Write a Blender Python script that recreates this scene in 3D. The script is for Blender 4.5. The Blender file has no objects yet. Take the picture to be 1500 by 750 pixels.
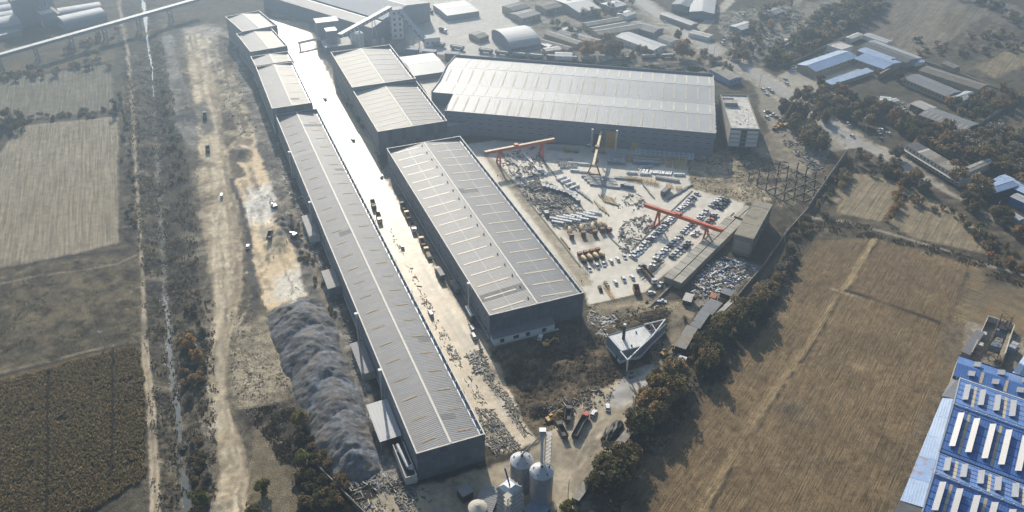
import bpy, math, random
import numpy as np
from mathutils import Vector, Matrix
random.seed(7); rng = np.random.default_rng(11)
sc = bpy.context.scene; COL = sc.collection
R_ = math.radians
# ---------------------------------------------------------------- camera
CH, CF = 260.0, 1261.1
CP, CR = R_(34.186), R_(0.6495)
_fw = Vector((0, math.cos(CP), -math.sin(CP))); _up = Vector((0, math.sin(CP), math.cos(CP))); _rt = Vector((1, 0, 0))
_r = math.cos(CR)*_rt + math.sin(CR)*_up; _u = -math.sin(CR)*_rt + math.cos(CR)*_up
cam = bpy.data.cameras.new('camera'); camo = bpy.data.objects.new('camera', cam); COL.objects.link(camo)
M = Matrix((( _r.x, _u.x, -_fw.x, 0), (_r.y, _u.y, -_fw.y, 0), (_r.z, _u.z, -_fw.z, CH), (0, 0, 0, 1)))
camo.matrix_world = M
cam.sensor_width = 36; cam.lens = 36*CF/1500; cam.clip_end = 12000; cam.clip_start = 1
sc.camera = camo
# ---------------------------------------------------------------- sky, sun, exposure
SUN_EL, SUN_AZ = R_(28), R_(-13)          # azimuth from +Y, negative towards -X
w = bpy.data.worlds.new('World'); sc.world = w; w.use_nodes = True
nt = w.node_tree; bg = nt.nodes['Background']
sky = nt.nodes.new('ShaderNodeTexSky'); sky.sky_type = 'NISHITA'; sky.sun_disc = False
sky.sun_elevation = SUN_EL; sky.sun_rotation = SUN_AZ; sky.air_density = 1.3; sky.dust_density = 1.2
nt.links.new(sky.outputs[0], bg.inputs[0]); bg.inputs[1].default_value = 0.08
sl = bpy.data.lights.new('sun', 'SUN'); sl.energy = 5.0; sl.angle = R_(0.55); sl.color = (1, .89, .74)
so = bpy.data.objects.new('sun', sl); COL.objects.link(so)
sd = Vector((math.sin(SUN_AZ)*math.cos(SUN_EL), math.cos(SUN_AZ)*math.cos(SUN_EL), math.sin(SUN_EL)))
so.rotation_euler = sd.to_track_quat('Z', 'Y').to_euler(); so.location = (0, 0, 400)
sc.view_settings.view_transform = 'Standard'; sc.view_settings.look = 'None'
sc.view_settings.exposure = 0.82; sc.view_settings.gamma = 1
sc.cycles.use_denoising = True
sc.cycles.max_bounces = 5; sc.cycles.volume_bounces = 0; sc.cycles.transparent_max_bounces = 4
sc.cycles.diffuse_bounces = 3; sc.cycles.glossy_bounces = 2

def G(px, py, z=0.0):
    """survey helper: point of the photograph -> place in the world at height z"""
    d = _fw + _r*((px-750)/CF) - _u*((py-375)/CF)
    t = (z-CH)/d.z
    return Vector((d.x*t, d.y*t, z))
def Gn(a): return np.array([G(*q)[:2] for q in a])
# ---------------------------------------------------------------- noise
_tab = np.random.default_rng(3).random((256, 256))
def vn(x, y, s=0):
    x = np.asarray(x, float)+s*17.3; y = np.asarray(y, float)+s*9.1
    xi = np.floor(x).astype(int); yi = np.floor(y).astype(int); fx = x-xi; fy = y-yi
    fx = fx*fx*(3-2*fx); fy = fy*fy*(3-2*fy); a = xi & 255; b = yi & 255; a1 = (xi+1) & 255; b1 = (yi+1) & 255
    return (_tab[a, b]*(1-fx)+_tab[a1, b]*fx)*(1-fy)+(_tab[a, b1]*(1-fx)+_tab[a1, b1]*fx)*fy
def fbm(x, y, o=4, s=0):
    r = 0; a = .5; f = 1
    for i in range(o): r = r+a*vn(x*f, y*f, s+i); a *= .5; f *= 2.03
    return r/(1-.5**o)
# ---------------------------------------------------------------- materials
MATS = {}
def mat(name, col, rough=.85, var=.2, scale=.6, bump=.0, metal=0, spec=.35, stripe=None, attr=None, coat=0, dirt=None, rnd=0, fine=0, streak=0):
    """stripe=(axis angle deg, spacing m, strength, bump); attr = colour attribute multiplied in; dirt=(col, scale, amount)"""
    if name in MATS: return MATS[name]
    m = bpy.data.materials.new(name); MATS[name] = m; m.use_nodes = True
    n = m.node_tree.nodes; L = m.node_tree.links.new; b = n['Principled BSDF']
    b.inputs['Roughness'].default_value = rough; b.inputs['Metallic'].default_value = metal
    b.inputs['Specular IOR Level'].default_value = spec
    tc = n.new('ShaderNodeTexCoord'); co = tc.outputs['Object']
    base = None
    if attr:
        a = n.new('ShaderNodeAttribute'); a.attribute_name = attr; base = a.outputs['Color']; L(a.outputs['Alpha'], b.inputs['Roughness'])
    else:
        a = n.new('ShaderNodeRGB'); a.outputs[0].default_value = (*col, 1); base = a.outputs[0]
    if rnd:
        oi = n.new('ShaderNodeObjectInfo'); mr = n.new('ShaderNodeMapRange'); mr.inputs[3].default_value = 1-rnd; mr.inputs[4].default_value = 1+rnd
        L(oi.outputs['Random'], mr.inputs[0]); base = mul(n, L, base, mr.outputs[0])
    hs = []
    if var:
        for k, (f, s) in enumerate(((scale, 1.0), (scale*7, .8))):
            t = n.new('ShaderNodeTexNoise'); t.inputs['Scale'].default_value = f; t.inputs['Detail'].default_value = 5; t.inputs['Roughness'].default_value = .65
            L(co, t.inputs['Vector']); mr = n.new('ShaderNodeMapRange'); mr.inputs[1].default_value = .3; mr.inputs[2].default_value = .7
            mr.inputs[3].default_value = 1-var*s; mr.inputs[4].default_value = 1+var*s; L(t.outputs[0], mr.inputs[0]); base = mul(n, L, base, mr.outputs[0]); hs.append(t.outputs[0])
    if fine:
        t = n.new('ShaderNodeTexNoise'); t.inputs['Scale'].default_value = 2.6; t.inputs['Detail'].default_value = 3; L(co, t.inputs['Vector'])
        mr = n.new('ShaderNodeMapRange'); mr.inputs[1].default_value = .35; mr.inputs[2].default_value = .65
        mr.inputs[3].default_value = 1-fine; mr.inputs[4].default_value = 1+fine; L(t.outputs[0], mr.inputs[0]); base = mul(n, L, base, mr.outputs[0]); hs.append(t.outputs[0])
    if streak:
        mp = n.new('ShaderNodeMapping'); mp.inputs['Scale'].default_value = (.03, .55, .3); L(co, mp.inputs[0])
        for sc_, am in ((1.0, streak), (4.0, streak*.7)):
            t = n.new('ShaderNodeTexNoise'); t.inputs['Scale'].default_value = sc_; t.inputs['Detail'].default_value = 4; L(mp.outputs[0], t.inputs['Vector'])
            mr = n.new('ShaderNodeMapRange'); mr.inputs[1].default_value = .3; mr.inputs[2].default_value = .7; mr.inputs[3].default_value = 1-am; mr.inputs[4].default_value = 1+am; L(t.outputs[0], mr.inputs[0]); base = mul(n, L, base, mr.outputs[0])
    if dirt:
        t = n.new('ShaderNodeTexNoise'); t.inputs['Scale'].default_value = dirt[1]; t.inputs['Detail'].default_value = 6; L(co, t.inputs['Vector'])
        mr = n.new('ShaderNodeMapRange'); mr.inputs[1].default_value = .5; mr.inputs[2].default_value = .68; mr.inputs[4].default_value = dirt[2]; L(t.outputs[0], mr.inputs[0])
        mx = n.new('ShaderNodeMixRGB'); L(mr.outputs[0], mx.inputs[0]); L(base, mx.inputs[1]); mx.inputs[2].default_value = (*dirt[0], 1); base = mx.outputs[0]
    hb = None
    if stripe:
        mp = n.new('ShaderNodeMapping'); mp.inputs['Rotation'].default_value = (0, 0, R_(-stripe[0])); L(co, mp.inputs[0])
        if len(stripe) > 4:
            mp.vector_type = 'POINT'; mp2 = n.new('ShaderNodeMapping'); mp2.inputs['Scale'].default_value = (1/stripe[1], .035/stripe[1], 1); L(mp.outputs[0], mp2.inputs[0])
            wn = n.new('ShaderNodeTexNoise'); wn.inputs['Scale'].default_value = 1.0; wn.inputs['Detail'].default_value = 3; L(mp2.outputs[0], wn.inputs['Vector'])
            mr = n.new('ShaderNodeMapRange'); mr.inputs[1].default_value = .3; mr.inputs[2].default_value = .7; mr.inputs[3].default_value = 1-stripe[2]; mr.inputs[4].default_value = 1+stripe[2]
            L(wn.outputs[0], mr.inputs[0]); base = mul(n, L, base, mr.outputs[0]); hb = (wn.outputs[0], stripe[3]); stripe = None
    if stripe:
        wv = n.new('ShaderNodeTexWave'); wv.wave_type = 'BANDS'; wv.bands_direction = 'X'; wv.inputs['Scale'].default_value = 1/(stripe[1])*.31416
        wv.inputs['Distortion'].default_value = stripe[4] if len(stripe) > 4 else 0; wv.inputs['Detail'].default_value = 3; wv.inputs['Detail Scale'].default_value = 1.2
        L(mp.outputs[0], wv.inputs[0]); mr = n.new('ShaderNodeMapRange'); mr.inputs[3].default_value = 1-stripe[2]; mr.inputs[4].default_value = 1+stripe[2]
        L(wv.outputs['Fac'], mr.inputs[0]); base = mul(n, L, base, mr.outputs[0]); hb = (wv.outputs['Fac'], stripe[3])
    L(base, b.inputs['Base Color'])
    nrm = None
    if bump and hs:
        bp = n.new('ShaderNodeBump'); bp.inputs['Strength'].default_value = 1; bp.inputs['Distance'].default_value = bump; L(hs[-1], bp.inputs['Height']); nrm = bp.outputs[0]
    if hb and hb[1]:
        bp = n.new('ShaderNodeBump'); bp.inputs['Strength'].default_value = 1; bp.inputs['Distance'].default_value = hb[1]; L(hb[0], bp.inputs['Height'])
        if nrm: L(nrm, bp.inputs['Normal'])
        nrm = bp.outputs[0]
    if nrm: L(nrm, b.inputs['Normal'])
    return m
def mul(n, L, a, f):
    mx = n.new('ShaderNodeVectorMath'); mx.operation = 'SCALE'; L(a, mx.inputs[0]); L(f, mx.inputs['Scale']); return mx.outputs[0]
# ---------------------------------------------------------------- mesh building
KIDS = {}
class MB:
    def __init__(s): s.v = []; s.f = []; s.m = []
    def add(s, vs, fs, k=0):
        o = len(s.v); s.v += [tuple(q) for q in vs]; s.f += [tuple(i+o for i in f) for f in fs]; s.m += [k]*len(fs); return s
    def box(s, x0, x1, y0, y1, z0, z1, k=0):
        return s.add([(x0,y0,z0),(x1,y0,z0),(x1,y1,z0),(x0,y1,z0),(x0,y0,z1),(x1,y0,z1),(x1,y1,z1),(x0,y1,z1)],
                     [(3,2,1,0),(4,5,6,7),(0,1,5,4),(1,2,6,5),(2,3,7,6),(3,0,4,7)], k)
    def taper(s, x0, x1, y0, y1, z0, z1, ix, iy0, iy1, k=0):   # box with smaller top
        return s.add([(x0,y0,z0),(x1,y0,z0),(x1,y1,z0),(x0,y1,z0),(x0+ix,y0+iy0,z1),(x1-ix,y0+iy0,z1),(x1-ix,y1-iy1,z1),(x0+ix,y1-iy1,z1)],
                     [(3,2,1,0),(4,5,6,7),(0,1,5,4),(1,2,6,5),(2,3,7,6),(3,0,4,7)], k)
    def prism(s, pts, z0, z1, k=0):
        n = len(pts); return s.add([(p[0],p[1],z0) for p in pts]+[(p[0],p[1],z1) for p in pts],
            [tuple(range(n-1,-1,-1)), tuple(range(n,2*n))]+[(i,(i+1)%n,(i+1)%n+n,i+n) for i in range(n)], k)
    def prof(s, pts, a0, a1, axis='y', k=0):   # pts (u,z) extruded along axis
        n = len(pts)
        if axis == 'y': vs = [(p[0],a0,p[1]) for p in pts]+[(p[0],a1,p[1]) for p in pts]
        else: vs = [(a0,p[0],p[1]) for p in pts]+[(a1,p[0],p[1]) for p in pts]
        return s.add(vs, [tuple(range(n)), tuple(range(2*n-1,n-1,-1))]+[(i+n,(i+1)%n+n,(i+1)%n,i) for i in range(n)], k)
    def slab(s, a, b, c, d, t, k=0):   # thick quad, t below
        a, b, c, d = map(Vector, (a, b, c, d)); nn = (b-a).cross(c-a).normalized()*t
        return s.add([a-nn,b-nn,c-nn,d-nn,a,b,c,d], [(3,2,1,0),(4,5,6,7),(0,1,5,4),(1,2,6,5),(2,3,7,6),(3,0,4,7)], k)
    def tube(s, p, q, r, r2=None, n=8, k=0, caps=True):
        p = Vector(p); q = Vector(q); r2 = r if r2 is None else r2; d = (q-p)
        if d.length < 1e-6: return s
        d.normalize(); a = d.orthogonal().normalized(); b = d.cross(a)
        vs = []; 
        for c, rr in ((p, r), (q, r2)):
            for i in range(n): t = 2*math.pi*(i+.5)/n; vs.append(c+a*(math.cos(t)*rr)+b*(math.sin(t)*rr))
        fs = [(i,(i+1)%n,(i+1)%n+n,i+n) for i in range(n)]
        if caps: fs += [tuple(range(n-1,-1,-1)), tuple(range(n,2*n))]
        return s.add(vs, fs, k)
    def bar(s, p, q, w, h, k=0):   # rectangular bar, h vertical-ish
        p = Vector(p); q = Vector(q); d = (q-p).normalized(); up = Vector((0,0,1)) if abs(d.z) < .9 else Vector((0,1,0))
        a = d.cross(up).normalized()*w/2; b = a.cross(d).normalized()*h/2
        return s.add([p-a-b,p+a-b,p+a+b,p-a+b,q-a-b,q+a-b,q+a+b,q-a+b], [(3,2,1,0),(4,5,6,7),(0,1,5,4),(1,2,6,5),(2,3,7,6),(3,0,4,7)], k)
    def lathe(s, prof, cx=0, cy=0, n=20, k=0):
        vs = []; 
        for r, z in prof:
            for i in range(n): t = 2*math.pi*i/n; vs.append((cx+r*math.cos(t), cy+r*math.sin(t), z))
        fs = []
        for j in range(len(prof)-1):
            for i in range(n): fs.append((j*n+i, j*n+(i+1)%n, (j+1)*n+(i+1)%n, (j+1)*n+i))
        fs += [tuple(range(n-1,-1,-1)), tuple(range((len(prof)-1)*n, len(prof)*n))]
        return s.add(vs, fs, k)
    def xf(s, m):
        s.v = [tuple(m @ Vector(q)) for q in s.v]; return s
    def mesh(s, name, mats):
        me = bpy.data.meshes.new(name); me.from_pydata(s.v, [], s.f)
        for q in (mats if isinstance(mats, (list, tuple)) else [mats]): me.materials.append(q)
        if any(s.m): me.polygons.foreach_set('material_index', s.m)
        me.update(); return me
    def build(s, name, mats, parent=None, loc=None, rz=0):
        return link(name, s.mesh(name, mats), parent, loc, rz)
def link(name, me, parent=None, loc=None, rz=0):
    o = bpy.data.objects.new(name, me); COL.objects.link(o)
    if parent: o.parent = parent; KIDS.setdefault(parent.name, []).append(o)
    if loc is not None: o.location = loc
    o.rotation_euler = (0, 0, rz); return o
def tag(o, label=None, cat=None, group=None, kind=None):
    if label: o['label'] = label
    if cat: o['category'] = cat
    if group: o['group'] = group
    if kind: o['kind'] = kind
    return o
def thing(name, label, cat, loc=(0,0,0), rz=0, group=None):
    o = bpy.data.objects.new(name, None); COL.objects.link(o); o.empty_display_size = .1
    o.location = loc; o.rotation_euler = (0,0,rz); return tag(o, label, cat, group)
def kids(o): return KIDS.get(o.name, [])
def dup(o, loc=None, rz=None, label=None, group=None, parent=None, scale=None):
    c = o.copy(); COL.objects.link(c)
    if parent: c.parent = parent
    if loc is not None: c.location = loc
    if rz is not None: c.rotation_euler = (0,0,rz)
    if scale is not None: c.scale = scale if hasattr(scale, '__len__') else (scale,)*3
    if label: c['label'] = label
    if group: c['group'] = group
    for ch in kids(o): dup(ch, parent=c)
    return c
class Kit:
    """first use moves the original, then copies"""
    def __init__(s, make): s.o = make(); s.used = False; s.c = s.o.get('category')
    def put(s, loc, rz, label, group=None, scale=None):
        if not s.used:
            s.used = True; s.first = (loc, rz, label, group, scale); kids(s.o)
            for ch in kids(s.o): kids(ch)
            o = s.o; o.location = loc; o.rotation_euler = (0,0,rz)
            if scale is not None: o.scale = scale if hasattr(scale, '__len__') else (scale,)*3
            o['label'] = label
            if group: o['group'] = group
            return o
        sc_ = scale if scale is not None else 1
        return dup(s.o, loc, rz, label, group, scale=sc_)
def npmesh(name, V, F, mats, col=None, matidx=None, n=4):
    me = bpy.data.meshes.new(name); me.vertices.add(len(V)); me.vertices.foreach_set('co', np.ascontiguousarray(V, dtype=np.float32).ravel())
    F = np.ascontiguousarray(F, dtype=np.int32); k = F.shape[1]
    me.loops.add(F.size); me.loops.foreach_set('vertex_index', F.ravel()); me.polygons.add(len(F))
    me.polygons.foreach_set('loop_start', np.arange(0, F.size, k, dtype=np.int32)); me.polygons.foreach_set('loop_total', np.full(len(F), k, dtype=np.int32))
    for q in (mats if isinstance(mats, (list, tuple)) else [mats]): me.materials.append(q)
    if matidx is not None: me.polygons.foreach_set('material_index', matidx.astype(np.int32))
    if col is not None:
        a = me.color_attributes.new('col', 'FLOAT_COLOR', 'POINT')
        a.data.foreach_set('color', (col if col.shape[1] == 4 else np.c_[col, np.full(len(col), .92)]).astype(np.float32).ravel())
    me.update(); me.validate(); return me
ORD = ['first','second','third','fourth','fifth','sixth','seventh','eighth','ninth','tenth','eleventh','twelfth','thirteenth','fourteenth','fifteenth','sixteenth','seventeenth','eighteenth','nineteenth','twentieth']
def ordw(i):
    if i < 20: return ORD[i]
    tens = {2:'twenty',3:'thirty',4:'forty',5:'fifty',6:'sixty'}; q, r = divmod(i+1, 10)
    return ({2:'twentieth',3:'thirtieth',4:'fortieth',5:'fiftieth',6:'sixtieth'}[q]) if r == 0 else tens[q]+'-'+ORD[r-1]
# ================================================================ TERRAIN
def dist_poly(P, poly):
    """signed distance (positive inside) of points P (N,2) to polygon (world)"""
    x, y = P[:,0], P[:,1]; d = np.full(len(P), 1e9); ins = np.zeros(len(P), bool); n = len(poly)
    for i in range(n):
        a = poly[i]; b = poly[(i+1)%n]; e = b-a; wx = x-a[0]; wy = y-a[1]
        t = np.clip((wx*e[0]+wy*e[1])/(e@e+1e-9), 0, 1); d = np.minimum(d, (wx-t*e[0])**2+(wy-t*e[1])**2)
        c = ((a[1] > y) != (b[1] > y)) & (x < (b[0]-a[0])*(y-a[1])/(b[1]-a[1]+1e-12)+a[0]); ins ^= c
    d = np.sqrt(d); return np.where(ins, d, -d)
def dist_line(P, line, wd=None):
    x, y = P[:,0], P[:,1]; d = np.full(len(P), 1e9); W = np.zeros(len(P))
    for i in range(len(line)-1):
        a = line[i]; e = line[i+1]-a; wx = x-a[0]; wy = y-a[1]
        t = np.clip((wx*e[0]+wy*e[1])/(e@e+1e-9), 0, 1); q = np.sqrt((wx-t*e[0])**2+(wy-t*e[1])**2); k = q < d; d[k] = q[k]
        if wd is not None: W[k] = (wd[i]+(wd[i+1]-wd[i])*t)[k]
    return d, W
STREAM = [(206,-20),(212,20),(214,45),(217,70),(222,95),(224,140),(227,200),(230,240),(233,300),(236,350),(240,430),(245,460),(247,520),(252,560),(258,590),(262,640),(258,670),(265,690),(272,715),(272,760),(270,790)]
STREAMW = [3.5,4,1.0,2.0,.8,.5,.6,.9,.7,.9,.8,2.2,1.8,1.8,2.4,1.4,1.0,2.4,3.2,3.4,3.4]
SW = Gn(STREAM)
PITS = [((790,562),14,9,-4.0),((760,548),10,7,-2.5),((840,545),9,8,1.6),((880,525),8,5,1.2),((795,610),9,7,-3.2),((975,468),13,8,2.4),((905,455),14,5,1.0),((870,560),9,5,-1.0),((820,512),13,4,1.0)]
MOUNDS = [((418,330),5,12,4.0),((378,300),4,7,1.5),((392,285),5,5,1.2),((352,222),6,5,1.8),((322,92),4,10,1.5),((271,165),11,26,4.2),((265,115),7,14,2.2),((410,350),6,16,4.5),((398,335),7,6,2.6),((322,150),5,22,-1.5),((395,270),5,12,1.2),((1110,262),16,8,1.6),((1150,262),8,5,1.4),((1085,245),10,7,1.2),((345,290),2.4,30,.8),((440,320),4,14,1.4),((369,425),3,12,1.2),((560,712),16,2,.6)]
def T(x, y):
    """terrain height"""
    x = np.atleast_1d(np.asarray(x, float)); y = np.atleast_1d(np.asarray(y, float)); P = np.c_[x, y]
    d, _ = dist_line(P, SW); z = -2.2*np.exp(-(d/5.5)**2)
    z += np.where(d < 40, 1.0, 0)*0
    for (c, a, b, h) in PITS+MOUNDS:
        g = G(*c); q = ((x-g.x)/a)**2+((y-g.y)/b)**2
        z += h*np.exp(-q*1.1)*(.75+.5*fbm(x/3, y/3, 3, 5))
    return z
def T1(x, y): return float(T(x, y)[0])
def GT(px, py):
    g = G(px, py); 
    for _ in range(2): g = G(px, py, T1(g.x, g.y))
    return g
# grid
ys = [150.0]
while ys[-1] < 1010: ys.append(ys[-1]*1.0029)
ys = np.array(ys); NR = len(ys); us = np.linspace(-.82, .82, 561); NC = len(us)
X = ys[:,None]*us[None,:]; Y = np.repeat(ys[:,None], NC, 1); X = X.ravel(); Y = Y.ravel()
Pw = np.c_[X, Y]
wob = np.c_[fbm(X/4, Y/4, 3, 1)-.5, fbm(X/4, Y/4, 3, 2)-.5]
wob2 = np.c_[fbm(X/18, Y/18, 3, 3)-.5, fbm(X/18, Y/18, 3, 4)-.5]
n1 = fbm(X/25, Y/25, 5, 7); n2 = fbm(X/5, Y/5, 4, 8); n3 = fbm(X/1.6, Y/1.6, 2, 9); n4 = fbm(X/60, Y/60, 4, 12)
col = np.empty((len(X), 3)); base = np.array([.088, .076, .055])
col[:] = base*(0.55+.9*n2)[:,None]*(.7+.6*n1)[:,None]
rgh = np.full(len(X), .95); GLOSS = dict(factory_road=.47, concrete_yard=.6, concrete_apron=.6, courtyard=.6, highway=.62, works_yard=.75, shaded_lane=.6)
reg = np.zeros(len(X), int); REG = ['ground']; bumpy = np.full(len(X), .6)
def region(name):
    REG.append(name); return len(REG)-1
def paint(name, poly, c, soft=.6, nz=2.0, var=.35, c2=None, rough=0.1, world=False, keep=False, mix=1.0):
    global col, reg
    W = poly if world else Gn(poly); W = np.asarray(W)
    bb = (W[:,0].min()-8, W[:,0].max()+8, W[:,1].min()-8, W[:,1].max()+8)
    idx = np.where((X > bb[0]) & (X < bb[1]) & (Y > bb[2]) & (Y < bb[3]))[0]
    if not len(idx): return
    P = Pw[idx]+wob[idx]*nz*2+wob2[idx]*nz*2; d = dist_poly(P, W); a = np.clip(d/soft*.5+.5, 0, 1)*mix
    cc = np.array(c)[None]*np.ones((len(idx), 1))
    if c2 is not None:
        k = np.clip((n1[idx]*.6+n2[idx]*.6-.45)*4, 0, 1)[:,None]; cc = cc*(1-k)+np.array(c2)[None]*k
    cc = cc*(1+var*(n2[idx]-.5)*2+var*.9*(n3[idx]-.5)*2)[:,None]
    col[idx] = col[idx]*(1-a[:,None])+cc*a[:,None]; bumpy[idx] = bumpy[idx]*(1-a)+rough*a
    if name: rgh[idx] = rgh[idx]*(1-a)+GLOSS.get(name, .95)*a
    if name and not keep:
        r = region(name); reg[idx[a > .5]] = r
def stroke(name, line, wd, c, soft=.8, nz=.6, var=.25, rough=.05, mix=1.0, keep=False, broken=0):
    global col, reg
    W = Gn(line); wds = wd if hasattr(wd, '__len__') else [wd]*len(line); mw = max(wds)+8
    idx = np.where((X > W[:,0].min()-mw) & (X < W[:,0].max()+mw) & (Y > W[:,1].min()-mw) & (Y < W[:,1].max()+mw))[0]
    if not len(idx): return
    P = Pw[idx]+wob[idx]*nz*2; d, ww = dist_line(P, W, wds); a = np.clip((ww/2-d)/soft+.5, 0, 1)*mix
    if broken: a = a*np.clip((n2[idx]-.5)*5*broken+.8, 0, 1)
    cc = np.array(c)[None]*(1+var*(n2[idx]-.5)*2+var*.9*(n3[idx]-.5)*2)[:,None]
    col[idx] = col[idx]*(1-a[:,None])+cc*a[:,None]; bumpy[idx] = bumpy[idx]*(1-a)+rough*a
    if name: rgh[idx] = rgh[idx]*(1-a)+GLOSS.get(name, .95)*a
    if name and not keep:
        r = region(name); reg[idx[a > .5]] = r
def tracks(line, n, spread, c, mix=.5, w=.5):
    mix = min(1, mix*1.25); w = w*1.5
    W = np.array(line, float)
    for i in range(n):
        o = (random.random()-.5)*spread; ph = random.random()*6
        ln = [(q[0]+o*(.7+.3*math.sin(ph+k*.9)), q[1]+random.uniform(-1, 1)) for k, q in enumerate(W)]
        stroke(None, ln, w*random.uniform(.6, 1.5), c, soft=.7, nz=.5, mix=mix*random.uniform(.4, 1), broken=1)
STUB = (.29, .25, .18); TAN = (.40, .335, .235); DARK = (.050, .042, .032); CONC = (.42, .375, .30)  # DARK: hedge shading along field edges, put into the ground colour
def blotches(poly, n, size, cols, mix=.7, rough=.6):
    W = Gn(poly); lo = W.min(0); hi = W.max(0); k = 0
    while k < n:
        p = np.array([random.uniform(lo[0], hi[0]), random.uniform(lo[1], hi[1])])
        if dist_poly(p[None], W)[0] < 0: continue
        k += 1; s_ = random.uniform(*size); a = random.uniform(0, 3.14); e = random.uniform(1, 2.6)
        pl = [p+np.array([math.cos(t)*s_*e*math.cos(a)-math.sin(t)*s_*math.sin(a), math.cos(t)*s_*e*math.sin(a)+math.sin(t)*s_*math.cos(a)]) for t in np.arange(0, 6.28, .9)]
        paint(None, np.array(pl), random.choice(cols), soft=random.uniform(.6, 2.5), nz=1.8, var=.5, world=True, mix=mix*random.uniform(.5, 1), rough=rough)
def wander(line, n, spread, cols, w=(.8,2.4), mix=.7):
    for i in range(n):
        o = (random.random()-.5)*spread; ph = random.random()*6; am = random.uniform(2, 8)*spread/28; fr = random.uniform(.5, 1.3)
        i0 = random.randrange(0, max(1, len(line)-3)); i1 = random.randint(i0+3, len(line)); seg = line[i0:i1]
        stroke(None, [(q[0]+o+am*math.sin(ph+k*fr), q[1]+random.uniform(-2, 2)) for k, q in enumerate(seg)], random.uniform(*w), random.choice(cols), soft=.7, nz=1.2, mix=mix*random.uniform(.5, 1), broken=1)
# ---- left countryside
paint('stubble_field', [(0,118),(163,93),(168,158),(40,178),(-90,205),(-90,135)], (.17,.155,.115), var=.2)
paint('grass_field', [(-60,60),(40,52),(150,40),(172,52),(165,88),(0,115),(-90,130)], (.15,.125,.075), c2=(.085,.075,.055), var=.4)
paint('stubble_field', [(-90,245),(0,225),(28,185),(172,170),(174,200),(172,260),(175,355),(60,385),(0,393),(-90,405)], STUB, var=.16, nz=.8)
paint('grass_field', [(-90,412),(0,397),(150,374),(205,380),(206,500),(150,512),(0,547),(-90,570)], (.10,.085,.058), c2=(.145,.118,.072), var=.45, nz=1)
paint(None, [(20,425),(90,420),(190,480),(200,500),(120,500),(60,470)], (.125,.10,.062), soft=12, nz=5, mix=.5)
stroke('dirt_path', [(-90,428),(0,416),(60,403),(120,396),(170,387),(200,374)], 1.6, (.26,.22,.165))
stroke(None, [(-90,572),(0,546),(80,527),(150,509),(205,498)], 1.6, (.22,.185,.125), broken=1)
stroke(None, [(-90,580),(0,552),(80,532),(150,514),(205,504)], 2.4, DARK)
stroke(None, [(-90,407),(0,395),(100,375),(175,368)], 2.6, DARK, mix=.8)
paint('corn_field', [(-90,590),(0,553),(160,512),(203,506),(212,560),(213,700),(150,742),(0,800),(-90,800)], (.11,.085,.05), var=.5, nz=.6)
stroke(None, [(72,545),(70,600),(71,660),(69,760)], 2.4, (.022,.019,.015), nz=.2)
stroke(None, [(166,512),(165,560),(166,620),(163,700)], 2.2, (.022,.019,.015), nz=.2)
stroke(None, [(0,60),(60,75),(130,62),(168,70)], 5, (.075,.066,.05), soft=4, nz=3)
# ---- stream valley
paint('stream_bank', [(176,95),(182,180),(178,340),(205,380),(208,520),(225,560),(230,790),(300,790),(300,700),(300,560),(300,480),(288,380),(275,260),(262,180),(240,100),(232,50),(232,-20),(180,-20)], (.105,.088,.06), c2=(.05,.045,.036), var=1.0, nz=1.5, rough=1.1)
paint(None, [(244,120),(262,180),(272,260),(285,400),(296,480),(280,480),(256,400),(245,300),(238,200)], (.060,.052,.040), soft=6, nz=3, var=.7)
stroke('dirt_path', [(172,-20),(178,30),(185,60),(188,90),(192,130),(195,180),(199,250),(205,350),(208,400),(210,450),(213,520),(222,600),(226,700),(228,790)], [1.8,1.8,1.8,1.8,1.8,1.8,1.6,1.5,1.5,1.9,3.3,3.5,3.5,3.7], (.40,.335,.24))
stroke(None, [(213,520),(222,600),(226,700),(228,790)], .9, (.17,.135,.09), mix=.6)
stroke('stream_bed', STREAM, [q+1.0 for q in STREAMW], (.16,.15,.13), nz=.8, var=.6, mix=.8, broken=1)
# ---- gravel embankment and haul road
paint('bare_ground', [(236,30),(256,40),(268,60),(300,40),(345,25),(352,95),(395,180),(420,250),(450,340),(500,470),(520,560),(470,560),(425,600),(430,640),(430,790),(300,790),(300,480),(292,380),(285,300),(276,240),(262,180),(246,100)], (.20,.17,.12), c2=(.10,.088,.066), var=.6, rough=.6)
paint('gravel_bank', [(238,52),(252,50),(262,95),(270,118),(290,170),(296,190),(284,222),(268,205),(256,175),(248,110)], (.235,.225,.205), var=.25)
paint(None, [(262,120),(285,150),(293,178),(262,182)], (.115,.11,.10), soft=3, var=.5)
paint('haul_road', [(268,42),(300,36),(308,95),(322,130),(324,195),(340,260),(350,330),(354,420),(346,470),(332,520),(328,580),(350,640),(364,690),(360,790),(306,790),(322,690),(312,620),(309,560),(318,500),(314,440),(304,380),(294,320),(288,250),(294,190),(280,130)], (.48,.39,.26), c2=(.29,.24,.165), var=.45, nz=1.2)
paint(None, [(268,42),(310,36),(352,60),(340,80),(300,92),(272,80)], (.26,.235,.19), soft=4, var=.4, c2=(.36,.33,.28))
HR = [(285,50),(290,90),(296,130),(305,170),(308,220),(318,270),(328,330),(334,390),(332,450),(322,500),(319,560),(326,620),(340,680),(338,780)]
tracks(HR, 22, 26, (.20,.165,.115), .8, .6); tracks(HR, 16, 24, (.60,.51,.36), .7, .6)
paint('excavated_ground', [(352,172),(380,165),(392,205),(404,262),(412,290),(400,330),(440,345),(455,378),(474,432),(430,438),(392,458),(380,420),(372,400),(368,350),(352,300),(335,262),(362,258),(350,240),(328,222),(345,205)], (.76,.60,.39), c2=(.66,.52,.33), var=.14, nz=1.4, rough=.22)
paint(None, [(360,275),(410,270),(412,300),(398,330),(370,330),(356,310)], (.66,.61,.52), soft=2, var=.35, nz=3)
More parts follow.
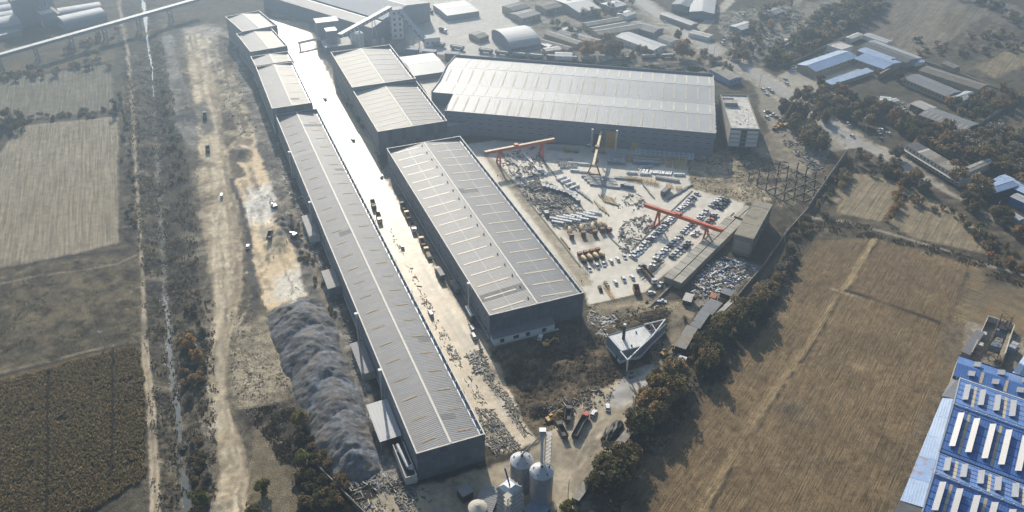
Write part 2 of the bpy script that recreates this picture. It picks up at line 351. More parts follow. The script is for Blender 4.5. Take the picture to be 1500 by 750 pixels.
paint(None, [(395,410),(440,385),(470,425),(430,445),(400,440)], (.66,.61,.51), soft=3, var=.3, nz=3)
paint(None, [(318,105),(345,100),(362,130),(372,165),(350,172),(328,160),(326,130)], (.42,.35,.24), soft=3, var=.5, nz=3)
paint(None, [(318,50),(350,60),(356,100),(344,106),(318,72)], (.09,.078,.06), soft=3, var=.5, nz=2)
paint(None, [(346,170),(368,166),(378,190),(352,200),(340,218),(330,190)], (.085,.07,.05), soft=3, var=.8, nz=5, mix=.7)
paint(None, [(360,285),(374,274),(396,288),(402,306),(388,326),(362,320)], (.74,.71,.64), soft=1.5, var=.3, nz=2, rough=.7)
paint(None, [(402,296),(416,292),(440,345),(428,352),(410,346),(400,325)], (.15,.135,.11), soft=1, var=.8, nz=1.5, rough=2.2)
paint(None, [(333,222),(352,214),(372,222),(366,236),(344,238)], (.11,.095,.07), soft=1, var=.6, nz=2, rough=1.2)
for ln_ in ([(300,52),(318,72),(326,100),(334,128),(350,140)], [(303,52),(306,90),(300,130),(312,170),(322,210)], [(334,110),(344,150),(352,185)], [(352,128),(345,140),(350,175),(356,200)], [(360,400),(385,385),(420,350)], [(310,340),(330,360),(338,410),(325,460)], [(322,300),(312,360),(318,420),(330,470)]):
    stroke(None, ln_, 1.8, (.62,.54,.40), soft=.8, nz=1.2, mix=.7)
    stroke(None, [(q[0]+2.5, q[1]) for q in ln_], .9, (.15,.125,.09), soft=.8, nz=1.2, mix=.7, broken=1)
tracks([(300,60),(315,90),(330,120),(342,150),(350,190)], 9, 16, (.48,.42,.32), .6, .6)
wander(HR, 34, 34, [(.62,.53,.38),(.14,.115,.08),(.50,.42,.30),(.20,.17,.12)])
wander([(318,60),(326,95),(336,130),(346,165),(356,205),(352,245),(366,290),(380,340),(395,390),(410,430)], 18, 46, [(.68,.58,.42),(.16,.13,.09),(.55,.46,.32),(.28,.23,.16)])
blotches([(345,170),(392,165),(410,250),(420,300),(455,378),(474,430),(430,440),(380,420),(352,300),(340,210)], 26, (.8,3.0), [(.30,.25,.17),(.72,.62,.45),(.20,.165,.115),(.78,.74,.66),(.42,.34,.23)], .5, .5)
blotches([(312,60),(352,60),(362,130),(385,190),(345,220),(322,150)], 40, (1,4.5), [(.10,.085,.06),(.16,.135,.10),(.42,.36,.26),(.07,.06,.045)], .8, 1.2)
blotches([(270,60),(318,60),(330,200),(352,330),(352,430),(330,560),(352,680),(352,760),(308,760),(308,560),(300,380),(285,200)], 60, (.8,3.5), [(.22,.185,.13),(.56,.48,.35),(.15,.125,.09),(.34,.29,.21)], .7, .4)
blotches([(240,60),(262,100),(292,185),(300,300),(312,440),(316,600),(318,760),(296,760),(298,480),(280,300),(262,190)], 60, (.8,3.5), [(.05,.043,.033),(.20,.175,.13),(.09,.075,.055),(.26,.235,.19)], .75, 1.2)
blotches([(346,480),(418,478),(425,578),(352,598),(336,520)], 36, (.6,2.8), [(.42,.36,.26),(.20,.165,.11),(.30,.25,.17),(.13,.11,.075)], .7, .8)
blotches([(182,100),(236,60),(262,180),(285,300),(296,420),(300,700),(232,780),(216,560),(205,380),(186,200)], 90, (1,4.5), [(.05,.045,.034),(.20,.165,.105),(.15,.125,.085),(.04,.036,.03),(.23,.20,.15)], .7, 1.0)
tracks([(345,480),(360,450),(385,430),(400,400)], 7, 14, (.46,.39,.28), .5, .7)
paint(None, [(345,482),(388,458),(418,480),(428,530),(425,578),(395,592),(352,598),(338,560),(336,520)], (.36,.305,.215), soft=2.5, var=.45, nz=2, c2=(.26,.22,.155), rough=.7)
stroke(None, [(340,262),(352,300),(364,345),(368,400),(376,440),(366,450)], 3.0, (.085,.08,.072), nz=1.5)
paint(None, [(350,600),(425,588),(430,640),(400,650),(352,622)], (.05,.042,.033), soft=2, var=.5)
paint('dry_meadow', [(368,625),(396,618),(420,655),(432,700),(440,790),(380,790),(362,700)], (.17,.14,.092), var=.2)
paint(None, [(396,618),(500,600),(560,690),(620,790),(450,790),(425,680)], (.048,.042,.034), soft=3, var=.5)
paint(None, [(285,160),(300,150),(318,190),(300,200)], (.15,.14,.12), soft=2)
# strip left of the long hall
paint('service_strip', [(345,25),(352,95),(392,180),(418,250),(455,350),(510,470),(545,570),(575,660),(600,720),(560,735),(520,640),(470,500),(448,430),(420,330),(385,240),(362,165),(340,95)], (.145,.135,.12), c2=(.24,.22,.185), var=.6, rough=.4)
stroke(None, [(420,290),(445,350),(470,420),(490,480),(515,560),(530,600)], 3.0, (.28,.235,.165), mix=.8)
# ---- factory road
FR = [(372,24),(452,34),(474,88),(498,140),(548,212),(560,250),(592,310),(640,400),(690,475),(722,512),(742,560),(765,612),(786,648),(745,668),(690,642),(618,482),(536,322),(474,202),(436,122),(404,62)]
paint('factory_road', FR, (.46,.375,.25), soft=.5, nz=.7, var=.15, c2=(.37,.30,.20))
paint('shaded_lane', [(560,250),(592,310),(640,400),(690,475),(722,512),(722,500),(700,462),(640,372),(590,290),(568,240)], (.20,.185,.165), soft=.5, nz=.4)  # same concrete as the road; the hall's shade is put into its colour
tracks([(440,60),(480,130),(540,240),(580,320),(630,410),(680,490),(725,570)], 14, 26, (.33,.285,.21), .5, .5)
tracks([(440,60),(480,130),(540,240),(580,320),(630,410),(680,490),(725,570)], 8, 26, (.58,.52,.42), .6, .6)
tracks([(560,300),(600,360),(650,450),(700,530),(745,610)], 14, 18, (.26,.22,.155), .6, .6)
# ---- pit and near yards
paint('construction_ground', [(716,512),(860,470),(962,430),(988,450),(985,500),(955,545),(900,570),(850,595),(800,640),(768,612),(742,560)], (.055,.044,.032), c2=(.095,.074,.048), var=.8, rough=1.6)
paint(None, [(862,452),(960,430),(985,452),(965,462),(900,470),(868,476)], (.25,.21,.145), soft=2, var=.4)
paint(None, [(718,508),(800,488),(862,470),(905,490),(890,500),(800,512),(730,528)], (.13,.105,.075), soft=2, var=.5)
paint(None, [(970,445),(1010,440),(1000,480),(975,510),(955,530),(960,500),(985,470)], (.24,.20,.135), soft=2, var=.3)
paint('works_yard', [(560,720),(660,692),(745,668),(790,650),(812,622),(840,598),(878,566),(925,545),(968,528),(985,545),(958,588),(900,655),(848,712),(838,790),(470,790)], (.40,.335,.235), c2=(.31,.26,.185), var=.3, nz=1)
tracks([(960,545),(920,590),(880,640),(840,700),(820,770)], 12, 26, (.24,.20,.14), .6, .5)
paint('access_road', [(560,706),(640,690),(711,676),(740,664),(790,648),(770,668),(660,700),(575,722)], (.055,.047,.037), soft=1, var=.4)  # road strip below the long hall, shade painted in as a very dark colour
paint('concrete_apron', [(918,545),(962,530),(980,540),(940,580),(905,600),(885,590)], (.30,.29,.27), soft=.4, nz=.3)
paint('dirt_lane', [(955,535),(985,470),(1010,430),(1080,385),(1075,400),(1020,450),(1000,500),(975,545)], (.22,.185,.13), soft=1)
# ---- concrete storage yard
paint('concrete_yard', [(676,212),(724,206),(1004,222),(1012,276),(1092,298),(1078,326),(968,406),(945,428),(862,447),(856,428)], (.60,.56,.48), soft=.35, nz=.12, var=.12, c2=(.50,.46,.38))
paint('bare_ground', [(700,218),(742,252),(800,330),(862,402),(868,418),(850,418),(800,350),(752,285),(724,250)], (.48,.42,.31), soft=.8, nz=.6, var=.2, c2=(.40,.35,.26))
tracks([(712,222),(780,310),(860,420)], 8, 20, (.30,.27,.21), .5, .4)
paint(None, [(752,272),(800,268),(880,350),(872,366),(812,335)], (.22,.19,.145), soft=3, var=.6, nz=3)
paint('earthworks', [(1012,226),(1062,222),(1100,248),(1125,262),(1150,284),(1120,296),(1092,298),(1012,276)], (.42,.34,.225), c2=(.30,.245,.165), var=.45, nz=1.5, rough=.8)
tracks([(1020,250),(1060,262),(1110,290)], 12, 30, (.45,.39,.28), .6, .7)
paint('construction_ground', [(1050,225),(1068,216),(1150,216),(1206,262),(1188,300),(1150,312),(1120,280),(1085,250)], (.13,.105,.075), c2=(.20,.165,.115), var=.6, rough=.9)
paint('gravel_lot', [(1108,128),(1150,140),(1206,170),(1258,212),(1232,240),(1205,262),(1165,230),(1128,196),(1112,160)], (.30,.27,.21), c2=(.22,.195,.155), var=.35)
paint('scrap_ground', [(1105,222),(1130,190),(1150,195),(1200,252),(1195,262)], (.35,.30,.22), c2=(.2,.17,.13), var=.4)
paint('earthworks', [(1140,205),(1175,235),(1205,262),(1150,225)], (.30,.255,.18), var=.3)
paint('debris_ground', [(1010,420),(1080,378),(1118,392),(1070,440),(1020,448)], (.22,.20,.165), var=.5)
# ---- top centre
paint('works_yard', [(560,-20),(760,-20),(800,40),(812,80),(700,86),(598,76),(588,30)], (.47,.445,.40), soft=1.5, var=.15)
paint('industrial_ground', [(395,-60),(560,-60),(590,20),(600,78),(660,86),(655,200),(548,212),(498,140),(474,88),(452,34),(398,24)], (.27,.25,.215), soft=2, var=.4)
paint('village_ground', [(740,-40),(925,-20),(1005,45),(1060,85),(1010,110),(800,88)], (.19,.165,.125), c2=(.26,.235,.19), var=.5)
stroke('railway_bed', [(470,48),(560,72),(620,84),(700,92),(780,98),(860,102),(940,104),(1010,96)], 11, (.17,.15,.125), soft=1.5, var=.3)
paint('bare_ground', [(790,85),(1040,98),(1052,112),(860,104)], (.15,.135,.105), c2=(.24,.215,.17), var=.5)
# ---- highway
HW = [(880,-40),(925,-6),(1000,46),(1060,82),(1110,112),(1165,146),(1208,178),(1255,212),(1310,238),(1360,278),(1420,318),(1500,362),(1600,410)]
stroke('road_verge', HW, 25, (.36,.325,.26), soft=2, nz=2, var=.4)
stroke('highway', HW, 13.5, (.30,.285,.26), soft=.5, nz=.2, var=.15)
stroke('road_marking', HW, .35, (.6,.58,.5), soft=.3, nz=0, mix=.6, keep=True)
stroke('side_road', [(1060,84),(1090,60),(1120,40),(1160,10),(1190,-20)], 8, (.22,.20,.165), soft=1, nz=.8)
stroke('side_road', [(1005,60),(1040,30),(1070,0),(1085,-20)], 9, (.40,.37,.31), soft=1, nz=.6)
paint('gravel_lot', [(1140,110),(1168,96),(1205,128),(1195,150),(1165,140)], (.36,.33,.27), var=.25)
paint('courtyard', [(1166,98),(1200,104),(1252,86),(1292,103),(1218,124),(1204,126)], (.42,.385,.31), soft=.5, nz=.3, var=.15)
paint('gravel_lot', [(1278,150),(1330,150),(1345,168),(1300,175),(1270,165)], (.26,.23,.18), var=.4)
stroke('side_road', [(1290,215),(1330,262),(1370,300),(1420,345),(1500,395)], 4, (.33,.30,.235), soft=1)
paint('scrap_ground', [(1040,20),(1200,0),(1260,-20),(1200,60),(1110,100),(1070,70)], (.15,.135,.105), c2=(.24,.22,.18), var=.6, nz=4)
# ---- top-right fields
for poly, c in (([(1275,55),(1310,0),(1345,0),(1298,72)], (.17,.145,.105)), ([(1300,72),(1350,-5),(1400,0),(1440,20),(1390,60),(1340,82)], (.19,.165,.125)), ([(1385,12),(1415,12),(1418,28),(1392,55),(1378,40)], (.155,.13,.085)),
                ([(1425,98),(1520,55),(1520,90),(1455,115)], (.20,.165,.105)), ([(1350,-5),(1420,-20),(1520,25),(1520,50),(1430,20)], (.15,.13,.10)), ([(1445,178),(1520,120),(1520,200),(1470,200)], (.12,.10,.072))):
    paint('stubble_field', poly, c, soft=1.5, nz=2.5, var=.3)
for k in range(16):
    x0 = 1290+k*12; stroke(None, [(x0, 80-k*.5), (x0+52, -6+k*1.2)], random.uniform(1.5,4), random.choice([(.09,.078,.055),(.24,.20,.14),(.12,.10,.07)]), soft=2, nz=2.5, mix=.6, broken=1)
for k in range(9):
    x0 = 1380+k*14; stroke(None, [(x0, 120-k*2), (x0+90, 62-k*1)], random.uniform(1.5,3.5), random.choice([(.08,.07,.05),(.22,.18,.12)]), soft=2, nz=2.5, mix=.5, broken=1)
stroke('side_road', [(1340,86),(1400,108),(1450,128),(1510,150)], 3.5, (.24,.225,.19))
# ---- right fields
paint('scrub_ground', [(1125,330),(1215,222),(1260,215),(1600,400),(1600,450),(1460,410),(1190,345),(1100,480)], (.07,.06,.044), c2=(.11,.09,.06), var=.5)
paint('stubble_field', [(1234,250),(1300,262),(1322,275),(1290,325),(1228,312),(1220,296)], (.245,.20,.13), var=.2, nz=.8)
paint('stubble_field', [(1336,280),(1380,298),(1440,338),(1446,372),(1345,350),(1300,330)], (.235,.19,.122), var=.2, nz=.8)
paint('stubble_field', [(1188,352),(1270,348),(1330,362),(1420,385),(1520,410),(1520,490),(1420,480),(1375,600),(1320,740),(1300,800),(860,800),(930,700),(1000,610),(1080,530),(1150,440)], (.21,.15,.082), var=.3, c2=(.155,.112,.064), nz=1.2)
paint('stubble_field', [(1420,385),(1520,412),(1520,500),(1452,480),(1400,470),(1405,430)], (.225,.165,.09), var=.25, c2=(.15,.12,.078))
paint(None, [(1438,395),(1470,392),(1500,405),(1480,420),(1450,418)], (.06,.05,.036), soft=3, var=.5, nz=3, mix=.8)
stroke('dirt_path', [(1180,318),(1230,324),(1290,338),(1340,353),(1400,372),(1450,390),(1520,408)], 2.2, (.31,.27,.20))
stroke(None, [(1185,325),(1230,331),(1290,345),(1340,361),(1400,380)], 2.2, DARK, mix=.6, nz=2)
stroke(None, [(1282,350),(1262,380),(1237,424)], 3.2, (.33,.25,.135), soft=1.2)
stroke(None, [(1287,352),(1268,382),(1243,424)], 1.6, (.045,.036,.025), mix=.9, broken=1)  # dark strip next to the pale hedge line: its shade in the soil colour
stroke(None, [(1240,426),(1280,438),(1330,456),(1376,472)], 2.6, (.04,.032,.022), mix=1)
stroke(None, [(1218,423),(1240,430),(1260,436)], 1.6, (.34,.285,.195), mix=.8)
stroke(None, [(1418,400),(1405,430),(1395,455),(1385,480)], 2.0, DARK, mix=.9, broken=1)
stroke(None, [(1226,436),(1190,500),(1130,580),(1060,690),(1010,790)], 4.6, (.29,.215,.12), soft=2, mix=.8)
stroke(None, [(1230,436),(1196,500),(1138,580),(1070,690),(1020,790)], 1.8, (.05,.04,.027), mix=.9, broken=1)
paint(None, [(1146,597),(1152,591),(1170,594),(1176,602),(1164,610),(1148,606)], (.035,.03,.024), soft=1.2, nz=1.2)
paint(None, [(1128,590),(1160,580),(1190,596),(1180,620),(1145,620)], (.14,.11,.07), soft=3, nz=2, mix=.6)
paint(None, [(1075,520),(1120,460),(1180,380),(1200,350),(1150,345),(1010,520),(930,640),(880,790),(940,790),(1000,640)], (.075,.062,.044), soft=4, nz=2, mix=.6)  # soft dark band: shade of the tree belt painted onto the field edge
paint('bare_ground', [(1385,470),(1420,476),(1402,520),(1320,740),(1300,800),(1280,800),(1310,720),(1370,560)], (.16,.13,.088), soft=4)
paint('factory_yard', [(1416,470),(1520,500),(1520,560),(1408,520)], (.27,.235,.18), soft=.4, nz=.3)

blotches([(560,720),(745,668),(812,622),(925,545),(985,545),(900,655),(838,790),(470,790)], 60, (.8,3.6), [(.20,.165,.12),(.48,.41,.30),(.28,.235,.17),(.12,.10,.075)], .6, .25)
wander([(975,540),(950,565),(915,600),(880,640),(855,680),(838,720),(820,770)], 18, 40, [(.22,.18,.13),(.50,.43,.32)], (.6,1.4), .6)
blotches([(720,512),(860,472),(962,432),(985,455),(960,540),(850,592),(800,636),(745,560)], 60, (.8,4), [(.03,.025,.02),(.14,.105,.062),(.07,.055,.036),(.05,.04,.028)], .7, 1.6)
blotches([(1014,226),(1100,232),(1195,265),(1180,300),(1092,298),(1014,276)], 40, (1,4.5), [(.12,.10,.07),(.44,.36,.25),(.20,.165,.115),(.30,.25,.18)], .7, .8)
blotches([(1190,345),(1150,440),(1080,540),(1000,620),(900,790),(850,790),(960,600),(1080,460)], 50, (1,4), [(.045,.038,.028),(.15,.12,.075),(.09,.075,.05)], .7, .7)
blotches([(1188,352),(1420,385),(1400,480),(1320,740),(880,800),(1000,610),(1150,440)], 40, (2,9), [(.24,.175,.10),(.12,.09,.054),(.17,.125,.072)], .4, .1)
blotches([(560,250),(592,310),(690,475),(765,612),(745,640),(618,482),(536,322)], 50, (.5,2.2), [(.24,.205,.15),(.55,.49,.38),(.30,.26,.19)], .55, .1)
blotches([(0,400),(150,376),(205,382),(205,498),(0,542)], 60, (2,8), [(.13,.11,.068),(.065,.056,.04),(.10,.085,.055)], .5, .3)
blotches([(690,225),(724,210),(1000,228),(1085,302),(965,405),(865,444)], 60, (.5,2.5), [(.42,.38,.30),(.34,.30,.24),(.62,.58,.5)], .45, .08)
Z = T(X, Y)+(n2-.5)*bumpy*1.6+(n3-.5)*bumpy*.5
Z -= np.clip((Z > 0)*(bumpy < .09)*0, 0, 1)
Vt = np.c_[X, Y, Z]
ii = (np.arange(NR-1)[:,None]*NC+np.arange(NC-1)[None,:]).ravel()
Ft = np.c_[ii, ii+1, ii+NC+1, ii+NC]
fr = reg[Ft[:,0]]
STR = {'stubble_field': [(2,1.15,.16,.25,1.2)]}
def gmat(name, i):
    if name == 'stubble_field':
        ang, sp = {0:(4,1.7), 1:(4,1.7)}.get(i, (0, 1.7))
    return None
angs = {}
def ANG(c):
    if c[0] < -50: return int(AL)
    if c[0] > 205 and 290 < c[1] < 380: return 51
    if c[1] > 480: return -36
    if c[1] > 385: return -35
    return int(AR)
AL, AR = 22, -34
def ground_material(name, idx, W=None):
    if name == 'stubble_field':
        c = W.mean(0)
        ang = ANG(c)
        return mat('field_soil_%d' % ang, (1,1,1), .95, .16, .25, .12, attr='col', stripe=(ang, .55 if c[1] < 450 else 1.2, .34, .30, 1), fine=.28, spec=.12)
    if name == 'factory_road': return mat('road_wet_concrete', (1,1,1), .5, .10, .08, .02, attr='col', spec=.35, fine=.07)
    if name in ('concrete_yard','concrete_apron','courtyard'): return mat('yard_concrete', (1,1,1), .62, .08, .2, .01, attr='col', spec=.35, stripe=(-22, 6, .03, 0), fine=.06)
    if name in ('highway','side_road'): return mat('asphalt', (1,1,1), .7, .10, .3, .01, attr='col', spec=.3)
    if name == 'corn_field': return mat('corn_soil', (1,1,1), .95, .3, .4, .1, attr='col', fine=.4, spec=.1)
    if name in ('haul_road','excavated_ground','works_yard','dirt_path','dirt_lane','gravel_lot'): return mat('packed_dirt', (1,1,1), .9, .16, .25, .08, attr='col', fine=.24, spec=.2)
    return mat('rough_earth', (1,1,1), .95, .32, .22, .35, attr='col', fine=.6, spec=.12)
groups = {}
for r in np.unique(fr):
    sel = Ft[fr == r]; u, inv = np.unique(sel, return_inverse=True)
    name = REG[r]
    if len(sel) < 12: groups.setdefault('bare_ground', None)
    me = npmesh(name, Vt[u], inv.reshape(-1, 4), ground_material(name, r, Vt[u][:, :2]), np.c_[col, rgh][u])
    me.polygons.foreach_set('use_smooth', np.ones(len(sel), bool))
    tag(link(name, me), kind='structure')
# outer ground to the horizon: a ring round the surveyed trapezoid
o = MB(); a0 = us[0]; a1 = us[-1]; y0 = ys[0]; y1 = ys[-1]; Bk = 3600
inn = [(a0*y0, y0), (a1*y0, y0), (a1*y1, y1), (a0*y1, y1)]; out = [(-Bk, -Bk), (Bk, -Bk), (Bk, Bk), (-Bk, Bk)]
zz = -.25
o.add([(*q, zz) for q in inn]+[(*q, zz) for q in out], [(0,4,5,1), (1,5,6,2), (2,6,7,3), (3,7,4,0)])
o.build('ground', mat('far_land', (.095,.082,.058), .95, .4, .05, 0, fine=.4, dirt=((.16,.135,.09), .01, .8)))
bpy.data.objects['ground.001' if 'ground.001' in bpy.data.objects else 'ground']['kind'] = 'structure'
# water ribbon
def ribbon(line, wds, z, name, m, hw=1.0):
    W = Gn(line); 
    P = []; Wd = []
    for i in range(len(W)-1):
        k = max(2, int(np.hypot(*(W[i+1]-W[i]))/1.2))
        for j in range(k): t = j/k; P.append(W[i]*(1-t)+W[i+1]*t); Wd.append(wds[i]*(1-t)+wds[i+1]*t)
    P.append(W[-1]); Wd.append(wds[-1]); P = np.array(P); Wd = np.array(Wd)
    d = np.gradient(P, axis=0); d /= np.linalg.norm(d, axis=1)[:,None]; nrm = np.c_[-d[:,1], d[:,0]]
    nn = fbm(P[:,1]/3, P[:,0]/3, 3, 21)-.5; n2_ = fbm(P[:,1]/2, P[:,0]/2, 3, 22)-.5
    P = P+nrm*(nn*1.6)[:,None]; hw_ = Wd*hw*.5*(1+1.6*n2_); A = P+nrm*hw_[:,None]; B = P-nrm*hw_[:,None]
    V = np.c_[np.r_[A, B], np.full(2*len(P), z)]; n = len(P); i = np.arange(n-1)
    return npmesh(name, V, np.c_[i, i+1, i+1+n, i+n], m)
wm = mat('stream_water', (.05,.055,.05), .22, .2, .8, .015, spec=.6)
for i0, i1 in ((0, 5), (10, 13), (13, 21)):
    tag(link('stream_water', ribbon(STREAM[i0:i1+1], STREAMW[i0:i1+1], -2.02, 'stream_water', wm)), kind='structure')
# ================================================================ LARGE BUILDINGS
mRoof = mat('roof_sheet_grey', (.165,.17,.18), .56, .10, .06, 0, metal=.0, spec=.35, stripe=(90, 1.0, .05, .05), dirt=((.19,.18,.162), .05, .4), streak=.10)
mRoofC = mat('roof_sheet_cream', (.39,.37,.32), .62, .07, .05, 0, metal=.0, spec=.35, stripe=(90, 1.2, .04, .04), dirt=((.28,.265,.23), .05, .4), streak=.10)
mRoofW = mat('roof_sheet_white', (.36,.37,.38), .62, .05, .05, 0, metal=.1, spec=.5, stripe=(0, 1.5, .03, .03))
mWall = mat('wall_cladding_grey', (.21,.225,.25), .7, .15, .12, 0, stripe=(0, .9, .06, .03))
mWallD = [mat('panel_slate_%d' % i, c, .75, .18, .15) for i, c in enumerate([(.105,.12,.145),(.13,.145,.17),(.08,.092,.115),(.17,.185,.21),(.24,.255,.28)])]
mTrim = mat('trim_cream', (.55,.52,.46), .6, .08)
mTrimB = mat('trim_steel', (.40,.43,.47), .5, .1, metal=.3)
mSky = mat('skylight_fibreglass', (.50,.43,.31), .5, .12, .3, dirt=((.42,.34,.22), .2, .5))
mSkyA = mat('skylight_amber', (.30,.22,.115), .65, .25, .3)
mSkyD = mat('skylight_weathered', (.40,.34,.25), .6, .2, .3)
mGlass = mat('window_glass_dark', (.03,.035,.045), .2, .2, spec=.7)
mConc = mat('concrete', (.36,.34,.30), .85, .15, .3, dirt=((.22,.20,.17), .2, .5))
mConcL = mat('concrete_pale', (.50,.48,.44), .8, .12, .3, dirt=((.34,.31,.27), .3, .5))
mWhite = mat('painted_white', (.68,.68,.67), .6, .06)
mSteel = mat('galvanised_steel', (.45,.47,.49), .42, .15, .6, metal=.5)
mDark = mat('dark_steel', (.045,.047,.05), .6, .2)
mBlack = mat('black_gap', (.012,.012,.014), .9, 0)
mPatchA = mat('roof_patch_new', (.183,.188,.197), .55, .1, .1, spec=.35, stripe=(90, 1.0, .05, .05)); mPatchB = mat('roof_patch_dusty', (.152,.154,.156), .7, .15, .1, spec=.3, stripe=(90, 1.0, .05, .05))
mConcD0 = mat('vent_grey', (.14,.14,.14), .8, .2)
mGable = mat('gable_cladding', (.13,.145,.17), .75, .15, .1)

def rect3(NL, NR, FL, z):
    a = G(*NL, z); b = G(*NR, z); c = G(*FL, z); s = (b-a).normalized(); w_ = (b-a).length
    l = Vector((-s.y, s.x, 0)); return (a.x, a.y, 0), math.atan2(s.y, s.x), w_, abs((c-a).dot(l))
def loc(th):
    m = Matrix.Translation(th.location) @ Matrix.Rotation(th.rotation_euler.z, 4, 'Z'); return m
def L_(th, p): return loc(th).inverted() @ Vector(p)

def factory(name, label, pos, rz, w_, l_, h, group=None, ridge=.5, rise=2.2, par=1.1, roof=mRoof, wallm=mWall, gable='panels', nsky=(20,20), skyw=(.16,.86), skm=(mSky,mSky), skt=.9, wins=('left',), nwin=12, winrows=3, winw=1.6, winh=1.1, seams=1, wallrows=3, caps=True, joint=None, gcol=0, sk2=None):
    """gabled hall: local x across, y along; parapet round the roof"""
    th = thing(name, label, 'factory', pos, rz, group)
    t = .35; zr = h-par-.15; zt = zr+rise; xr = w_*ridge
    zt = min(zt, h+.1) if par > .5 else zt
    zr = zt-rise
    # walls
    m = MB(); m.box(0, t, t, l_-t, 0, h); m.build('wall', wallm, th)
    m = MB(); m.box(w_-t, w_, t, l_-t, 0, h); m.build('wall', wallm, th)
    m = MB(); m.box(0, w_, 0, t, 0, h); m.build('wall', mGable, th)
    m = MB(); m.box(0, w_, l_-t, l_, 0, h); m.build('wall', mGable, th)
    # roof slopes
    e = t+.02
    for x0, z0, x1, z1 in ((e, zr, xr, zt), (w_-e, zr, xr, zt)):
        a = (x0, e, z0); b = (x1, e, z1); c = (x1, l_-e, z1); d = (x0, l_-e, z0)
        mm = MB().slab(a, b, c, d, .15) if x0 < x1 else MB().slab(d, c, b, a, .15)
        rf = mm.build('roof_slope', roof[0 if x0 < x1 else 1] if isinstance(roof, (list, tuple)) else roof, th)
        n_ = nsky[0 if x0 < x1 else 1]
        if n_:
            nx = Vector((-(z1-z0), 0, x1-x0)).normalized(); nx = nx if nx.z > 0 else -nx
            me = None
            f0, f1 = (skyw if not isinstance(skyw[0], tuple) else skyw[0 if x0 < x1 else 1])
            for i in range(n_):
                yy = (i+.5)*l_/n_
                if me is None:
                    A = Vector((x0, 0, z0)); B = Vector((x1, 0, z1)); p = A.lerp(B, f0); q = A.lerp(B, f1)
                    me = MB().slab(p+nx*.10+Vector((0,-skt/2,0)), q+nx*.10+Vector((0,-skt/2,0)), q+nx*.10+Vector((0,skt/2,0)), p+nx*.10+Vector((0,skt/2,0)), .09) if x0 < x1 else \
                         MB().slab(p+nx*.10+Vector((0,skt/2,0)), q+nx*.10+Vector((0,skt/2,0)), q+nx*.10+Vector((0,-skt/2,0)), p+nx*.10+Vector((0,-skt/2,0)), .09)
                    me = me.mesh('skylight_strip', skm[0 if x0 < x1 else 1])
                link('skylight_strip', me, rf, (0, yy, 0))
        for k in range(int(l_/75) if w_ < 60 else 0):
            fa = random.choice([0, .5]); fb = random.choice([.5, 1]) if fa == 0 else 1; ya = random.uniform(2, l_-9); yb = ya+random.uniform(2, 6); q0 = Vector((x0+(x1-x0)*fa, ya, z0+(z1-z0)*fa+.035)); q1 = Vector((x0+(x1-x0)*fb, ya, z0+(z1-z0)*fb+.035)); e_ = Vector((0, yb-ya, 0))
            (MB().slab(q0, q1, q1+e_, q0+e_, .03) if x0 < x1 else MB().slab(q0+e_, q1+e_, q1, q0, .03)).build('roof_patch', random.choice([mPatchA, mPatchB]), rf)
        for k in range(seams):
            f = (k+1)/(seams+1); xx = x0+(x1-x0)*f; zz = z0+(z1-z0)*f+.03
            MB().box(xx-.06, xx+.06, e, l_-e, zz-.03, zz+.03).build('sheet_joint', mDark if joint is None else joint, rf)
    MB().box(xr-.45, xr+.45, e, l_-e, zt-.12, zt+.14).build('ridge_cap', mTrim, th)
    if name == 'factory_hall' and w_ > 47:
        vm = MB().tube((0,0,0), (0,0,.7), .3, .4, 8).mesh('roof_vent', mConcD0)
        for i in range(nsky[0]): link('roof_vent', vm, th, (xr*.90, (i+.5)*l_/nsky[0]+.8, zr+(zt-zr)*.9))
    # coping
    for q in (MB().box(-.1, t+.1, -.1, l_+.1, h, h+.12), MB().box(w_-t-.1, w_+.1, -.1, l_+.1, h, h+.12), MB().box(t+.1, w_-t-.1, -.1, t+.1, h+.001, h+.119), MB().box(t+.1, w_-t-.1, l_-t-.1, l_+.1, h+.001, h+.119)):
        q.build('coping', mTrim, th)
    # gutters
    MB().box(w_-t-1.1, w_-t-.02, t, l_-t, zr-.1, zr+.22).build('gutter', mTrimB, th)
    # gable panels
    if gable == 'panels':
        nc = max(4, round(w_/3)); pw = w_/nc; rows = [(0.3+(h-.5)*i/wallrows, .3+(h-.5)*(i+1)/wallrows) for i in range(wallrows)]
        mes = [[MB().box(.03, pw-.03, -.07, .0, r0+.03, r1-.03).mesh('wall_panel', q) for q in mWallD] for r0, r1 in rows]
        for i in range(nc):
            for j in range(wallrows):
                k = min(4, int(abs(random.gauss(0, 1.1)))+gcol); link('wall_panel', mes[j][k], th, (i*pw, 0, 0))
    # windows
    for side in wins:
        xx = -.05 if side == 'left' else w_+.05
        fm = MB().box(-.06, .06, -winw/2-.12, winw/2+.12, -winh/2-.12, winh/2+.12).mesh('window', mTrimB)
        gm = MB().box(-.09, .09, -winw/2, winw/2, -winh/2, winh/2).mesh('window_pane', mGlass)
        for i in range(nwin):
            for j in range(winrows):
                o = link('window', fm, th, (xx, (i+.5)*l_/nwin, h*(j+.75)/(winrows+.6)))
                link('window_pane', gm, o)
        # base plinth
        MB().box(xx-.25 if side == 'left' else xx, xx if side == 'left' else xx+.25, 0, l_, 0, 1.0).build('plinth', mConcL, th)
    # crenellated steel brackets behind the right parapet
    bm_ = MB().box(w_-t-.55, w_-t-.02, -.12, .12, zr, h-.15).mesh('parapet_bracket', mTrimB)
    for i in range(int(l_/6)):
        link('parapet_bracket', bm_, th, (0, 3+i*6, 0))
    return th
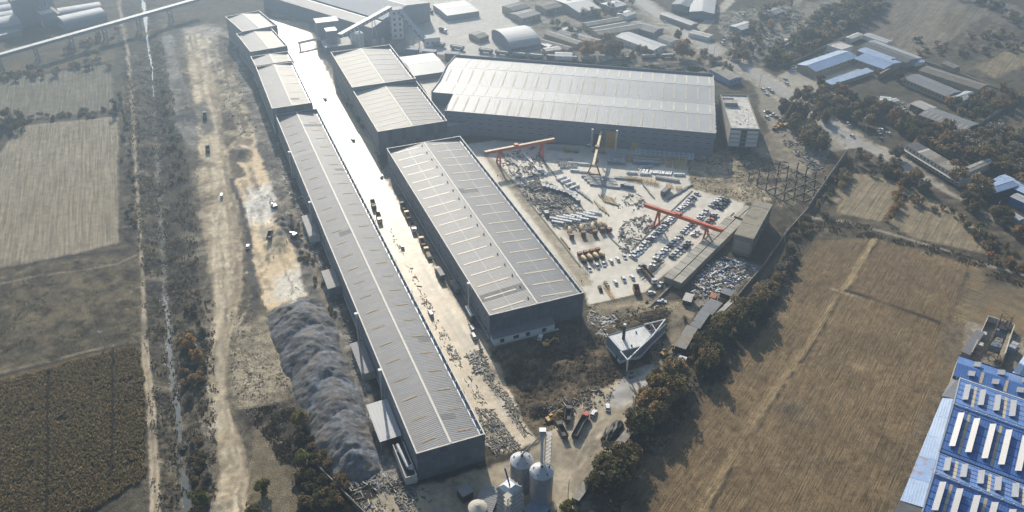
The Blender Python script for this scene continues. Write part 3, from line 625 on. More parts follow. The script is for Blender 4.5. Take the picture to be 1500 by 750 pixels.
# ---- hall A (long) ; near section
A = factory('factory_hall', 'very long low grey hall left of the dusty factory road', (-35.3, 227.1, 0), .3918, 27.7, 321.9, 14.83, nsky=(26, 26), skyw=(.25,.66), skm=(mSkyA, mSkyA), skt=.8, wins=('left',), nwin=26, winrows=2, seams=0, wallrows=5)
# ---- hall B
B = factory('factory_hall', 'wide grey hall with a white ridge line between the road and the storage yard', (-10.0, 312.7, 0), .3915, 48.2, 179.7, 14.32, roof=(mRoof, mRoof), nsky=(18, 18), skyw=((.12,.80), (.14,.84)), skm=(mSky, mSky), skt=.85, wins=('left',), nwin=18, winrows=3, seams=1, wallrows=4, rise=2.0, joint=mTrimB)
# ---- hall C (two steps)
c0, crz = (-86.2, 496.6, 0), .3851
sy = Vector((-math.sin(crz), math.cos(crz), 0)); lC = 142.8
gC = G(515.8, 131.4, 17); cut = (gC-Vector((c0[0], c0[1], 17))).dot(sy)
factory('factory_hall', 'cream-roofed hall nearest the far end of the storage hall, lower of the two joined', c0, crz, 46.2, cut, 17, roof=(mRoofC, mRoof), nsky=(10, 12), skyw=((.1,.95),(.1,.95)), skm=(mRoofW, mSkyD), skt=.8, nwin=16, winrows=2, seams=0, wallrows=2, gcol=1)
factory('factory_hall', 'cream-roofed hall standing half a storey higher behind its joined neighbour', tuple(Vector(c0)+sy*cut), crz, 46.2, lC-cut, 18.6, roof=(mRoofC, mRoof), nsky=(9, 7), skyw=((.1,.95),(.1,.95)), skm=(mRoofW, mSkyD), skt=.7, nwin=10, winrows=2, seams=0, wallrows=2, gcol=1)
# ---- hall D: big stepped hall at the back of the yard
pD, rD, wD, lD = rect3((654.5,160.5), (1047,194), (664,88), 17)
def big_hall():
    (x, y, _), rz, W_, _l = rect3((651,161), (1048.5,194.5), (655,140), 17)
    th = thing('factory_hall', 'widest hall with four pale roof bands behind the storage yard', 'factory', (x, y, 0), rz)
    # profile along local y: (y,z): eave, ridge1, valley/step..., total depth
    far = L_(th, G(1050.5, 111, 17)); Dp = far.y; s1 = L_(th, G(1048.3, 167, 19)).y; s2 = L_(th, G(1048.3, 150, 18.5)).y; s3 = L_(th, G(1048.5, 127, 19.6)).y
    bands = [(0, 15.6, s1, 18.2), (s1, 18.2, s2, 16.8), (s2, 16.8, s3, 19.6), (s3, 19.6, Dp, 16.6)]
    x2 = L_(th, G(632, 137, 17)).x
    x0s = [0, x2, x2, x2]
    for i, (ya, za, yb, zb) in enumerate(bands):
        x0 = x0s[i]; rf = MB().slab((x0+.4, ya, za), (W_-.4, ya, za), (W_-.4, yb, zb), (x0+.4, yb, zb), .2).build('roof_slope', (mRoof2 if i % 2 == 0 else mRoof3), th)
        n_ = 24; nrm = Vector((0, -(zb-za), yb-ya)).normalized(); A = Vector((0, ya, za)); Bv = Vector((0, yb, zb)); p = A.lerp(Bv, .14)+nrm*.12; q = A.lerp(Bv, .86)+nrm*.12; e = Vector((.55, 0, 0))
        me = MB().slab(p-e, p+e, q+e, q-e, .1).mesh('skylight_strip', mSkyP)
        for k in range(n_): link('skylight_strip', me, rf, (x0+(k+.6)*(W_-x0)/n_, 0, 0))
        MB().box(x0+.4, W_-.4, yb-.12, yb+.12, zb-.05, zb+.1).build('sheet_joint', mTrimB, rf)
        for k in range(12):
            MB().slab(A+Vector((x0+(k+.1)*(W_-x0)/12-.05, 0, .08)), A+Vector((x0+(k+.1)*(W_-x0)/12+.05, 0, .08)), Bv+Vector((x0+(k+.1)*(W_-x0)/12+.05, 0, .08)), Bv+Vector((x0+(k+.1)*(W_-x0)/12-.05, 0, .08)), .06).build('sheet_joint', mTrimB, rf)
    MB().box(0, W_, 0, .4, 0, 16.6).build('wall', mWallBlue, th)
    MB().box(W_-.4, W_, .4, Dp, 0, 15.4).build('wall', mWall, th); MB().box(0, .4, .4, s1, 0, 16.6).build('wall', mWallBlue, th)
    MB().box(x2, 0, s1-.4, s1, 0, 18).build('wall', mWallBlue, th); MB().box(x2, x2+.4, s1, Dp, 0, 17.0).build('wall', mWall, th)
    MB().box(x2+.4, W_-.4, Dp-.4, Dp, 0, 18.4).build('wall', mWallBlue, th)
    # gable parapets following the profile
    for xx in (W_-.5, x2):
        pts = [(0 if xx > 0 else s1, 15.2)]+[(b[0], b[1]+1.0) for b in bands if xx > 0 or b[0] >= s1]+[(Dp, 17.6), (Dp, 15.2)]
        MB().prof([(p[0], p[1]) for p in pts], xx, xx+.45, 'x').build('gable_parapet', mConcL, th)
    k = 0
    while k*6 < Dp-3:
        MB().box(W_+.01, W_+.5, k*6+1, k*6+3.2, 12.5, 17.6).build('parapet_fin', mConcL, th); k += 1
    # coping & windows on the yard side
    MB().box(0, W_, -.15, .45, 16.6, 16.75).build('coping', mTrim, th)
    fm = MB().box(-1.7, 1.7, -.08, .0, -.45, .45).mesh('window', mTrimB); gm = [MB().box(a, a+1.0, -.12, -.02, -.36, .36).mesh('window_pane', mGlass) for a in (-1.6, -.5, .6)]
    for i in range(26):
        for j in range(3):
            if 9 < i < 15 and j < 2 and i in (11, 12, 13): continue
            o = link('window', fm, th, (4+i*(W_-8)/25, 0, (5.2, 9.2, 12.8)[j])); [link('window_pane', g_, o) for g_ in gm]
    for i in range(27):
        MB().box(1+i*(W_-2)/26-.15, 1+i*(W_-2)/26+.15, -.2, -.01, 0, 16.5).build('wall_rib', mWallBlue, th)
    # yellow freight doors
    for (px0, px1, py, z0, z1) in ((887, 904, 209, .0, 11.5), (925, 935, 211, 0, 5.5), (868, 882, 207, 0, 9)):
        a = L_(th, G(px0, py, 2)).x; b = L_(th, G(px1, py, 2)).x; nm = 'freight_door'
        MB().box(a, b, -.35, -.22, z0+.1, z1).build(nm, mYellow if px0 != 868 else mDark, th)
    return th
mRoof2 = mat('roof_sheet_pale', (.34,.35,.36), .55, .06, .03, 0, metal=.1, spec=.5, stripe=(0, 1.2, .035, .03), dirt=((.28,.275,.26), .04, .5))
mRoof3 = mat('roof_sheet_pale_dull', (.29,.30,.31), .55, .06, .03, 0, metal=.1, spec=.5, stripe=(0, 1.2, .035, .03), dirt=((.25,.245,.23), .04, .5))
mSkyP = mat('skylight_pale', (.50,.46,.37), .6, .2, .2)
mWallBlue = mat('wall_sheet_blue_grey', (.19,.22,.265), .7, .12, .2, stripe=(0, 1.0, .05, .03))
mYellow = mat('ochre_paint', (.50,.30,.07), .6, .15, .5)
D = big_hall()
# ---- lower link blocks between C and D
def box_building(name, label, cat, NL, NR, FL, z, wallm, roofm, par=.8, nwin=0, rows=1, group=None, extra=None, z0=0, winm=None, wsz=(1.4,1.2), sides=('front',), pm=None):
    pos, rz, w_, l_ = rect3(NL, NR, FL, z); th = thing(name, label, cat, pos, rz, group)
    t = .3
    for q in (MB().box(0, w_, 0, t, 0, z), MB().box(0, w_, l_-t, l_, 0, z), MB().box(0, t, t, l_-t, 0, z), MB().box(w_-t, w_, t, l_-t, 0, z)): q.build('wall', wallm, th)
    MB().box(t, w_-t, t, l_-t, z-par-.2, z-par).build('roof', roofm, th)
    if par > .3:
        for q in (MB().box(-.06, w_+.06, -.06, t+.06, z, z+.08), MB().box(-.06, w_+.06, l_-t-.06, l_+.06, z, z+.08), MB().box(-.06, t+.06, t+.06, l_-t-.06, z, z+.08), MB().box(w_-t-.06, w_+.06, t+.06, l_-t-.06, z, z+.08)): q.build('coping', pm or mTrim, th)
    windows(th, w_, l_, z, nwin, rows, winm, wsz, sides, par)
    return th, w_, l_
def windows(th, w_, l_, z, nwin, rows, winm, wsz, sides, par=0):
    if not nwin: return
    for sd_ in sides:
        ln = w_ if sd_ in ('front',) else l_; a, b = wsz
        if sd_ == 'front': fm = MB().box(-a/2-.1, a/2+.1, -.06, -.003, -b/2-.1, b/2+.1).mesh('window', mTrimB); gm = MB().box(-a/2, a/2, -.09, -.01, -b/2, b/2).mesh('window_pane', mGlass)
        else:
            x_ = -.06 if sd_ == 'left' else .0
            fm = MB().box(x_, x_+.06, -a/2-.1, a/2+.1, -b/2-.1, b/2+.1).mesh('window', mTrimB); gm = MB().box(x_-.03, x_+.09, -a/2, a/2, -b/2, b/2).mesh('window_pane', mGlass)
        n_ = nwin if sd_ == 'front' else max(1, int(nwin*l_/w_))
        for i in range(n_):
            for j in range(rows):
                p = ((i+.5)*ln/n_, 0, (z-par)*(j+.6)/rows) if sd_ == 'front' else ((0 if sd_ == 'left' else w_), (i+.5)*ln/n_, (z-par)*(j+.6)/rows)
                o = link('window', fm, th, p); link('window_pane', gm, o)
def gable_building(name, label, cat, NL, NR, FL, z, wallm, roofm, rise=1.4, over=.4, along='x', nwin=0, rows=1, group=None, sides=('front',), wsz=(1.2,1.2), strips=0, roof2=None, stripm=None, mono=False):
    """pitched roof; ridge parallel to local x ('x') or y ('y')"""
    pos, rz, w_, l_ = rect3(NL, NR, FL, z); th = thing(name, label, cat, pos, rz, group); t = .25
    if mono:
        MB().prof([(0,0),(l_,0),(l_,z+rise-.05),(0,z-.05)], 0, t, 'x').build('wall', wallm, th); MB().prof([(0,0),(l_,0),(l_,z+rise-.05),(0,z-.05)], w_-t, w_, 'x').build('wall', wallm, th)
        MB().box(t, w_-t, 0, t, 0, z-.05).build('wall', wallm, th); MB().box(t, w_-t, l_-t, l_, 0, z+rise-.08).build('wall', wallm, th)
        MB().slab((-over,-over,z), (w_+over,-over,z), (w_+over,l_+over,z+rise), (-over,l_+over,z+rise), .12).build('roof', roofm, th)
    elif along == 'x':
        m = l_/2; pr = [(0,0),(l_,0),(l_,z),(m,z+rise-.1),(0,z)]
        MB().prof(pr, 0, t, 'x').build('wall', wallm, th); MB().prof(pr, w_-t, w_, 'x').build('wall', wallm, th)
        MB().box(t, w_-t, 0, t, 0, z-.05).build('wall', wallm, th); MB().box(t, w_-t, l_-t, l_, 0, z-.05).build('wall', wallm, th)
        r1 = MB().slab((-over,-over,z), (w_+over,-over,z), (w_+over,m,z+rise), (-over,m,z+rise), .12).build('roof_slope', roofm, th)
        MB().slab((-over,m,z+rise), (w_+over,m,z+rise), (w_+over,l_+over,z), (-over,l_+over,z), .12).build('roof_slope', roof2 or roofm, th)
        MB().box(-over, w_+over, m-.2, m+.2, z+rise, z+rise+.1).build('ridge_cap', mTrimB, th)
        for i in range(strips):
            x = (i+.5)*w_/strips; a = Vector((0, m*.15, z+rise*.15+.06)); b = Vector((0, m*.9, z+rise*.9+.06)); e = Vector((.45,0,0)); X_ = Vector((x,0,0))
            MB().slab(X_+a-e, X_+a+e, X_+b+e, X_+b-e, .05).build('skylight_strip', stripm or mSky, r1)
    else:
        m = w_/2; pr = [(0,0),(w_,0),(w_,z),(m,z+rise-.1),(0,z)]
        MB().prof(pr, 0, t, 'y').build('wall', wallm, th); MB().prof(pr, l_-t, l_, 'y').build('wall', wallm, th)
        MB().box(0, t, t, l_-t, 0, z-.05).build('wall', wallm, th); MB().box(w_-t, w_, t, l_-t, 0, z-.05).build('wall', wallm, th)
        MB().slab((-over,-over,z), (m,-over,z+rise), (m,l_+over,z+rise), (-over,l_+over,z), .12).build('roof_slope', roofm, th)
        MB().slab((m,-over,z+rise), (w_+over,-over,z), (w_+over,l_+over,z), (m,l_+over,z+rise), .12).build('roof_slope', roof2 or roofm, th)
        MB().box(m-.2, m+.2, -over, l_+over, z+rise, z+rise+.1).build('ridge_cap', mTrimB, th)
    windows(th, w_, l_, z, nwin, rows, None, wsz, sides)
    return th, w_, l_
# link blocks
box_building('link_building', 'flat-roofed grey link block between the cream hall and the widest hall', 'factory', (656,184), (706,177), (604,116), 9.5, mWallBlue, mRoofC, .6)
gable_building('white_roofed_hall', 'hall with a white low roof just behind the twin cream halls', 'factory', (607,111), (657,104), (584,84), 13, mWall, mRoofW, 1.2, .3, 'x', strips=0)
# ---- stepped halls at the far end of hall A
rzA = .3918; uA = Vector((math.cos(rzA), math.sin(rzA), 0)); vA = Vector((-math.sin(rzA), math.cos(rzA), 0))
steps = [((398.5,159), (457.5,150.5), (372,98), 18.5, 'grey and cream two-tone shed section, highest, just beyond the long hall', 5), ((374,96.5), (430,88.5), (366,83), 17.5, 'smallest shed section, in the middle of the stepped row beside the road', 3),
         ((367,76), (421,67), (354,48), 18, 'shed section with a pale right slope, second from the far end of the row', 0), ((355,46.5), (406,37), (344,22), 19, 'farthest shed section of the stepped row beside the dusty road', 0)]
for NL, NR, FL, z, lb, ns in steps:
    pos, rz, w_, l_ = rect3(NL, NR, FL, z)
    factory('shed_section', lb, pos, rz, w_, l_, z, roof=(mRoof, mRoofC), nsky=(0, ns), skm=(mSkyD, mSkyD), skt=.4, nwin=max(3, int(l_/9)), winrows=1, seams=0, wallrows=2, rise=1.6, gcol=1, wins=('left',))
# ---- white office block with concrete frame
def office():
    a_ = G(1070.5,187,16.3); pos, rz, w_, l_ = (a_.x, a_.y, 0), R_(-4), 18.6, (G(1067.5,137,16.3)-a_).length*.97
    th = thing('office_block', 'unfinished white four-storey block with a littered flat roof beside the widest hall', 'building', pos, rz); t = .3; h = 16.3
    for q in (MB().box(0, t, 0, l_, 3.2, h), MB().box(w_-t, w_, 0, l_, 3.2, h), MB().box(t, w_-t, l_-t, l_, 3.2, h)): q.build('wall', mConc, th)
    MB().box(t, w_-t, t, l_-t, h-1.2, h-1.0).build('roof', mOffRoof, th)
    MB().box(t, w_-t, 0, t, h-1.0, h).build('parapet', mConcL, th)
    for k in range(4):
        z0 = 3.2+k*3.0; MB().box(-.1, w_+.1, -.25, l_-.5, z0-.3, z0).build('floor_slab', mConc, th)
        for (a, b) in ((.3, w_*.38), (w_*.6, w_-.3)):
            MB().box(a, b, -.05, .2, z0+.15, z0+2.4).build('infill_panel', mWhite, th)
        MB().box(w_*.38, w_*.6, .5, .8, z0, z0+2.6).build('stair_recess', mDark, th)
        MB().box(w_*.42, w_*.56, .2, .35, z0+.3, z0+1.6).build('window', mGlass, th)
    for i in range(4):
        for y_ in (0.2, l_/2, l_-.6): MB().box(.1+i*(w_-.6)/3, .5+i*(w_-.6)/3, y_, y_+.4, 0, 3).build('column', mConc, th)
    MB().box(.8, w_*.5, l_*.66, l_*.76, h-1, h+1.6).build('roof_house', mConc, th)
    MB().box(.5, w_*.45, l_*.88, l_*.9, h-1, h+.2).build('roof_wall', mConcL, th)
    rx = sorted(random.uniform(w_*.3, w_-1.2) for _ in range(34))
    for i in range(34):
        x = rx[i]; y = random.uniform(1, l_*.75); s_ = random.uniform(.25, .8)
        tag(MB().taper(0, s_, 0, s_*random.uniform(.5, 2), 0, .5*s_, .05, .05, .1).build('rubble_piece', random.choice([mDark, mConc, mBlock]), None, loc(th) @ Vector((x, y, h-1)), random.random()*3), '%s small rubble piece on the unfinished block roof, counted from the left' % ordw(i), 'rubble', 'rubble on the unfinished block roof')
mOffRoof = mat('screed_roof', (.55,.53,.49), .85, .2, .25, dirt=((.25,.23,.2), .3, .7)); mBlock = mat('block_brown', (.22,.15,.10), .9, .2)
office()
# ---- triangular boiler house with chimney and pipes
def boiler():
    z = 7.4; P_ = [G(*q, z) for q in ((889,491), (909.7,514.5), (940,507), (955,490), (943,475.5))]
    o = P_[0]; th = thing('boiler_house', 'angular blue-grey boiler house with a pale flat roof and black chimney', 'building', (o.x, o.y, 0))
    pl = [(p.x-o.x, p.y-o.y) for p in P_]; n = len(pl); c = Vector((sum(p[0] for p in pl)/n, sum(p[1] for p in pl)/n))
    MB().prism([tuple(c+(Vector(p)-c)*.965) for p in pl], 6.9, 7.1).build('roof', mWhiteRoof, th)
    def wl(a, b, h, m_, nm, off=.3, z0=0):
        a = Vector((a[0], a[1], z0)); b = Vector((b[0], b[1], z0)); d = (b-a).normalized(); nn = Vector((-d.y, d.x, 0))*off; H_ = Vector((0,0,h-z0))
        MB().add([a, b, b+nn, a+nn, a+H_, b+H_, b+nn+H_, a+nn+H_], [(3,2,1,0),(4,5,6,7),(0,1,5,4),(1,2,6,5),(2,3,7,6),(3,0,4,7)]).build(nm, m_, th)
    for i in range(n):
        wl(pl[i], pl[(i+1) % n], z, mWallSteel, 'wall'); wl(pl[i], pl[(i+1) % n], 1.7, mWhite, 'plinth', -.14)
    tp = L_(th, G(976,474,5.6)); a_ = pl[3]; b_ = pl[4]
    wl(a_, tp, 5.6, mWallSteel, 'wing_wall'); wl(a_, tp, 1.7, mWhite, 'plinth', -.14); wl(tp, b_, 3.2, mWallSteel, 'wing_wall')
    MB().prism([a_, (tp.x, tp.y), b_], 2.0, 2.2).build('wing_floor', mWhiteRoof, th)
    f = L_(th, G(913.1, 496.4, 7.1)); MB().tube((f.x, f.y, 7.0), (f.x, f.y, 15.0), .75, .66, 14).build('chimney', mDark, th)
    MB().tube((f.x, f.y, 15.0), (f.x, f.y, 15.8), .8, .7, 14).build('chimney_cap', mWhite, th)
    for q in ((932,487.5), (925,507)):
        g = L_(th, G(*q, 7.1)); MB().tube((g.x, g.y, 7.1), (g.x, g.y, 7.8), .35, .4, 8).build('roof_vent', mDark, th)
    def pp(l, r=.35):
        m = MB()
        for a, b in zip(l[:-1], l[1:]): m.tube(L_(th, G(*a)), L_(th, G(*b)), r)
        return m
    pp([(909,515,7.9), (919.5,527.5,7.9)]).build('pipe', mWhite, th); pp([(919.5,527.5,7.9), (938,509,8.1), (956,492,8.1), (974.5,468,8.1)]).build('pipe', mWhite, th)
    pp([(919.5,527.5,7.9), (918,545,0)], .4).build('pipe_leg', mWhite, th); pp([(974.5,468,8.1), (944,475.5,8.1)], .35).build('pipe', mWhite, th)
    pp([(954,473.5,8.0), (961,484.5,8.0)], .2).build('pipe', mWhite, th); pp([(953,473,8), (953,479,2)], .3).build('pipe_leg', mWhite, th)
    for k in range(6):
        t = (k+.5)/6; u = Vector(pl[0]).lerp(Vector(pl[4]), t); v = Vector(pl[1]).lerp(Vector(pl[2] if k < 5 else pl[3]), t); MB().bar((*u.lerp(v,.05), 7.14), (*u.lerp(v,.93), 7.14), .16, .06).build('roof_seam', mConcL, th)
    d0 = Vector(pl[0]).lerp(Vector(pl[1]), .72); d1 = Vector(pl[0]).lerp(Vector(pl[1]), .82); wl(d0, d1, 2.6, mDark, 'door', -.2)
mWallSteel = mat('wall_steel_blue', (.19,.225,.27), .6, .1, .2, stripe=(0, .8, .05, .02)); mWhiteRoof = mat('roof_membrane', (.56,.56,.55), .55, .1, .15, dirt=((.40,.39,.38), .2, .5))
boiler()
# ---- white lean-to in front of hall B
def annex():
    pos = B.location; th = thing('lean_to_annex', 'long low white annex with dark doorways against the near end wall of the ridge-lined hall', 'building', tuple(pos), .3915)
    W2 = 31.5
    MB().box(.2, W2, -4.2, -4.0, 0, 3.6).build('wall', mWhite, th); MB().box(.2, .45, -4.0, -.12, 0, 3.6).build('wall', mWhite, th); MB().box(W2-.25, W2, -4.0, -.12, 0, 3.6).build('wall', mWhite, th)
    MB().slab((-.1,-4.6,3.5), (W2+.3,-4.6,3.5), (W2+.3,-.12,4.6), (-.1,-.12,4.6), .15).build('roof', mRoof, th)
    for x, w2 in ((3.6, 2.0), (10.3, 2.8), (16.6, 2.0), (25, 2.0)): MB().box(x, x+w2, -4.32, -4.21, .1 if w2 < 2.5 else .6, 2.4).build('door', mGlass, th)
    MB().box(.2, W2+2, -5.4, -4.22, 0, .25).build('step', mConcL, th)
annex()
# ---- lean-to structures along hall A's left side
def a_side(x0, x1, y0, y1, z, label, m_, roofm, name='lean_to_shed', cat='shed', legs=False, mono=.6):
    p = loc(A) @ Vector((x0, y0, 0)); th = thing(name, label, cat, tuple(p), rzA); w_ = x1-x0; l_ = y1-y0
    if legs:
        for i in range(4):
            for x in (.1, w_-.35): MB().box(x, x+.25, .2+i*(l_-.6)/3, .45+i*(l_-.6)/3, 0, z).build('post', mSteel, th)
    else:
        for q in (MB().box(0, w_, 0, .2, 0, z), MB().box(0, .2, .2, l_-.2, 0, z), MB().box(0, w_, l_-.2, l_, 0, z), MB().box(w_-.2, w_, .2, l_-.2, 0, z)): q.build('wall', m_, th)
    MB().slab((-.3,-.3,z+.05), (w_,-.3,z+mono), (w_,l_+.3,z+mono), (-.3,l_+.3,z+.05), .14).build('roof', roofm, th); return th
a_side(-9.4, -.6, 20, 42, 5.5, 'white-roofed canopy by the near corner of the very long hall', mWhite, mRoofW, legs=True)
a_side(-6.2, -.5, 63, 85, 4.2, 'low grey lean-to beside the very long hall, near its middle blowers', mConc, mRoof)
a_side(-6.8, -.5, 130, 146, 5.0, 'light grey lean-to on the left flank of the very long hall, opposite the fresh spoil', mWall, mRoof)
a_side(-6.0, -.5, 182, 204, 4.6, 'grey container-like lean-to beside a white chimney on the very long hall', mWhite, mRoof)
def trough():
    p = loc(A) @ Vector((-5.2, 0, 0)); th = thing('settling_tank', 'narrow concrete tank along the near left corner of the very long hall', 'tank', tuple(p), rzA)
    MB().box(0, .4, -1, 17.5, 0, 4.6).build('wall', mConcL, th); MB().box(.4, 4.6, -1, -.6, 0, 4.6).build('wall', mConcL, th); MB().box(4.2, 4.6, -.6, 17.5, 0, 4.6).build('wall', mConcL, th); MB().box(.4, 4.2, -.6, 17.5, 0, 3.6).build('floor', mDark, th)
    tb = thing('dust_duct', 'fat silver duct lying along the narrow concrete tank', 'duct', tuple(p+Vector((0,0,4.6))), rzA)
    MB().tube((2.4, 3, .7), (1.6, 16, .7), .75, n=12).build('pipe', mSteel, tb); MB().tube((2.4, 3, .7), (4.1, 2.2, .4), .75, n=12).build('elbow', mSteel, tb); MB().box(3.3, 4.1, 3.4, 4.2, 0, .8).build('fan_box', mSteel, tb)
trough()
for i, (y_, hh) in enumerate(((46, 19), (88, 18), (196, 17), (258, 18))):
    p = loc(A) @ Vector((-1.7, y_, 0)); lb = ['dark', 'slim', 'white-capped', 'far'][i]
    th = thing('flue_stack', ['grey flue pipe rising by the white-roofed canopy', 'slender flue pipe on the left wall of the very long hall, beyond the canopy', 'white-capped flue pipe near the container-like lean-to', 'white-capped flue pipe farthest along the very long hall'][i], 'chimney', tuple(p), rzA, 'flue pipes along the very long hall')
    MB().tube((0,0,0), (0,0,hh), .55, n=12).build('pipe', mSteel, th); MB().tube((0,0,hh), (0,0,hh+.6), .8, n=12).build('cap', mWhite, th)
p = loc(B) @ Vector((-1.6, 24, 0)); th = thing('flue_stack', 'white-capped grey flue on the road side of the ridge-lined hall', 'chimney', tuple(p), rzA)
MB().tube((0,0,0), (0,0,16.5), .6, n=12).build('pipe', mSteel, th); MB().tube((0,0,16.5), (0,0,17.1), .85, n=12).build('cap', mWhite, th)
th = thing('dust_collector', 'silver ducts and cyclone drum at the foot of the ridge-lined hall wall', 'machine', tuple(loc(B) @ Vector((-4.5, 15, 0))), rzA)
m = MB(); 
for k in range(2): m.tube((.5+k*1.1, 0, 4), (.5+k*1.1, 7.5, 4.6), .45, n=10)
m.build('duct', mSteel, th); MB().lathe([(.2,0),(1.1,1.6),(1.3,2.2),(1.3,4),(.6,4.6)], 1.1, -1.2, 14).build('cyclone', mDark, th)
for q in ((.4,1),(1.8,1),(.4,6.5),(1.8,6.5)): MB().box(q[0]-.1, q[0]+.1, q[1]-.1, q[1]+.1, 0, 4).build('leg', mDark, th)
# ================================================================ OTHER STRUCTURES
def zfor(b, t):
    g = G(*b); lo, hi = 0.1, 90.0
    def py(z):
        d = Vector((g.x, g.y, z-CH)); return 375-CF*(d.dot(_u))/d.dot(_fw)
    for _ in range(30):
        m = (lo+hi)/2
        if py(m) > t[1]: lo = m
        else: hi = m
    return (lo+hi)/2
mRed = mat('crane_red_paint', (.58,.11,.04), .5, .15, .4, dirt=((.30,.16,.10), .5, .4))
mCreamB = mat('crane_cream_bright', (.66,.54,.34), .5, .15, .4)
mOch = mat('crane_leg_brown', (.30,.17,.07), .6, .2, .5)
mCream = mat('crane_cream_paint', (.52,.42,.26), .5, .15, .4)
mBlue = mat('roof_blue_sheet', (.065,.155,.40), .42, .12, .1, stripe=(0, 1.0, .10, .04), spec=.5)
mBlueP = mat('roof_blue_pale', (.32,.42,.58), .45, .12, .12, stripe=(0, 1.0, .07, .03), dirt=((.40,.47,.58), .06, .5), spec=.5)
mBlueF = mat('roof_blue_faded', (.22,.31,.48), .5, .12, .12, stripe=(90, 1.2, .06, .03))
mTan = mat('wall_tan', (.36,.31,.23), .85, .15, .3); mTile = mat('roof_tiles_brown', (.17,.145,.12), .85, .2, .3, stripe=(0, .7, .12, .05)); mTileG = mat('roof_tiles_grey', (.24,.235,.225), .8, .18, .3, stripe=(0, .8, .1, .04))
mFelt = mat('roof_felt_patched', (.27,.25,.21), .85, .25, .2, dirt=((.14,.12,.10), .25, .6)); mBrick = mat('wall_brick_dull', (.22,.16,.12), .9, .2, .6)
mTileD = mat('roof_slate_dark', (.085,.085,.09), .8, .2, .3); mRoofL = mRoof; mRust = mat('roof_rust_stained', (.24,.225,.20), .8, .2, .2, dirt=((.22,.14,.08), .2, .7), stripe=(0,.9,.06,.03)); mFarW = mat('wall_far_grey', (.25,.26,.27), .85, .1)
# ---- viaduct-borne conveyor in the far left corner
def viaduct():
    a = G(-60, 99, 13); b = G(3+3, 80, 13); zt = 13.0
    p0 = G(-70, 98.5, zt); p1 = G(290, -3, zt); d = (p1-p0).normalized(); Ln = (p1-p0).length
    th = thing('conveyor_bridge', 'long pale elevated conveyor bridge on concrete piers across the far left corner', 'bridge', (p0.x, p0.y, 0), math.atan2(d.y, d.x))
    nb = 14
    for k in range(nb):
        MB().box(Ln*k/nb+.05, Ln*(k+1)/nb-.05, -2.4, 2.4, zt-.3, zt).build('deck_roof', mDeck, th)
    MB().box(0, Ln, -2.0, 2.0, zt-2.6, zt-.31).build('girder', mWallBlue, th); MB().box(0, Ln, 3.2, 4.2, zt-1.8, zt-1.2).build('walkway', mSteel, th)
    pier = MB()
    for y in (-1.8, 1.8): pier.taper(-.7, .7, y*1.4-.6, y*1.4+.6, 0, zt-2.6, .15, .1, .1)
    pier.box(-.5, .5, -2.4, 2.4, zt*.5, zt*.5+.7); me = pier.mesh('pier', mConc); i = 0
    for q in ((-47,124), (13,108), (65,92), (115,75.5), (162,61), (208,45), (250,30)):
        g = L_(th, G(*q)); link('pier', me, th, (g.x, 0, 0))
mDeck = mat('deck_white_sheet', (.55,.55,.53), .6, .1, .2)
viaduct()
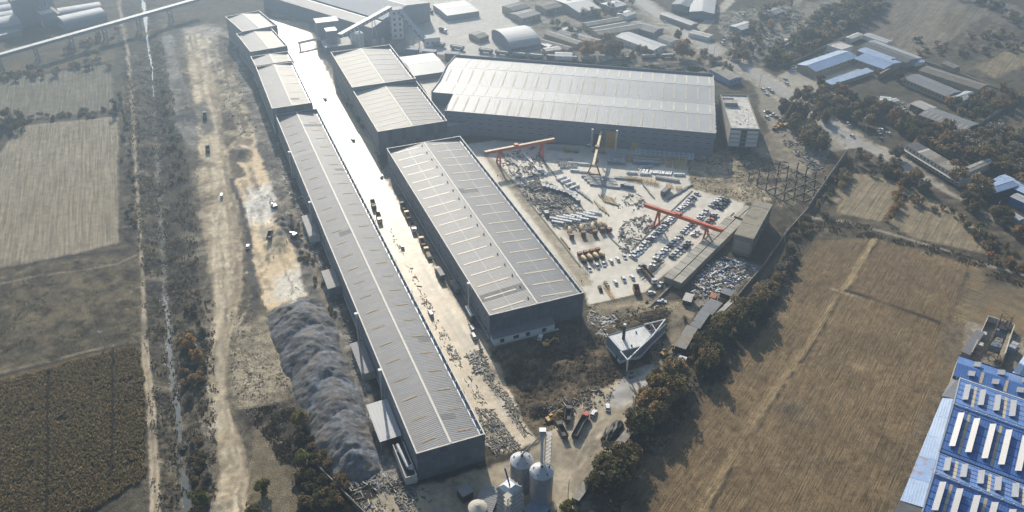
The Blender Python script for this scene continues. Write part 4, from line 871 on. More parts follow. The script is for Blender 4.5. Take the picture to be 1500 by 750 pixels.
def silo_block():
    # barrel roofs far left
    def barrel(NL, NR, FL, z, label, nb=1, m_=mRoofW, group=None):
        pos, rz, w_, l_ = rect3(NL, NR, FL, z); th = thing('barrel_hall', label, 'factory', pos, rz, group)
        pr = [(l_/2-l_/2*math.cos(math.pi*i/10), z+l_*.22*math.sin(math.pi*i/10)) for i in range(11)]
        MB().prof([(0,0),(l_,0)]+[(q[0], q[1]-.15) for q in pr[::-1]], 0, .3, 'x').build('wall', mFarW, th); MB().prof([(0,0),(l_,0)]+[(q[0], q[1]-.15) for q in pr[::-1]], w_-.3, w_, 'x').build('wall', mFarW, th)
        MB().box(.3, w_-.3, 0, .3, 0, z-.1).build('wall', mFarW, th)
        m = MB()
        for i in range(10): a, b = pr[i], pr[i+1]; m.slab((-.2,a[0],a[1]), (w_+.2,a[0],a[1]), (w_+.2,b[0],b[1]), (-.2,b[0],b[1]), .12)
        m.build('roof', m_, th); return th, w_, l_, z
    k = 0
    for (a, b, c) in (((-70,22),(14,9),(-74,14)), ((-66,31),(20,16),(-70,23)), ((-60,40),(26,25),(-64,32)), ((-55,52),(31,34),(-58,41))):
        barrel(a, b, c, 7, ['barrel-roofed hall', 'barrel-roofed hall', 'barrel-roofed hall', 'barrel-roofed hall'][k]+' in the far left corner, '+['farthest', 'third', 'second', 'nearest'][k]+' of its row of four', group='barrel halls behind the elevated conveyor'); k += 1
    box_building('low_store', 'flat white store in front of the four barrel-roofed halls', 'building', (-60,68), (32,44), (-62,52), 4, mFarW, mRoofW, .2)
    barrel((88,23),(150,13),(86,15), 6, 'long barrel-roofed shed right of the grey batching towers, farther of the pair', group='barrel sheds right of the batching towers'); barrel((94,36),(156,22),(92,26), 6, 'long barrel-roofed shed right of the grey batching towers, nearer of the pair', group='barrel sheds right of the batching towers')
    pos, rz, w_, l_ = rect3((30,40), (50,36), (28,24), 2); th = thing('batching_plant', 'dark grey batching towers with white roofs behind the elevated conveyor', 'factory', pos, rz)
    for i, (x0, x1, y0, y1, z) in enumerate(((0,16,3,12,24),(17,24,0,8,31),(25,32,2,10,25),(17,28,-9,-2,12))):
        MB().box(x0, x1, y0, y1, 0, z).build('tower', mWallBlue, th); MB().box(x0-.5, x1+.5, y0-.5, y1+.5, z, z+1).build('roof', mWhite, th)
    m = MB()
    for i in range(8): m.bar((17+random.uniform(-2,10), -3+random.uniform(-8,3), 1), (17+random.uniform(0,12), random.uniform(-6,5), random.uniform(8,22)), .8, .8)
    m.build('chute', mSteel, th)
    MB().slab((24,-6,16), (27,-6,16), (30,-22,13), (27,-22,13), 1).build('conveyor', mRoof, th)
    p, rz, w_, l_ = rect3((720,41.5), (748,64), (742,24), 9)
    th = thing('arched_hall', 'white arched-roof hall with windows facing the railway yard', 'factory', p, rz)
    # arch gable on local front (x span), axis along local y
    z = 5.0; n = 14; pr = [(w_/2-w_/2*math.cos(math.pi*i/n), z+w_*.17*math.sin(math.pi*i/n)) for i in range(n+1)]
    L2 = abs((G(791,53.5,9)-G(748,61,9)).length)
    pr2 = [(0,0),(w_,0)]+[(q[0], q[1]-.2) for q in pr[::-1]]
    MB().prof(pr2, 0, .3, 'y').build('gable_wall', mWallBlue, th); MB().prof(pr2, L2-.3, L2, 'y').build('gable_wall', mWallBlue, th)
    MB().box(w_-.3, w_, .3, L2-.3, 0, z-.1).build('wall', mWallBlue, th); MB().box(0, .3, .3, L2-.3, 0, z-.1).build('wall', mWallBlue, th)
    m = MB()
    for i in range(n): a, b = pr[i], pr[i+1]; m.slab((a[0],-.3,a[1]), (b[0],-.3,b[1]), (b[0],L2+.3,b[1]), (a[0],L2+.3,a[1]), .15)
    m.build('roof', mRoofW, th)
    for i in range(12): MB().box(w_, w_+.05, 1+i*(L2-2)/12, 2.4+i*(L2-2)/12, 2.5, 4.2).build('window', mGlass, th)
silo_block()
# ---- far long warehouse, transfer tower and inclined galleries
gable_building('long_warehouse', 'huge long warehouse with a sunlit ridge strip behind the transfer tower', 'factory', (440,-7), (560,29), (470,-40), 16, mWallBlue, mWallBlue, 5, .3, 'x', roof2=mRoof)
gable_building('storage_hall', 'lower dark hall in front of the huge long warehouse', 'factory', (384,-8), (545,41), (396,-20), 13, mWallBlue, mRoof, 2.5, .3, 'x')
def tower():
    g = G(582, 55); h = zfor((582,55), (580,13)); th = thing('transfer_tower', 'pale six-storey conveyor transfer tower with square windows', 'tower', (g.x, g.y, 0), .35)
    MB().box(-5, 5, -4, 4, 0, h).build('wall', mWhite, th); MB().box(-5.4, 5.4, -4.4, 4.4, h, h+.6).build('roof', mConcL, th)
    for k in range(5):
        for x in (-3.2, 1.4): MB().box(x, x+1.8, -4.08, -4.001, h*(k+.4)/5.2, h*(k+.4)/5.2+2.2).build('window', mGlass, th)
        for y in (-2.4, .8): MB().box(-5.08, -5.001, y, y+1.6, h*(k+.4)/5.2, h*(k+.4)/5.2+2.2).build('window', mGlass, th)
    return g, h
tg, th_ = tower()
def gallery(p, q, w_, h, label, legs=(), roofm=mRoofW):
    d = (q-p); o = Vector((p.x, p.y, 0)); az = math.atan2(d.y, d.x); th = thing('conveyor_gallery', label, 'conveyor', tuple(o), az); Ln = math.hypot(d.x, d.y)
    a = Vector((0, 0, p.z)); b = Vector((Ln, 0, q.z))
    MB().bar(a, b, w_, h).build('gallery_wall', mWallBlue, th); MB().bar(a+Vector((0,0,h/2+.15)), b+Vector((0,0,h/2+.15)), w_+.5, .25).build('roof', roofm, th)
    n = int(Ln/4.5); wb = MB().box(-.9, .9, -w_/2-.05, -w_/2+.02, -.6, .5).mesh('window', mWhite)
    for i in range(n): c = a.lerp(b, (i+.5)/n); link('window', wb, th, tuple(c))
    for f in legs:
        c = a.lerp(b, f)
        for s in (-1, 1): MB().tube((c.x, s*w_*.9, 0), (c.x, s*w_*.35, c.z-h/2), .3, n=6).build('leg', mSteel, th)
gallery(G(497,53,21), Vector((tg.x-4, tg.y-2, 26)), 3.6, 2.8, 'inclined gallery climbing right to the pale transfer tower', (.35,.65))
gallery(Vector((tg.x+4, tg.y-3, 24)), G(623,60,5), 3.6, 2.8, 'inclined gallery descending right from the pale transfer tower', (.3,.6,.85))
def blk(name, label, cat, b, w_, l_, h, rz, wm_, rm_, over=.5, wn=0, group=None):
    g = G(*b); th = thing(name, label, cat, (g.x, g.y, 0), rz, group)
    MB().box(-w_/2, w_/2, 0, l_, 0, h).build('wall', wm_, th); MB().box(-w_/2-over, w_/2+over, -over, l_+over, h, h+.35).build('roof', rm_, th)
    for i in range(wn): MB().box(-w_/2+(i+.3)*w_/wn, -w_/2+(i+.3)*w_/wn+w_/wn*.4, -.06, -.002, h*.35, h*.35+1.3).build('window', mGlass, th)
    return th
blk('grey_bunker', 'tall grey bunker with a sloping white roof beside the pipe bridge', 'building', (483,63), 18, 11, 18, .385, mWallBlue, mRoofW)
blk('control_house', 'small white-roofed house on the tall structure at the gallery foot', 'building', (489,75), 8, 8, 17, .385, mWall, mWhite)
th = blk('plinth_block', 'low block with dark bays in front of the white mixing silo', 'building', (498,78), 22, 18, 6, .385, mWall, mConcL)
g = G(527, 72); th = thing('cement_silo', 'fat white silo behind the cream-roofed halls', 'silo', (g.x, g.y, 0)); MB().lathe([(4.2,0),(4.2,13),(3.6,14),(1,15)], n=18).build('body', mWhite, th); MB().tube((1,0,14.5), (1,0,18), .8, n=8).build('filter', mWhite, th)
g = G(519, 70); th = thing('cement_silo', 'slimmer white silo left of the fat one behind the cream-roofed halls', 'silo', (g.x, g.y, 0)); MB().lathe([(2.6,0),(2.6,15),(2,16.5),(.6,17)], n=14).build('body', mWhite, th); MB().tube((0,0,17), (0,0,19), .5, n=8).build('filter', mWhite, th)
for i, q in enumerate(((549,68), (561,66))):
    g = G(*q); th = thing('small_tank', ['left','right'][i]+' of two small pale tanks behind the cream hall', 'tank', (g.x, g.y, 0), 0, 'two small tanks behind the cream hall'); MB().lathe([(1.6,0),(1.6,5),(.8,6)], n=10).build('body', mConcL, th)
# pipe bridge over the road
p0 = G(437,63,5); p1 = G(469,56,5); d = p1-p0; th = thing('pipe_bridge', 'white pipe bridge crossing the glaring dusty road', 'bridge', (p0.x, p0.y, 0), math.atan2(d.y, d.x))
MB().tube((0,0,5), (d.length,0,5), 1.1, n=10).build('pipe', mWhite, th)
for x in (1, d.length-1): MB().box(x-.4, x+.4, -.8, .8, 0, 4.1).build('pier', mConc, th)
gable_building('plaza_canopy', 'flat bright white roof in the far storage plaza', 'building', (655,23), (702,16), (640,6), 5, mFarW, mRoofW, .6, .2, 'x', strips=0)
box_building('far_store', 'flat grey roofed store at the top of the photo, left of the plaza', 'building', (570,6), (602,1), (560,-8), 6, mWallBlue, mRoof, .3)
blk('railway_hut', 'two-storey white railway hut at the foot of the descending gallery', 'building', (634,68), 13, 8, 7, .3, mWhite, mConcL, .3, 3)
for i, (b, w2) in enumerate((((604,38),9), ((610,36.5),9), ((616,35),9))):
    blk('site_container', ['left','middle','right'][i]+' white-roofed container of three in the far plaza', 'container', b, 7, 6, 3.4, .25, mWall, mRoofW, .1, group='three containers in the far plaza')
# ---- village buildings beyond the railway
V = gable_building
V('shed', 'pale blue-roofed long house with white gable beyond the wagons', 'house', (957,73.5), (977,66.5), (921,47), 4.5, mWhite, mRoofW, 1.3, .4, 'y', nwin=2, sides=('front','left'))
V('shed', 'narrow brown-roofed shed running diagonally right of the arched hall', 'shed', (831,73), (839,69), (783,37), 3.5, mTan, mTile, 1, .3, 'y')
V('shed', 'cream-roofed narrow barn beside big orange trees', 'barn', (845,65), (855,61), (820,41), 4, mTan, mFelt, 1, .3, 'y')
V('shed', 'grey-roofed narrow barn right of the cream-roofed one', 'barn', (871,63), (881,58), (842,35), 4, mTan, mTileG, 1, .3, 'y')
box_building('storehouse', 'small flat pale house between the narrow barns', 'house', (832,47), (849,43), (828,39), 4.5, mWallBlue, mRoofW, .3)
V('shed', 'long tan house with a stretched brown roof facing the railway', 'house', (877,51), (943,40), (873,44), 5, mTan, mFelt, 1.4, .4, 'x', nwin=8)
V('shed', 'blue-grey roofed house behind the long tan one', 'house', (872,46), (923,37), (868,40), 5, mTan, mRoof, 1.4, .4, 'x')
V('shed', 'brown-roofed house farthest back of the three parallel ones', 'house', (860,38), (913,29), (857,33), 5, mTan, mFelt, 1.2, .4, 'x')
V('shed', 'dark grey roofed hall at the highway edge', 'house', (957,48), (972,41), (935,30), 4.5, mWallBlue, mTileG, 1.6, .4, 'y')
V('shed', 'small cream-roofed hut near a conifer', 'hut', (983,62), (996,58), (973,52), 3.5, mWhite, mFelt, .8, .3, 'y')
V('shed', 'white vaulted hut at the end of the narrow barns', 'hut', (813,82), (838,83), (812,76), 3.5, mWhite, mRoofW, .9, .2, 'x')
V('shed', 'flat cream hut next to the white vaulted one', 'hut', (800,75), (823,72), (797,70), 4, mTan, mRoofC, .5, .2, 'x')
V('shed', 'pale lean shed close to the arched hall corner', 'shed', (803,69), (814,66), (790,54), 3.2, mWallBlue, mRoofW, .6, .2, 'y')
V('shed', 'big house with a bright grey roof behind winter trees', 'house', (848,18), (880,12), (826,-3), 6, mFarW, mRoofW, 1.8, .4, 'x')
V('shed', 'small white house right of the bright grey roofed one', 'house', (917,24), (932,19), (912,17), 4, mWhite, mRoofW, .8, .3, 'x')
V('workshop', 'wide pale-roofed workshop facing a bright yard at the top of the photo', 'workshop', (1010,17), (1046,20), (1026,-6), 6, mWallBlue, mRoofW, 1.6, .4, 'y')
V('workshop', 'grey workshop adjoining the wide pale-roofed one', 'workshop', (984,6), (1008,10), (996,-12), 6, mFarW, mRoof, 1.4, .4, 'y')
V('shed', 'long narrow shed with pale roof beside the highway, opposite the yard', 'shed', (1012,37), (1022,34), (983,16), 4, mTan, mRoofW, .7, .3, 'y')
V('shed', 'short white shed at the yard entrance by the side road', 'shed', (1038,55), (1045,51), (1021,41), 3.5, mWhite, mConcL, .7, .3, 'y')
V('shop_house', 'small house with white and blue front by the road behind the hall corner', 'shop', (1068.5,117), (1087,113), (1056,98), 5, mBlueF, mFelt, .8, .2, 'y', nwin=3)
V('garage', 'low brown garage between the highway and the railway embankment', 'garage', (925,106), (972,110), (925,101), 3, mBrick, mRoofW, .5, .2, 'x')
V('garage', 'tiny white hut beyond the widest hall roof', 'hut', (1002,111), (1016,112), (1002,107), 3, mWhite, mConcL, .5, .2, 'x')
for i, (a, b) in enumerate((((593,77), (612,80)), ((617,80), (640,83)), ((655,84), (668,86)))):
    blk('coal_shed', ['left','middle','right'][i]+' blue-grey shed of three along the track behind the white hall', 'shed', ((a[0]+b[0])/2, (a[1]+b[1])/2+3), 11, 5, 5, -.16, mWallBlue, mWallBlue, .2, group='track-side sheds behind the white hall')
for (a, b, c, z, lb, rm_) in (((765,27),(792,20),(760,16),5,'grey-roofed cottage left of the narrow barns, at the hazy top', mTileG), ((800,14),(828,8),(796,4),5,'brown-roofed cottage near the photo top, between winter trees', mTile), ((895,12),(918,7),(890,3),4.5,'short white-roofed cottage near the top of the highway', mRoofW),
    ((940,66),(958,62),(937,58),3.5,'tiny tin lean-to behind the pale blue-roofed house', mRoof), ((1086,44),(1108,37),(1082,34),4,'white-roofed shed inside the junk yard', mRoofW), ((1128,24),(1150,16),(1124,14),4,'grey-roofed shed at the back of the junk yard', mRoof), ((1150,66),(1164,61),(1146,58),3.5,'small pale hut at the wood edge of the junk yard', mRoofW),
    ((702,56),(716,52),(698,46),4,'small brick store by the arched hall approach', mFelt), ((752,46-30),(776,10),(748,6),6,'dark grey apartment roof above the arched hall', mTileD)):
    V('cottage', lb, 'house', a, b, c, z, mTan if rm_ is not mRoofW else mFarW, rm_, 1.1, .3, 'x', nwin=4)
# ---- blue-roofed compound
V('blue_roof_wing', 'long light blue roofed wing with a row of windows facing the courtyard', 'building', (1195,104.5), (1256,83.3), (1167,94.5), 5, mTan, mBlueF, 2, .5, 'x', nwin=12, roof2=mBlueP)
V('blue_roof_wing', 'shorter blue roofed wing closing the courtyard on the far side', 'building', (1252,86), (1294,101), (1266,72), 5, mTan, mBlueF, 1.8, .4, 'x', nwin=6)
V('compound_shed', 'pale blue-grey shed between the blue wing and the dark roof', 'shed', (1256,74), (1300,90), (1262,67), 5, mFarW, mBlueP, 1.2, .2, 'x')
V('compound_shed', 'dark slate roofed hall in the blue compound', 'shed', (1260,67), (1327,92), (1271,59), 5, mFarW, mTileD, 1.4, .2, 'x')
V('compound_shed', 'long narrow white roof along the far edge of the blue compound', 'shed', (1273,61), (1342,87), (1277,57), 4, mWhite, mRoofW, .5, .2, 'x')
V('compound_shed', 'white flat shed at the far corner of the blue compound', 'shed', (1264,51), (1298,63), (1270,47), 4, mWhite, mRoofW, .5, .2, 'x')
V('compound_shed', 'small pale canopy at the far tip of the compound', 'shed', (1247,57), (1264,50), (1242,53), 4, mWhite, mConcL, .4, .2, 'x')
box_building('flat_house', 'square flat house with a white-stained roof behind the blue wing', 'house', (1233,73), (1250,67), (1217,64), 6, mWhite, mOffRoof, .4)
V('compound_shed', 'low steel-blue canopy along the near side of the courtyard', 'shed', (1218,124), (1280,104), (1213,118), 3.4, mTan, mBlueP, .4, .2, 'x', mono=True)
box_building('gate_wall', 'tall brick screen wall at the courtyard corner', 'wall', (1290,108), (1310,97), (1289,106), 5, mBrick, mTan, .1)
V('compound_shed', 'tiny blue hut by the compound rear wall', 'hut', (1341,93), (1355,90), (1338,89), 3, mWhite, mBlueP, .3, .2, 'x')
# ---- long sheds on the right
V('farm_shed', 'long cream shed with blue-grey roof and regular windows on the right', 'shed', (1324,115), (1386,141), (1334,104), 5, mTan, mRoof, 1.4, .5, 'x', nwin=12)
V('farm_shed', 'white two-pitch roofed shed end attached to the long cream shed', 'shed', (1387,142), (1404,149), (1410,131), 4.5, mWhite, mRoofW, 1.2, .4, 'y')
V('farm_shed', 'weathered brown-grey roofed barn behind the long cream shed', 'barn', (1346,103), (1434,131), (1353,95), 4.5, mTan, mTile, 1.2, .4, 'x')
V('farm_shed', 'small tiled outbuilding at the corner of the weathered barn', 'shed', (1379,92), (1397,100), (1385,88), 4, mTan, mTile, .8, .3, 'x')
V('farm_shed', 'open dark shed with a plain grey roof among orange trees', 'shed', (1334,152), (1357,162), (1343,145), 5, mDark, mRoofC, .8, .4, 'x')
V('farm_shed', 'long pale grey roofed barn with tan skylight strips at the tree belt', 'barn', (1346,168), (1412,192), (1362,156), 5.5, mDark, mRoof, 1.2, .4, 'x', strips=9, stripm=mSkyD)
V('farm_shed', 'white small roofs cluster by scrap on the cleared plot, larger one', 'hut', (1290,146), (1306,148), (1293,141), 3, mWhite, mWhiteRoof, .3, .2, 'x')
V('farm_shed', 'single square white hut right of the cluster on the cleared plot', 'hut', (1308,149), (1318,147), (1305,145), 3, mWhite, mWhiteRoof, .3, .2, 'x')
# pale long house with patched flat roof
def patched():
    pos, rz, w_, l_ = rect3((1326,212), (1409,262), (1337,206), 6.0); th = thing('terrace_house', 'long two-storey pale house with a patched brown and grey roof by the road', 'house', pos, rz)
    MB().box(0, w_, 0, .3, 0, 6).build('wall', mTan2, th); MB().box(0, w_, l_-.3, l_, 0, 6).build('wall', mTan2, th); MB().box(0, .3, .3, l_-.3, 0, 6).build('wall', mTan2, th); MB().box(w_-.3, w_, .3, l_-.3, 0, 6).build('wall', mTan2, th)
    cuts = [0, .22, .26, .46, .58, .76, .9, 1]; ms = [mTileD, mConcL, mFelt, mTile, mFelt, mFelt, mTile]
    for a, b, m_ in zip(cuts[:-1], cuts[1:], ms): MB().slab((w_*a+.03, .0, 6.1), (w_*b-.03, .0, 6.1), (w_*b-.03, l_, 7), (w_*a+.03, l_, 7), .2).build('roof_section', m_, th)
    MB().box(0, w_, -2.2, -.01, 3.1, 3.3).build('balcony', mConcL, th)
    wm_ = MB().box(-.8, .8, -.06, -.01, -.7, .7).mesh('window', mGlass)
    for i in range(15):
        for z in (1.6, 4.6): link('window', wm_, th, ((i+.7)*w_/15.5, 0, z))
mTan2 = mat('wall_rendered_pale', (.46,.43,.37), .85, .15, .3)
patched()
V('terrace_wing', 'flat-roofed cream wing among trees behind the patched-roof house', 'house', (1420,252), (1458,236), (1412,246), 5, mTan2, mFelt, .5, .2, 'x')
V('blue_canopy', 'big plain blue canopy roof at the right edge above the long hedge', 'canopy', (1437,273), (1456,283), (1458,254), 6, mDark, mBlueF, 1.0, .2, 'y', mono=False)
V('tin_shed', 'long white-blue tin shed behind the big blue canopy', 'shed', (1455,263), (1520,292), (1464,252), 5, mDark, mBlueP, .8, .2, 'x')
V('tin_shed', 'stack-covered tin roof below the blue canopy by the lane', 'shed', (1462,306), (1492,323), (1466,300), 3.5, mFarW, mRoofW, .4, .2, 'x')
V('tin_shed', 'deep blue slatted store front right of the blue canopy', 'shed', (1480,288), (1500,297), (1484,280), 5, mBlue, mRoofW, .6, .2, 'x')
# ---- ruined concrete block and bunker rows
def ruin():
    pos, rz, w_, l_ = rect3((1075.5,343), (1104,350.5), (1111,294), 12); th = thing('derelict_block', 'derelict concrete block with a crumbling grassy flat roof', 'ruin', pos, rz); h = 12
    MB().box(0, w_, 0, .35, 0, h).build('wall', mConcOld, th); MB().box(0, .35, .35, l_, 0, h).build('wall', mConcOld, th); MB().box(w_*.9, w_*.9+.3, .35, l_, 0, h-.6).build('wall', mDark, th)
    rl = l_/6
    for k in range(6):
        MB().box(.35, w_, .36+k*rl, .30+(k+1)*rl-.05, h-.6+random.uniform(-.15,.15), h-.1+random.uniform(-.15,.2)).build('roof_slab', mRuin, th)
    for k in range(9):
        MB().box(w_-.5, w_, .4+k*(l_-1)/8, .9+k*(l_-1)/8, 0, h-.7).build('column', mConcOld, th)
    for z in (3.6, 7.4): MB().box(w_*.9+.31, w_, .95, l_, z, z+.3).build('floor_slab', mConcOld, th)
    MB().box(w_*.1, w_*.9, -.1, -.003, h*.18, h*.75).build('render_patch', mTan, th)
mConcOld = mat('concrete_old', (.24,.22,.18), .9, .25, .2, dirt=((.11,.10,.085), .15, .7)); mRuin = mat('concrete_crumbling', (.30,.27,.21), .95, .3, .2, .1, dirt=((.13,.115,.085), .2, .8))
ruin()
def slab_shed(NL, NR, FL, z, label, nseg):
    pos, rz, w_, l_ = rect3(NL, NR, FL, z); th = thing('bunker_row', label, 'shed', pos, rz)
    MB().box(0, w_, 0, .3, 0, z-.3).build('wall', mConcOld, th); MB().box(0, .3, .3, l_, 0, z-.3).build('wall', mConcOld, th); MB().box(w_-.3, w_, .3, l_, 0, z-.3).build('wall', mConcOld, th); MB().box(.3, w_-.3, l_-.3, l_, 0, z-.3).build('wall', mConcOld, th)
    ms = [MB().box(.0, w_/2-.25, .06, l_/nseg-.06, -.25, 0).mesh('roof_slab', q) for q in (mSlabA, mSlabB)]
    for k in range(nseg):
        for s in (0, 1): link('roof_slab', random.choice(ms), th, (s*(w_/2+.25), k*l_/nseg, z+random.uniform(-.08,.08)))
mSlabA = mat('roof_slab_pale', (.40,.375,.31), .85, .15, .3, dirt=((.22,.2,.16), .3, .5)); mSlabB = mat('roof_slab_worn', (.33,.31,.26), .85, .2, .3, dirt=((.2,.18,.14), .3, .6))
slab_shed((973,405), (998,415), (1076,319), 4.2, 'long low shed with cracked pale roof slabs beside the parked cars', 22)
slab_shed((1075,316), (1089,321), (1087,298), 5, 'short shed with white roof slabs beyond the long cracked-slab one', 3)
# sheds by the tree belt
V('scrap_hut', 'tiny pale-roofed hut standing alone by the muddy lane', 'hut', (1000.5,439), (1012,442), (1007,430), 3, mDark, mConcL, .3, .3, 'x', mono=True)
V('scrap_hut', 'orange-roofed hut beside the rubbish yard', 'hut', (1039,434), (1047,437), (1043,429), 3, mBrick, mat('roof_orange', (.42,.17,.08), .8, .2), .3, .2, 'x', mono=True)
V('scrap_hut', 'slate blue cabin at the rubbish yard edge', 'cabin', (1055,428), (1071,434), (1059,421), 3, mDark, mRoof, .2, .1, 'x', mono=True)
V('tin_shed', 'upper stretch of the grey tin lane shed, next to the brown roof', 'shed', (1026,454), (1043,461), (1039,437), 4, mDark, mRoof, .3, .2, 'y', mono=True)
V('tin_shed', 'middle stretch of the grey tin lane shed', 'shed', (1011,476), (1025,481), (1027,455), 3.8, mDark, mRoofL, .3, .2, 'y', mono=True)
V('tin_shed', 'lower open-fronted stretch of the tin lane shed with worn brown stains', 'shed', (989,506), (1004,511), (1010,478), 4.4, mDark, mRust, .3, .3, 'y', mono=True)
V('tin_shed', 'brown and white roofed shed tucked against the dark trees', 'shed', (1050,457), (1063,463), (1067,436), 3.6, mDark, mFelt, .8, .2, 'y', roof2=mat('roof_brown', (.16,.115,.07), .85, .25, .3))
V('tin_shed', 'white tin roof half hidden by dark trees near the lane mouth', 'shed', (988,538), (998,541), (999,522), 3.2, mDark, mWhiteRoof, .3, .2, 'y', mono=True)
V('tin_shed', 'long sand-roofed carport beneath the dark trees', 'shed', (898,652), (908,657), (943,606), 3, mDark, mFelt, .2, .2, 'y', mono=True)
V('tin_shed', 'small tan flat roof right of the big dark tree clump', 'shed', (838,728), (848,733), (858,700), 3.2, mDark, mFelt, .2, .2, 'y', mono=True)

# ---- solar-roofed blue factory
def solar():
    p = G(1375.6, 662, 8); q = G(1500, 709, 8); a = G(1401, 594, 12)
    s = (q-p).normalized(); rz = math.atan2(s.y, s.x); th = thing('solar_factory', 'blue multi-ridge factory roof carrying rows of solar panels, bottom right', 'factory', (p.x, p.y, 0), rz)
    def Y(px, py, z): return L_(th, G(px, py, z)).y
    yR1 = Y(1401,594,12); yV0 = Y(1414,557,8); yR2 = Y(1363,692,12); yV2 = Y(1338,748,8); W_ = 75; yR3 = yV2-(yV0-yR1)*1.0
    x_ = lambda px, py, z: L_(th, G(px, py, z)).x
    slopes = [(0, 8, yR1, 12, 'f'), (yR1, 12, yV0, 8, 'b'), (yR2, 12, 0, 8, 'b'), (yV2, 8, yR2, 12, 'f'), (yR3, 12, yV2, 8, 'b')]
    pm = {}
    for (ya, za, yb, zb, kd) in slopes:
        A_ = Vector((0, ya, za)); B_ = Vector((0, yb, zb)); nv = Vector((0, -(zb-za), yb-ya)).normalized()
        rf = MB().slab((0,ya,za), (W_,ya,za), (W_,yb,zb), (0,yb,zb), .2).build('roof_slope', mBlue if kd == 'f' else mBlueM, th)  # slopes turned to the sun take a lighter blue: sunlight put into the colour
        Ls = (B_-A_).length; f0, f1 = ((.16,.86) if kd == 'f' else (.22,.80))
        e = Vector((1.0,0,0)); p0 = A_.lerp(B_, f0); p1 = A_.lerp(B_, f1); up = nv*1.1; tl = Vector((0,0,.55))
        m = MB().slab(p0+up-e-tl, p0+up+e+tl, p1+up+e+tl, p1+up-e-tl, .12).mesh('solar_panel', mPanel)
        lg = MB()
        for f in (.1,.5,.9):
            c = p0.lerp(p1, f)
            for sx in (-.8,.8): lg.box(c.x+sx-.06, c.x+sx+.06, c.y-.06, c.y+.06, c.z, c.z+1.0+(.4 if sx > 0 else -.4))
        lgm = lg.mesh('panel_frame', mSteel)
        st = MB().slab(p0.lerp(A_, .4)+nv*.06-Vector((.55,0,0)), p0.lerp(A_, .4)+nv*.06+Vector((.55,0,0)), p1.lerp(B_, .4)+nv*.06+Vector((.55,0,0)), p1.lerp(B_, .4)+nv*.06-Vector((.55,0,0)), .06).mesh('skylight_strip', mSky)
        for i in range(12):
            x = 3.6+i*5.9; o = link('solar_panel', m, th, (x, 0, 0)); link('panel_frame', lgm, o)
            if i % 2 == 1: link('skylight_strip', st, rf, (x-2.9+(0 if kd == 'f' else .2), 0, 0))
        for k in range(6):
            c = A_.lerp(B_, (k+.5)/6)+nv*.05; MB().box(0, W_, c.y-.05, c.y+.05, c.z-.05, c.z+.08).build('roof_seam', mBlueD, rf)
    for y_, z in ((yR1,12), (yR2,12), (yR3,12)):
        MB().tube((0,y_,z+.35), (W_,y_,z+.35), .22, n=6).build('ridge_pipe', mTrimB, th)
        for k in range(20): MB().box(1+k*3.7, 1.4+k*3.7, y_-.3, y_+.3, z, z+.7).build('ridge_bracket', mTrim, th)
    for y_ in (0, yV2): MB().box(0, W_, y_-.3, y_+.3, 7.9, 8.25).build('valley_gutter', mBlack, th)
    MB().box(0, W_, yV0-.2, yV0+.3, 0, 8.3).build('wall', mWhite, th)
    ed = [(yR3,12),(yV2,8),(yR2,12),(0,8),(yR1,12),(yV0,8)]
    MB().prof([(yR3-.1,0),(yV0,0)]+[(a_, b_-.2) for a_, b_ in ed[::-1]], .0, .3, 'x').build('wall', mWallSteel, th)
    for (a_, b_) in zip(ed[:-1], ed[1:]): MB().bar((0,a_[0],a_[1]+.05), (0,b_[0],b_[1]+.05), .5, .3).build('verge', mTrimB, th)
    # far band
    z1 = 9; t0 = thing('solar_factory', 'narrow far blue roof strip with paired small solar panels, bottom right', 'factory', tuple(G(1396.5,549,0)), rz)
    o = L_(t0, G(1396.5,549,8)); f = L_(t0, G(1409,521,9)); W2 = 60; yd = f.y-o.y
    for k, (ya, za, yb, zb) in enumerate(((o.y, 7.6, o.y+yd*.55, 9.2), (o.y+yd*.55, 9.2, o.y+yd, 8.4))):
        MB().slab((o.x,ya,za), (o.x+W2,ya,za), (o.x+W2,yb,zb), (o.x,yb,zb), .2).build('roof_slope', mBlueM if k else mBlue, t0)  # far slope lighter blue, again lit by its colour
    MB().box(o.x, o.x+W2, o.y+yd-.3, o.y+yd, 0, 8.1).build('wall', mTan, t0); MB().box(o.x, o.x+.3, o.y, o.y+yd-.3, 0, 7.4).build('wall', mTan, t0)
    MB().box(o.x, o.x+W2, o.y+yd, o.y+yd+.3, 8.2, 8.7).build('coping', mBlueD, t0)
    for i in range(5):
        for (yy, zz, hh) in ((o.y+yd*.26, 8.6, 1.2), (o.y+yd*.74, 9.3, .9)):
            MB().slab((o.x+6.5+i*9.6-1.3+(1.2 if hh < 1 else 0), yy-1.7, zz+.1), (o.x+6.5+i*9.6+1.3+(1.2 if hh < 1 else 0), yy-1.7, zz+.9), (o.x+6.5+i*9.6+1.3+(1.2 if hh < 1 else 0), yy+1.7, zz+1.1), (o.x+6.5+i*9.6-1.3+(1.2 if hh < 1 else 0), yy+1.7, zz+.3), .12).build('solar_panel', mPanel, t0)
        MB().slab((o.x+10.2+i*9.6, o.y+.6, 7.9), (o.x+11.4+i*9.6, o.y+.6, 7.9), (o.x+11.4+i*9.6, o.y+yd*.5, 9.2), (o.x+10.2+i*9.6, o.y+yd*.5, 9.2), .06).build('skylight_strip', mSky, t0)
    # left lean-to strip
    t1 = thing('side_extension', 'pale blue lean-to roof along the field side of the solar factory', 'shed', (p.x, p.y, 0), rz)
    a_ = L_(t1, G(1319,732,6)); b_ = L_(t1, G(1381,581,6)); c_ = L_(t1, G(1396.5,551,6))
    xo0, xo1 = a_.x, b_.x; n = 5; ys_ = [a_.y+(b_.y-a_.y)*k/n for k in range(n+1)]
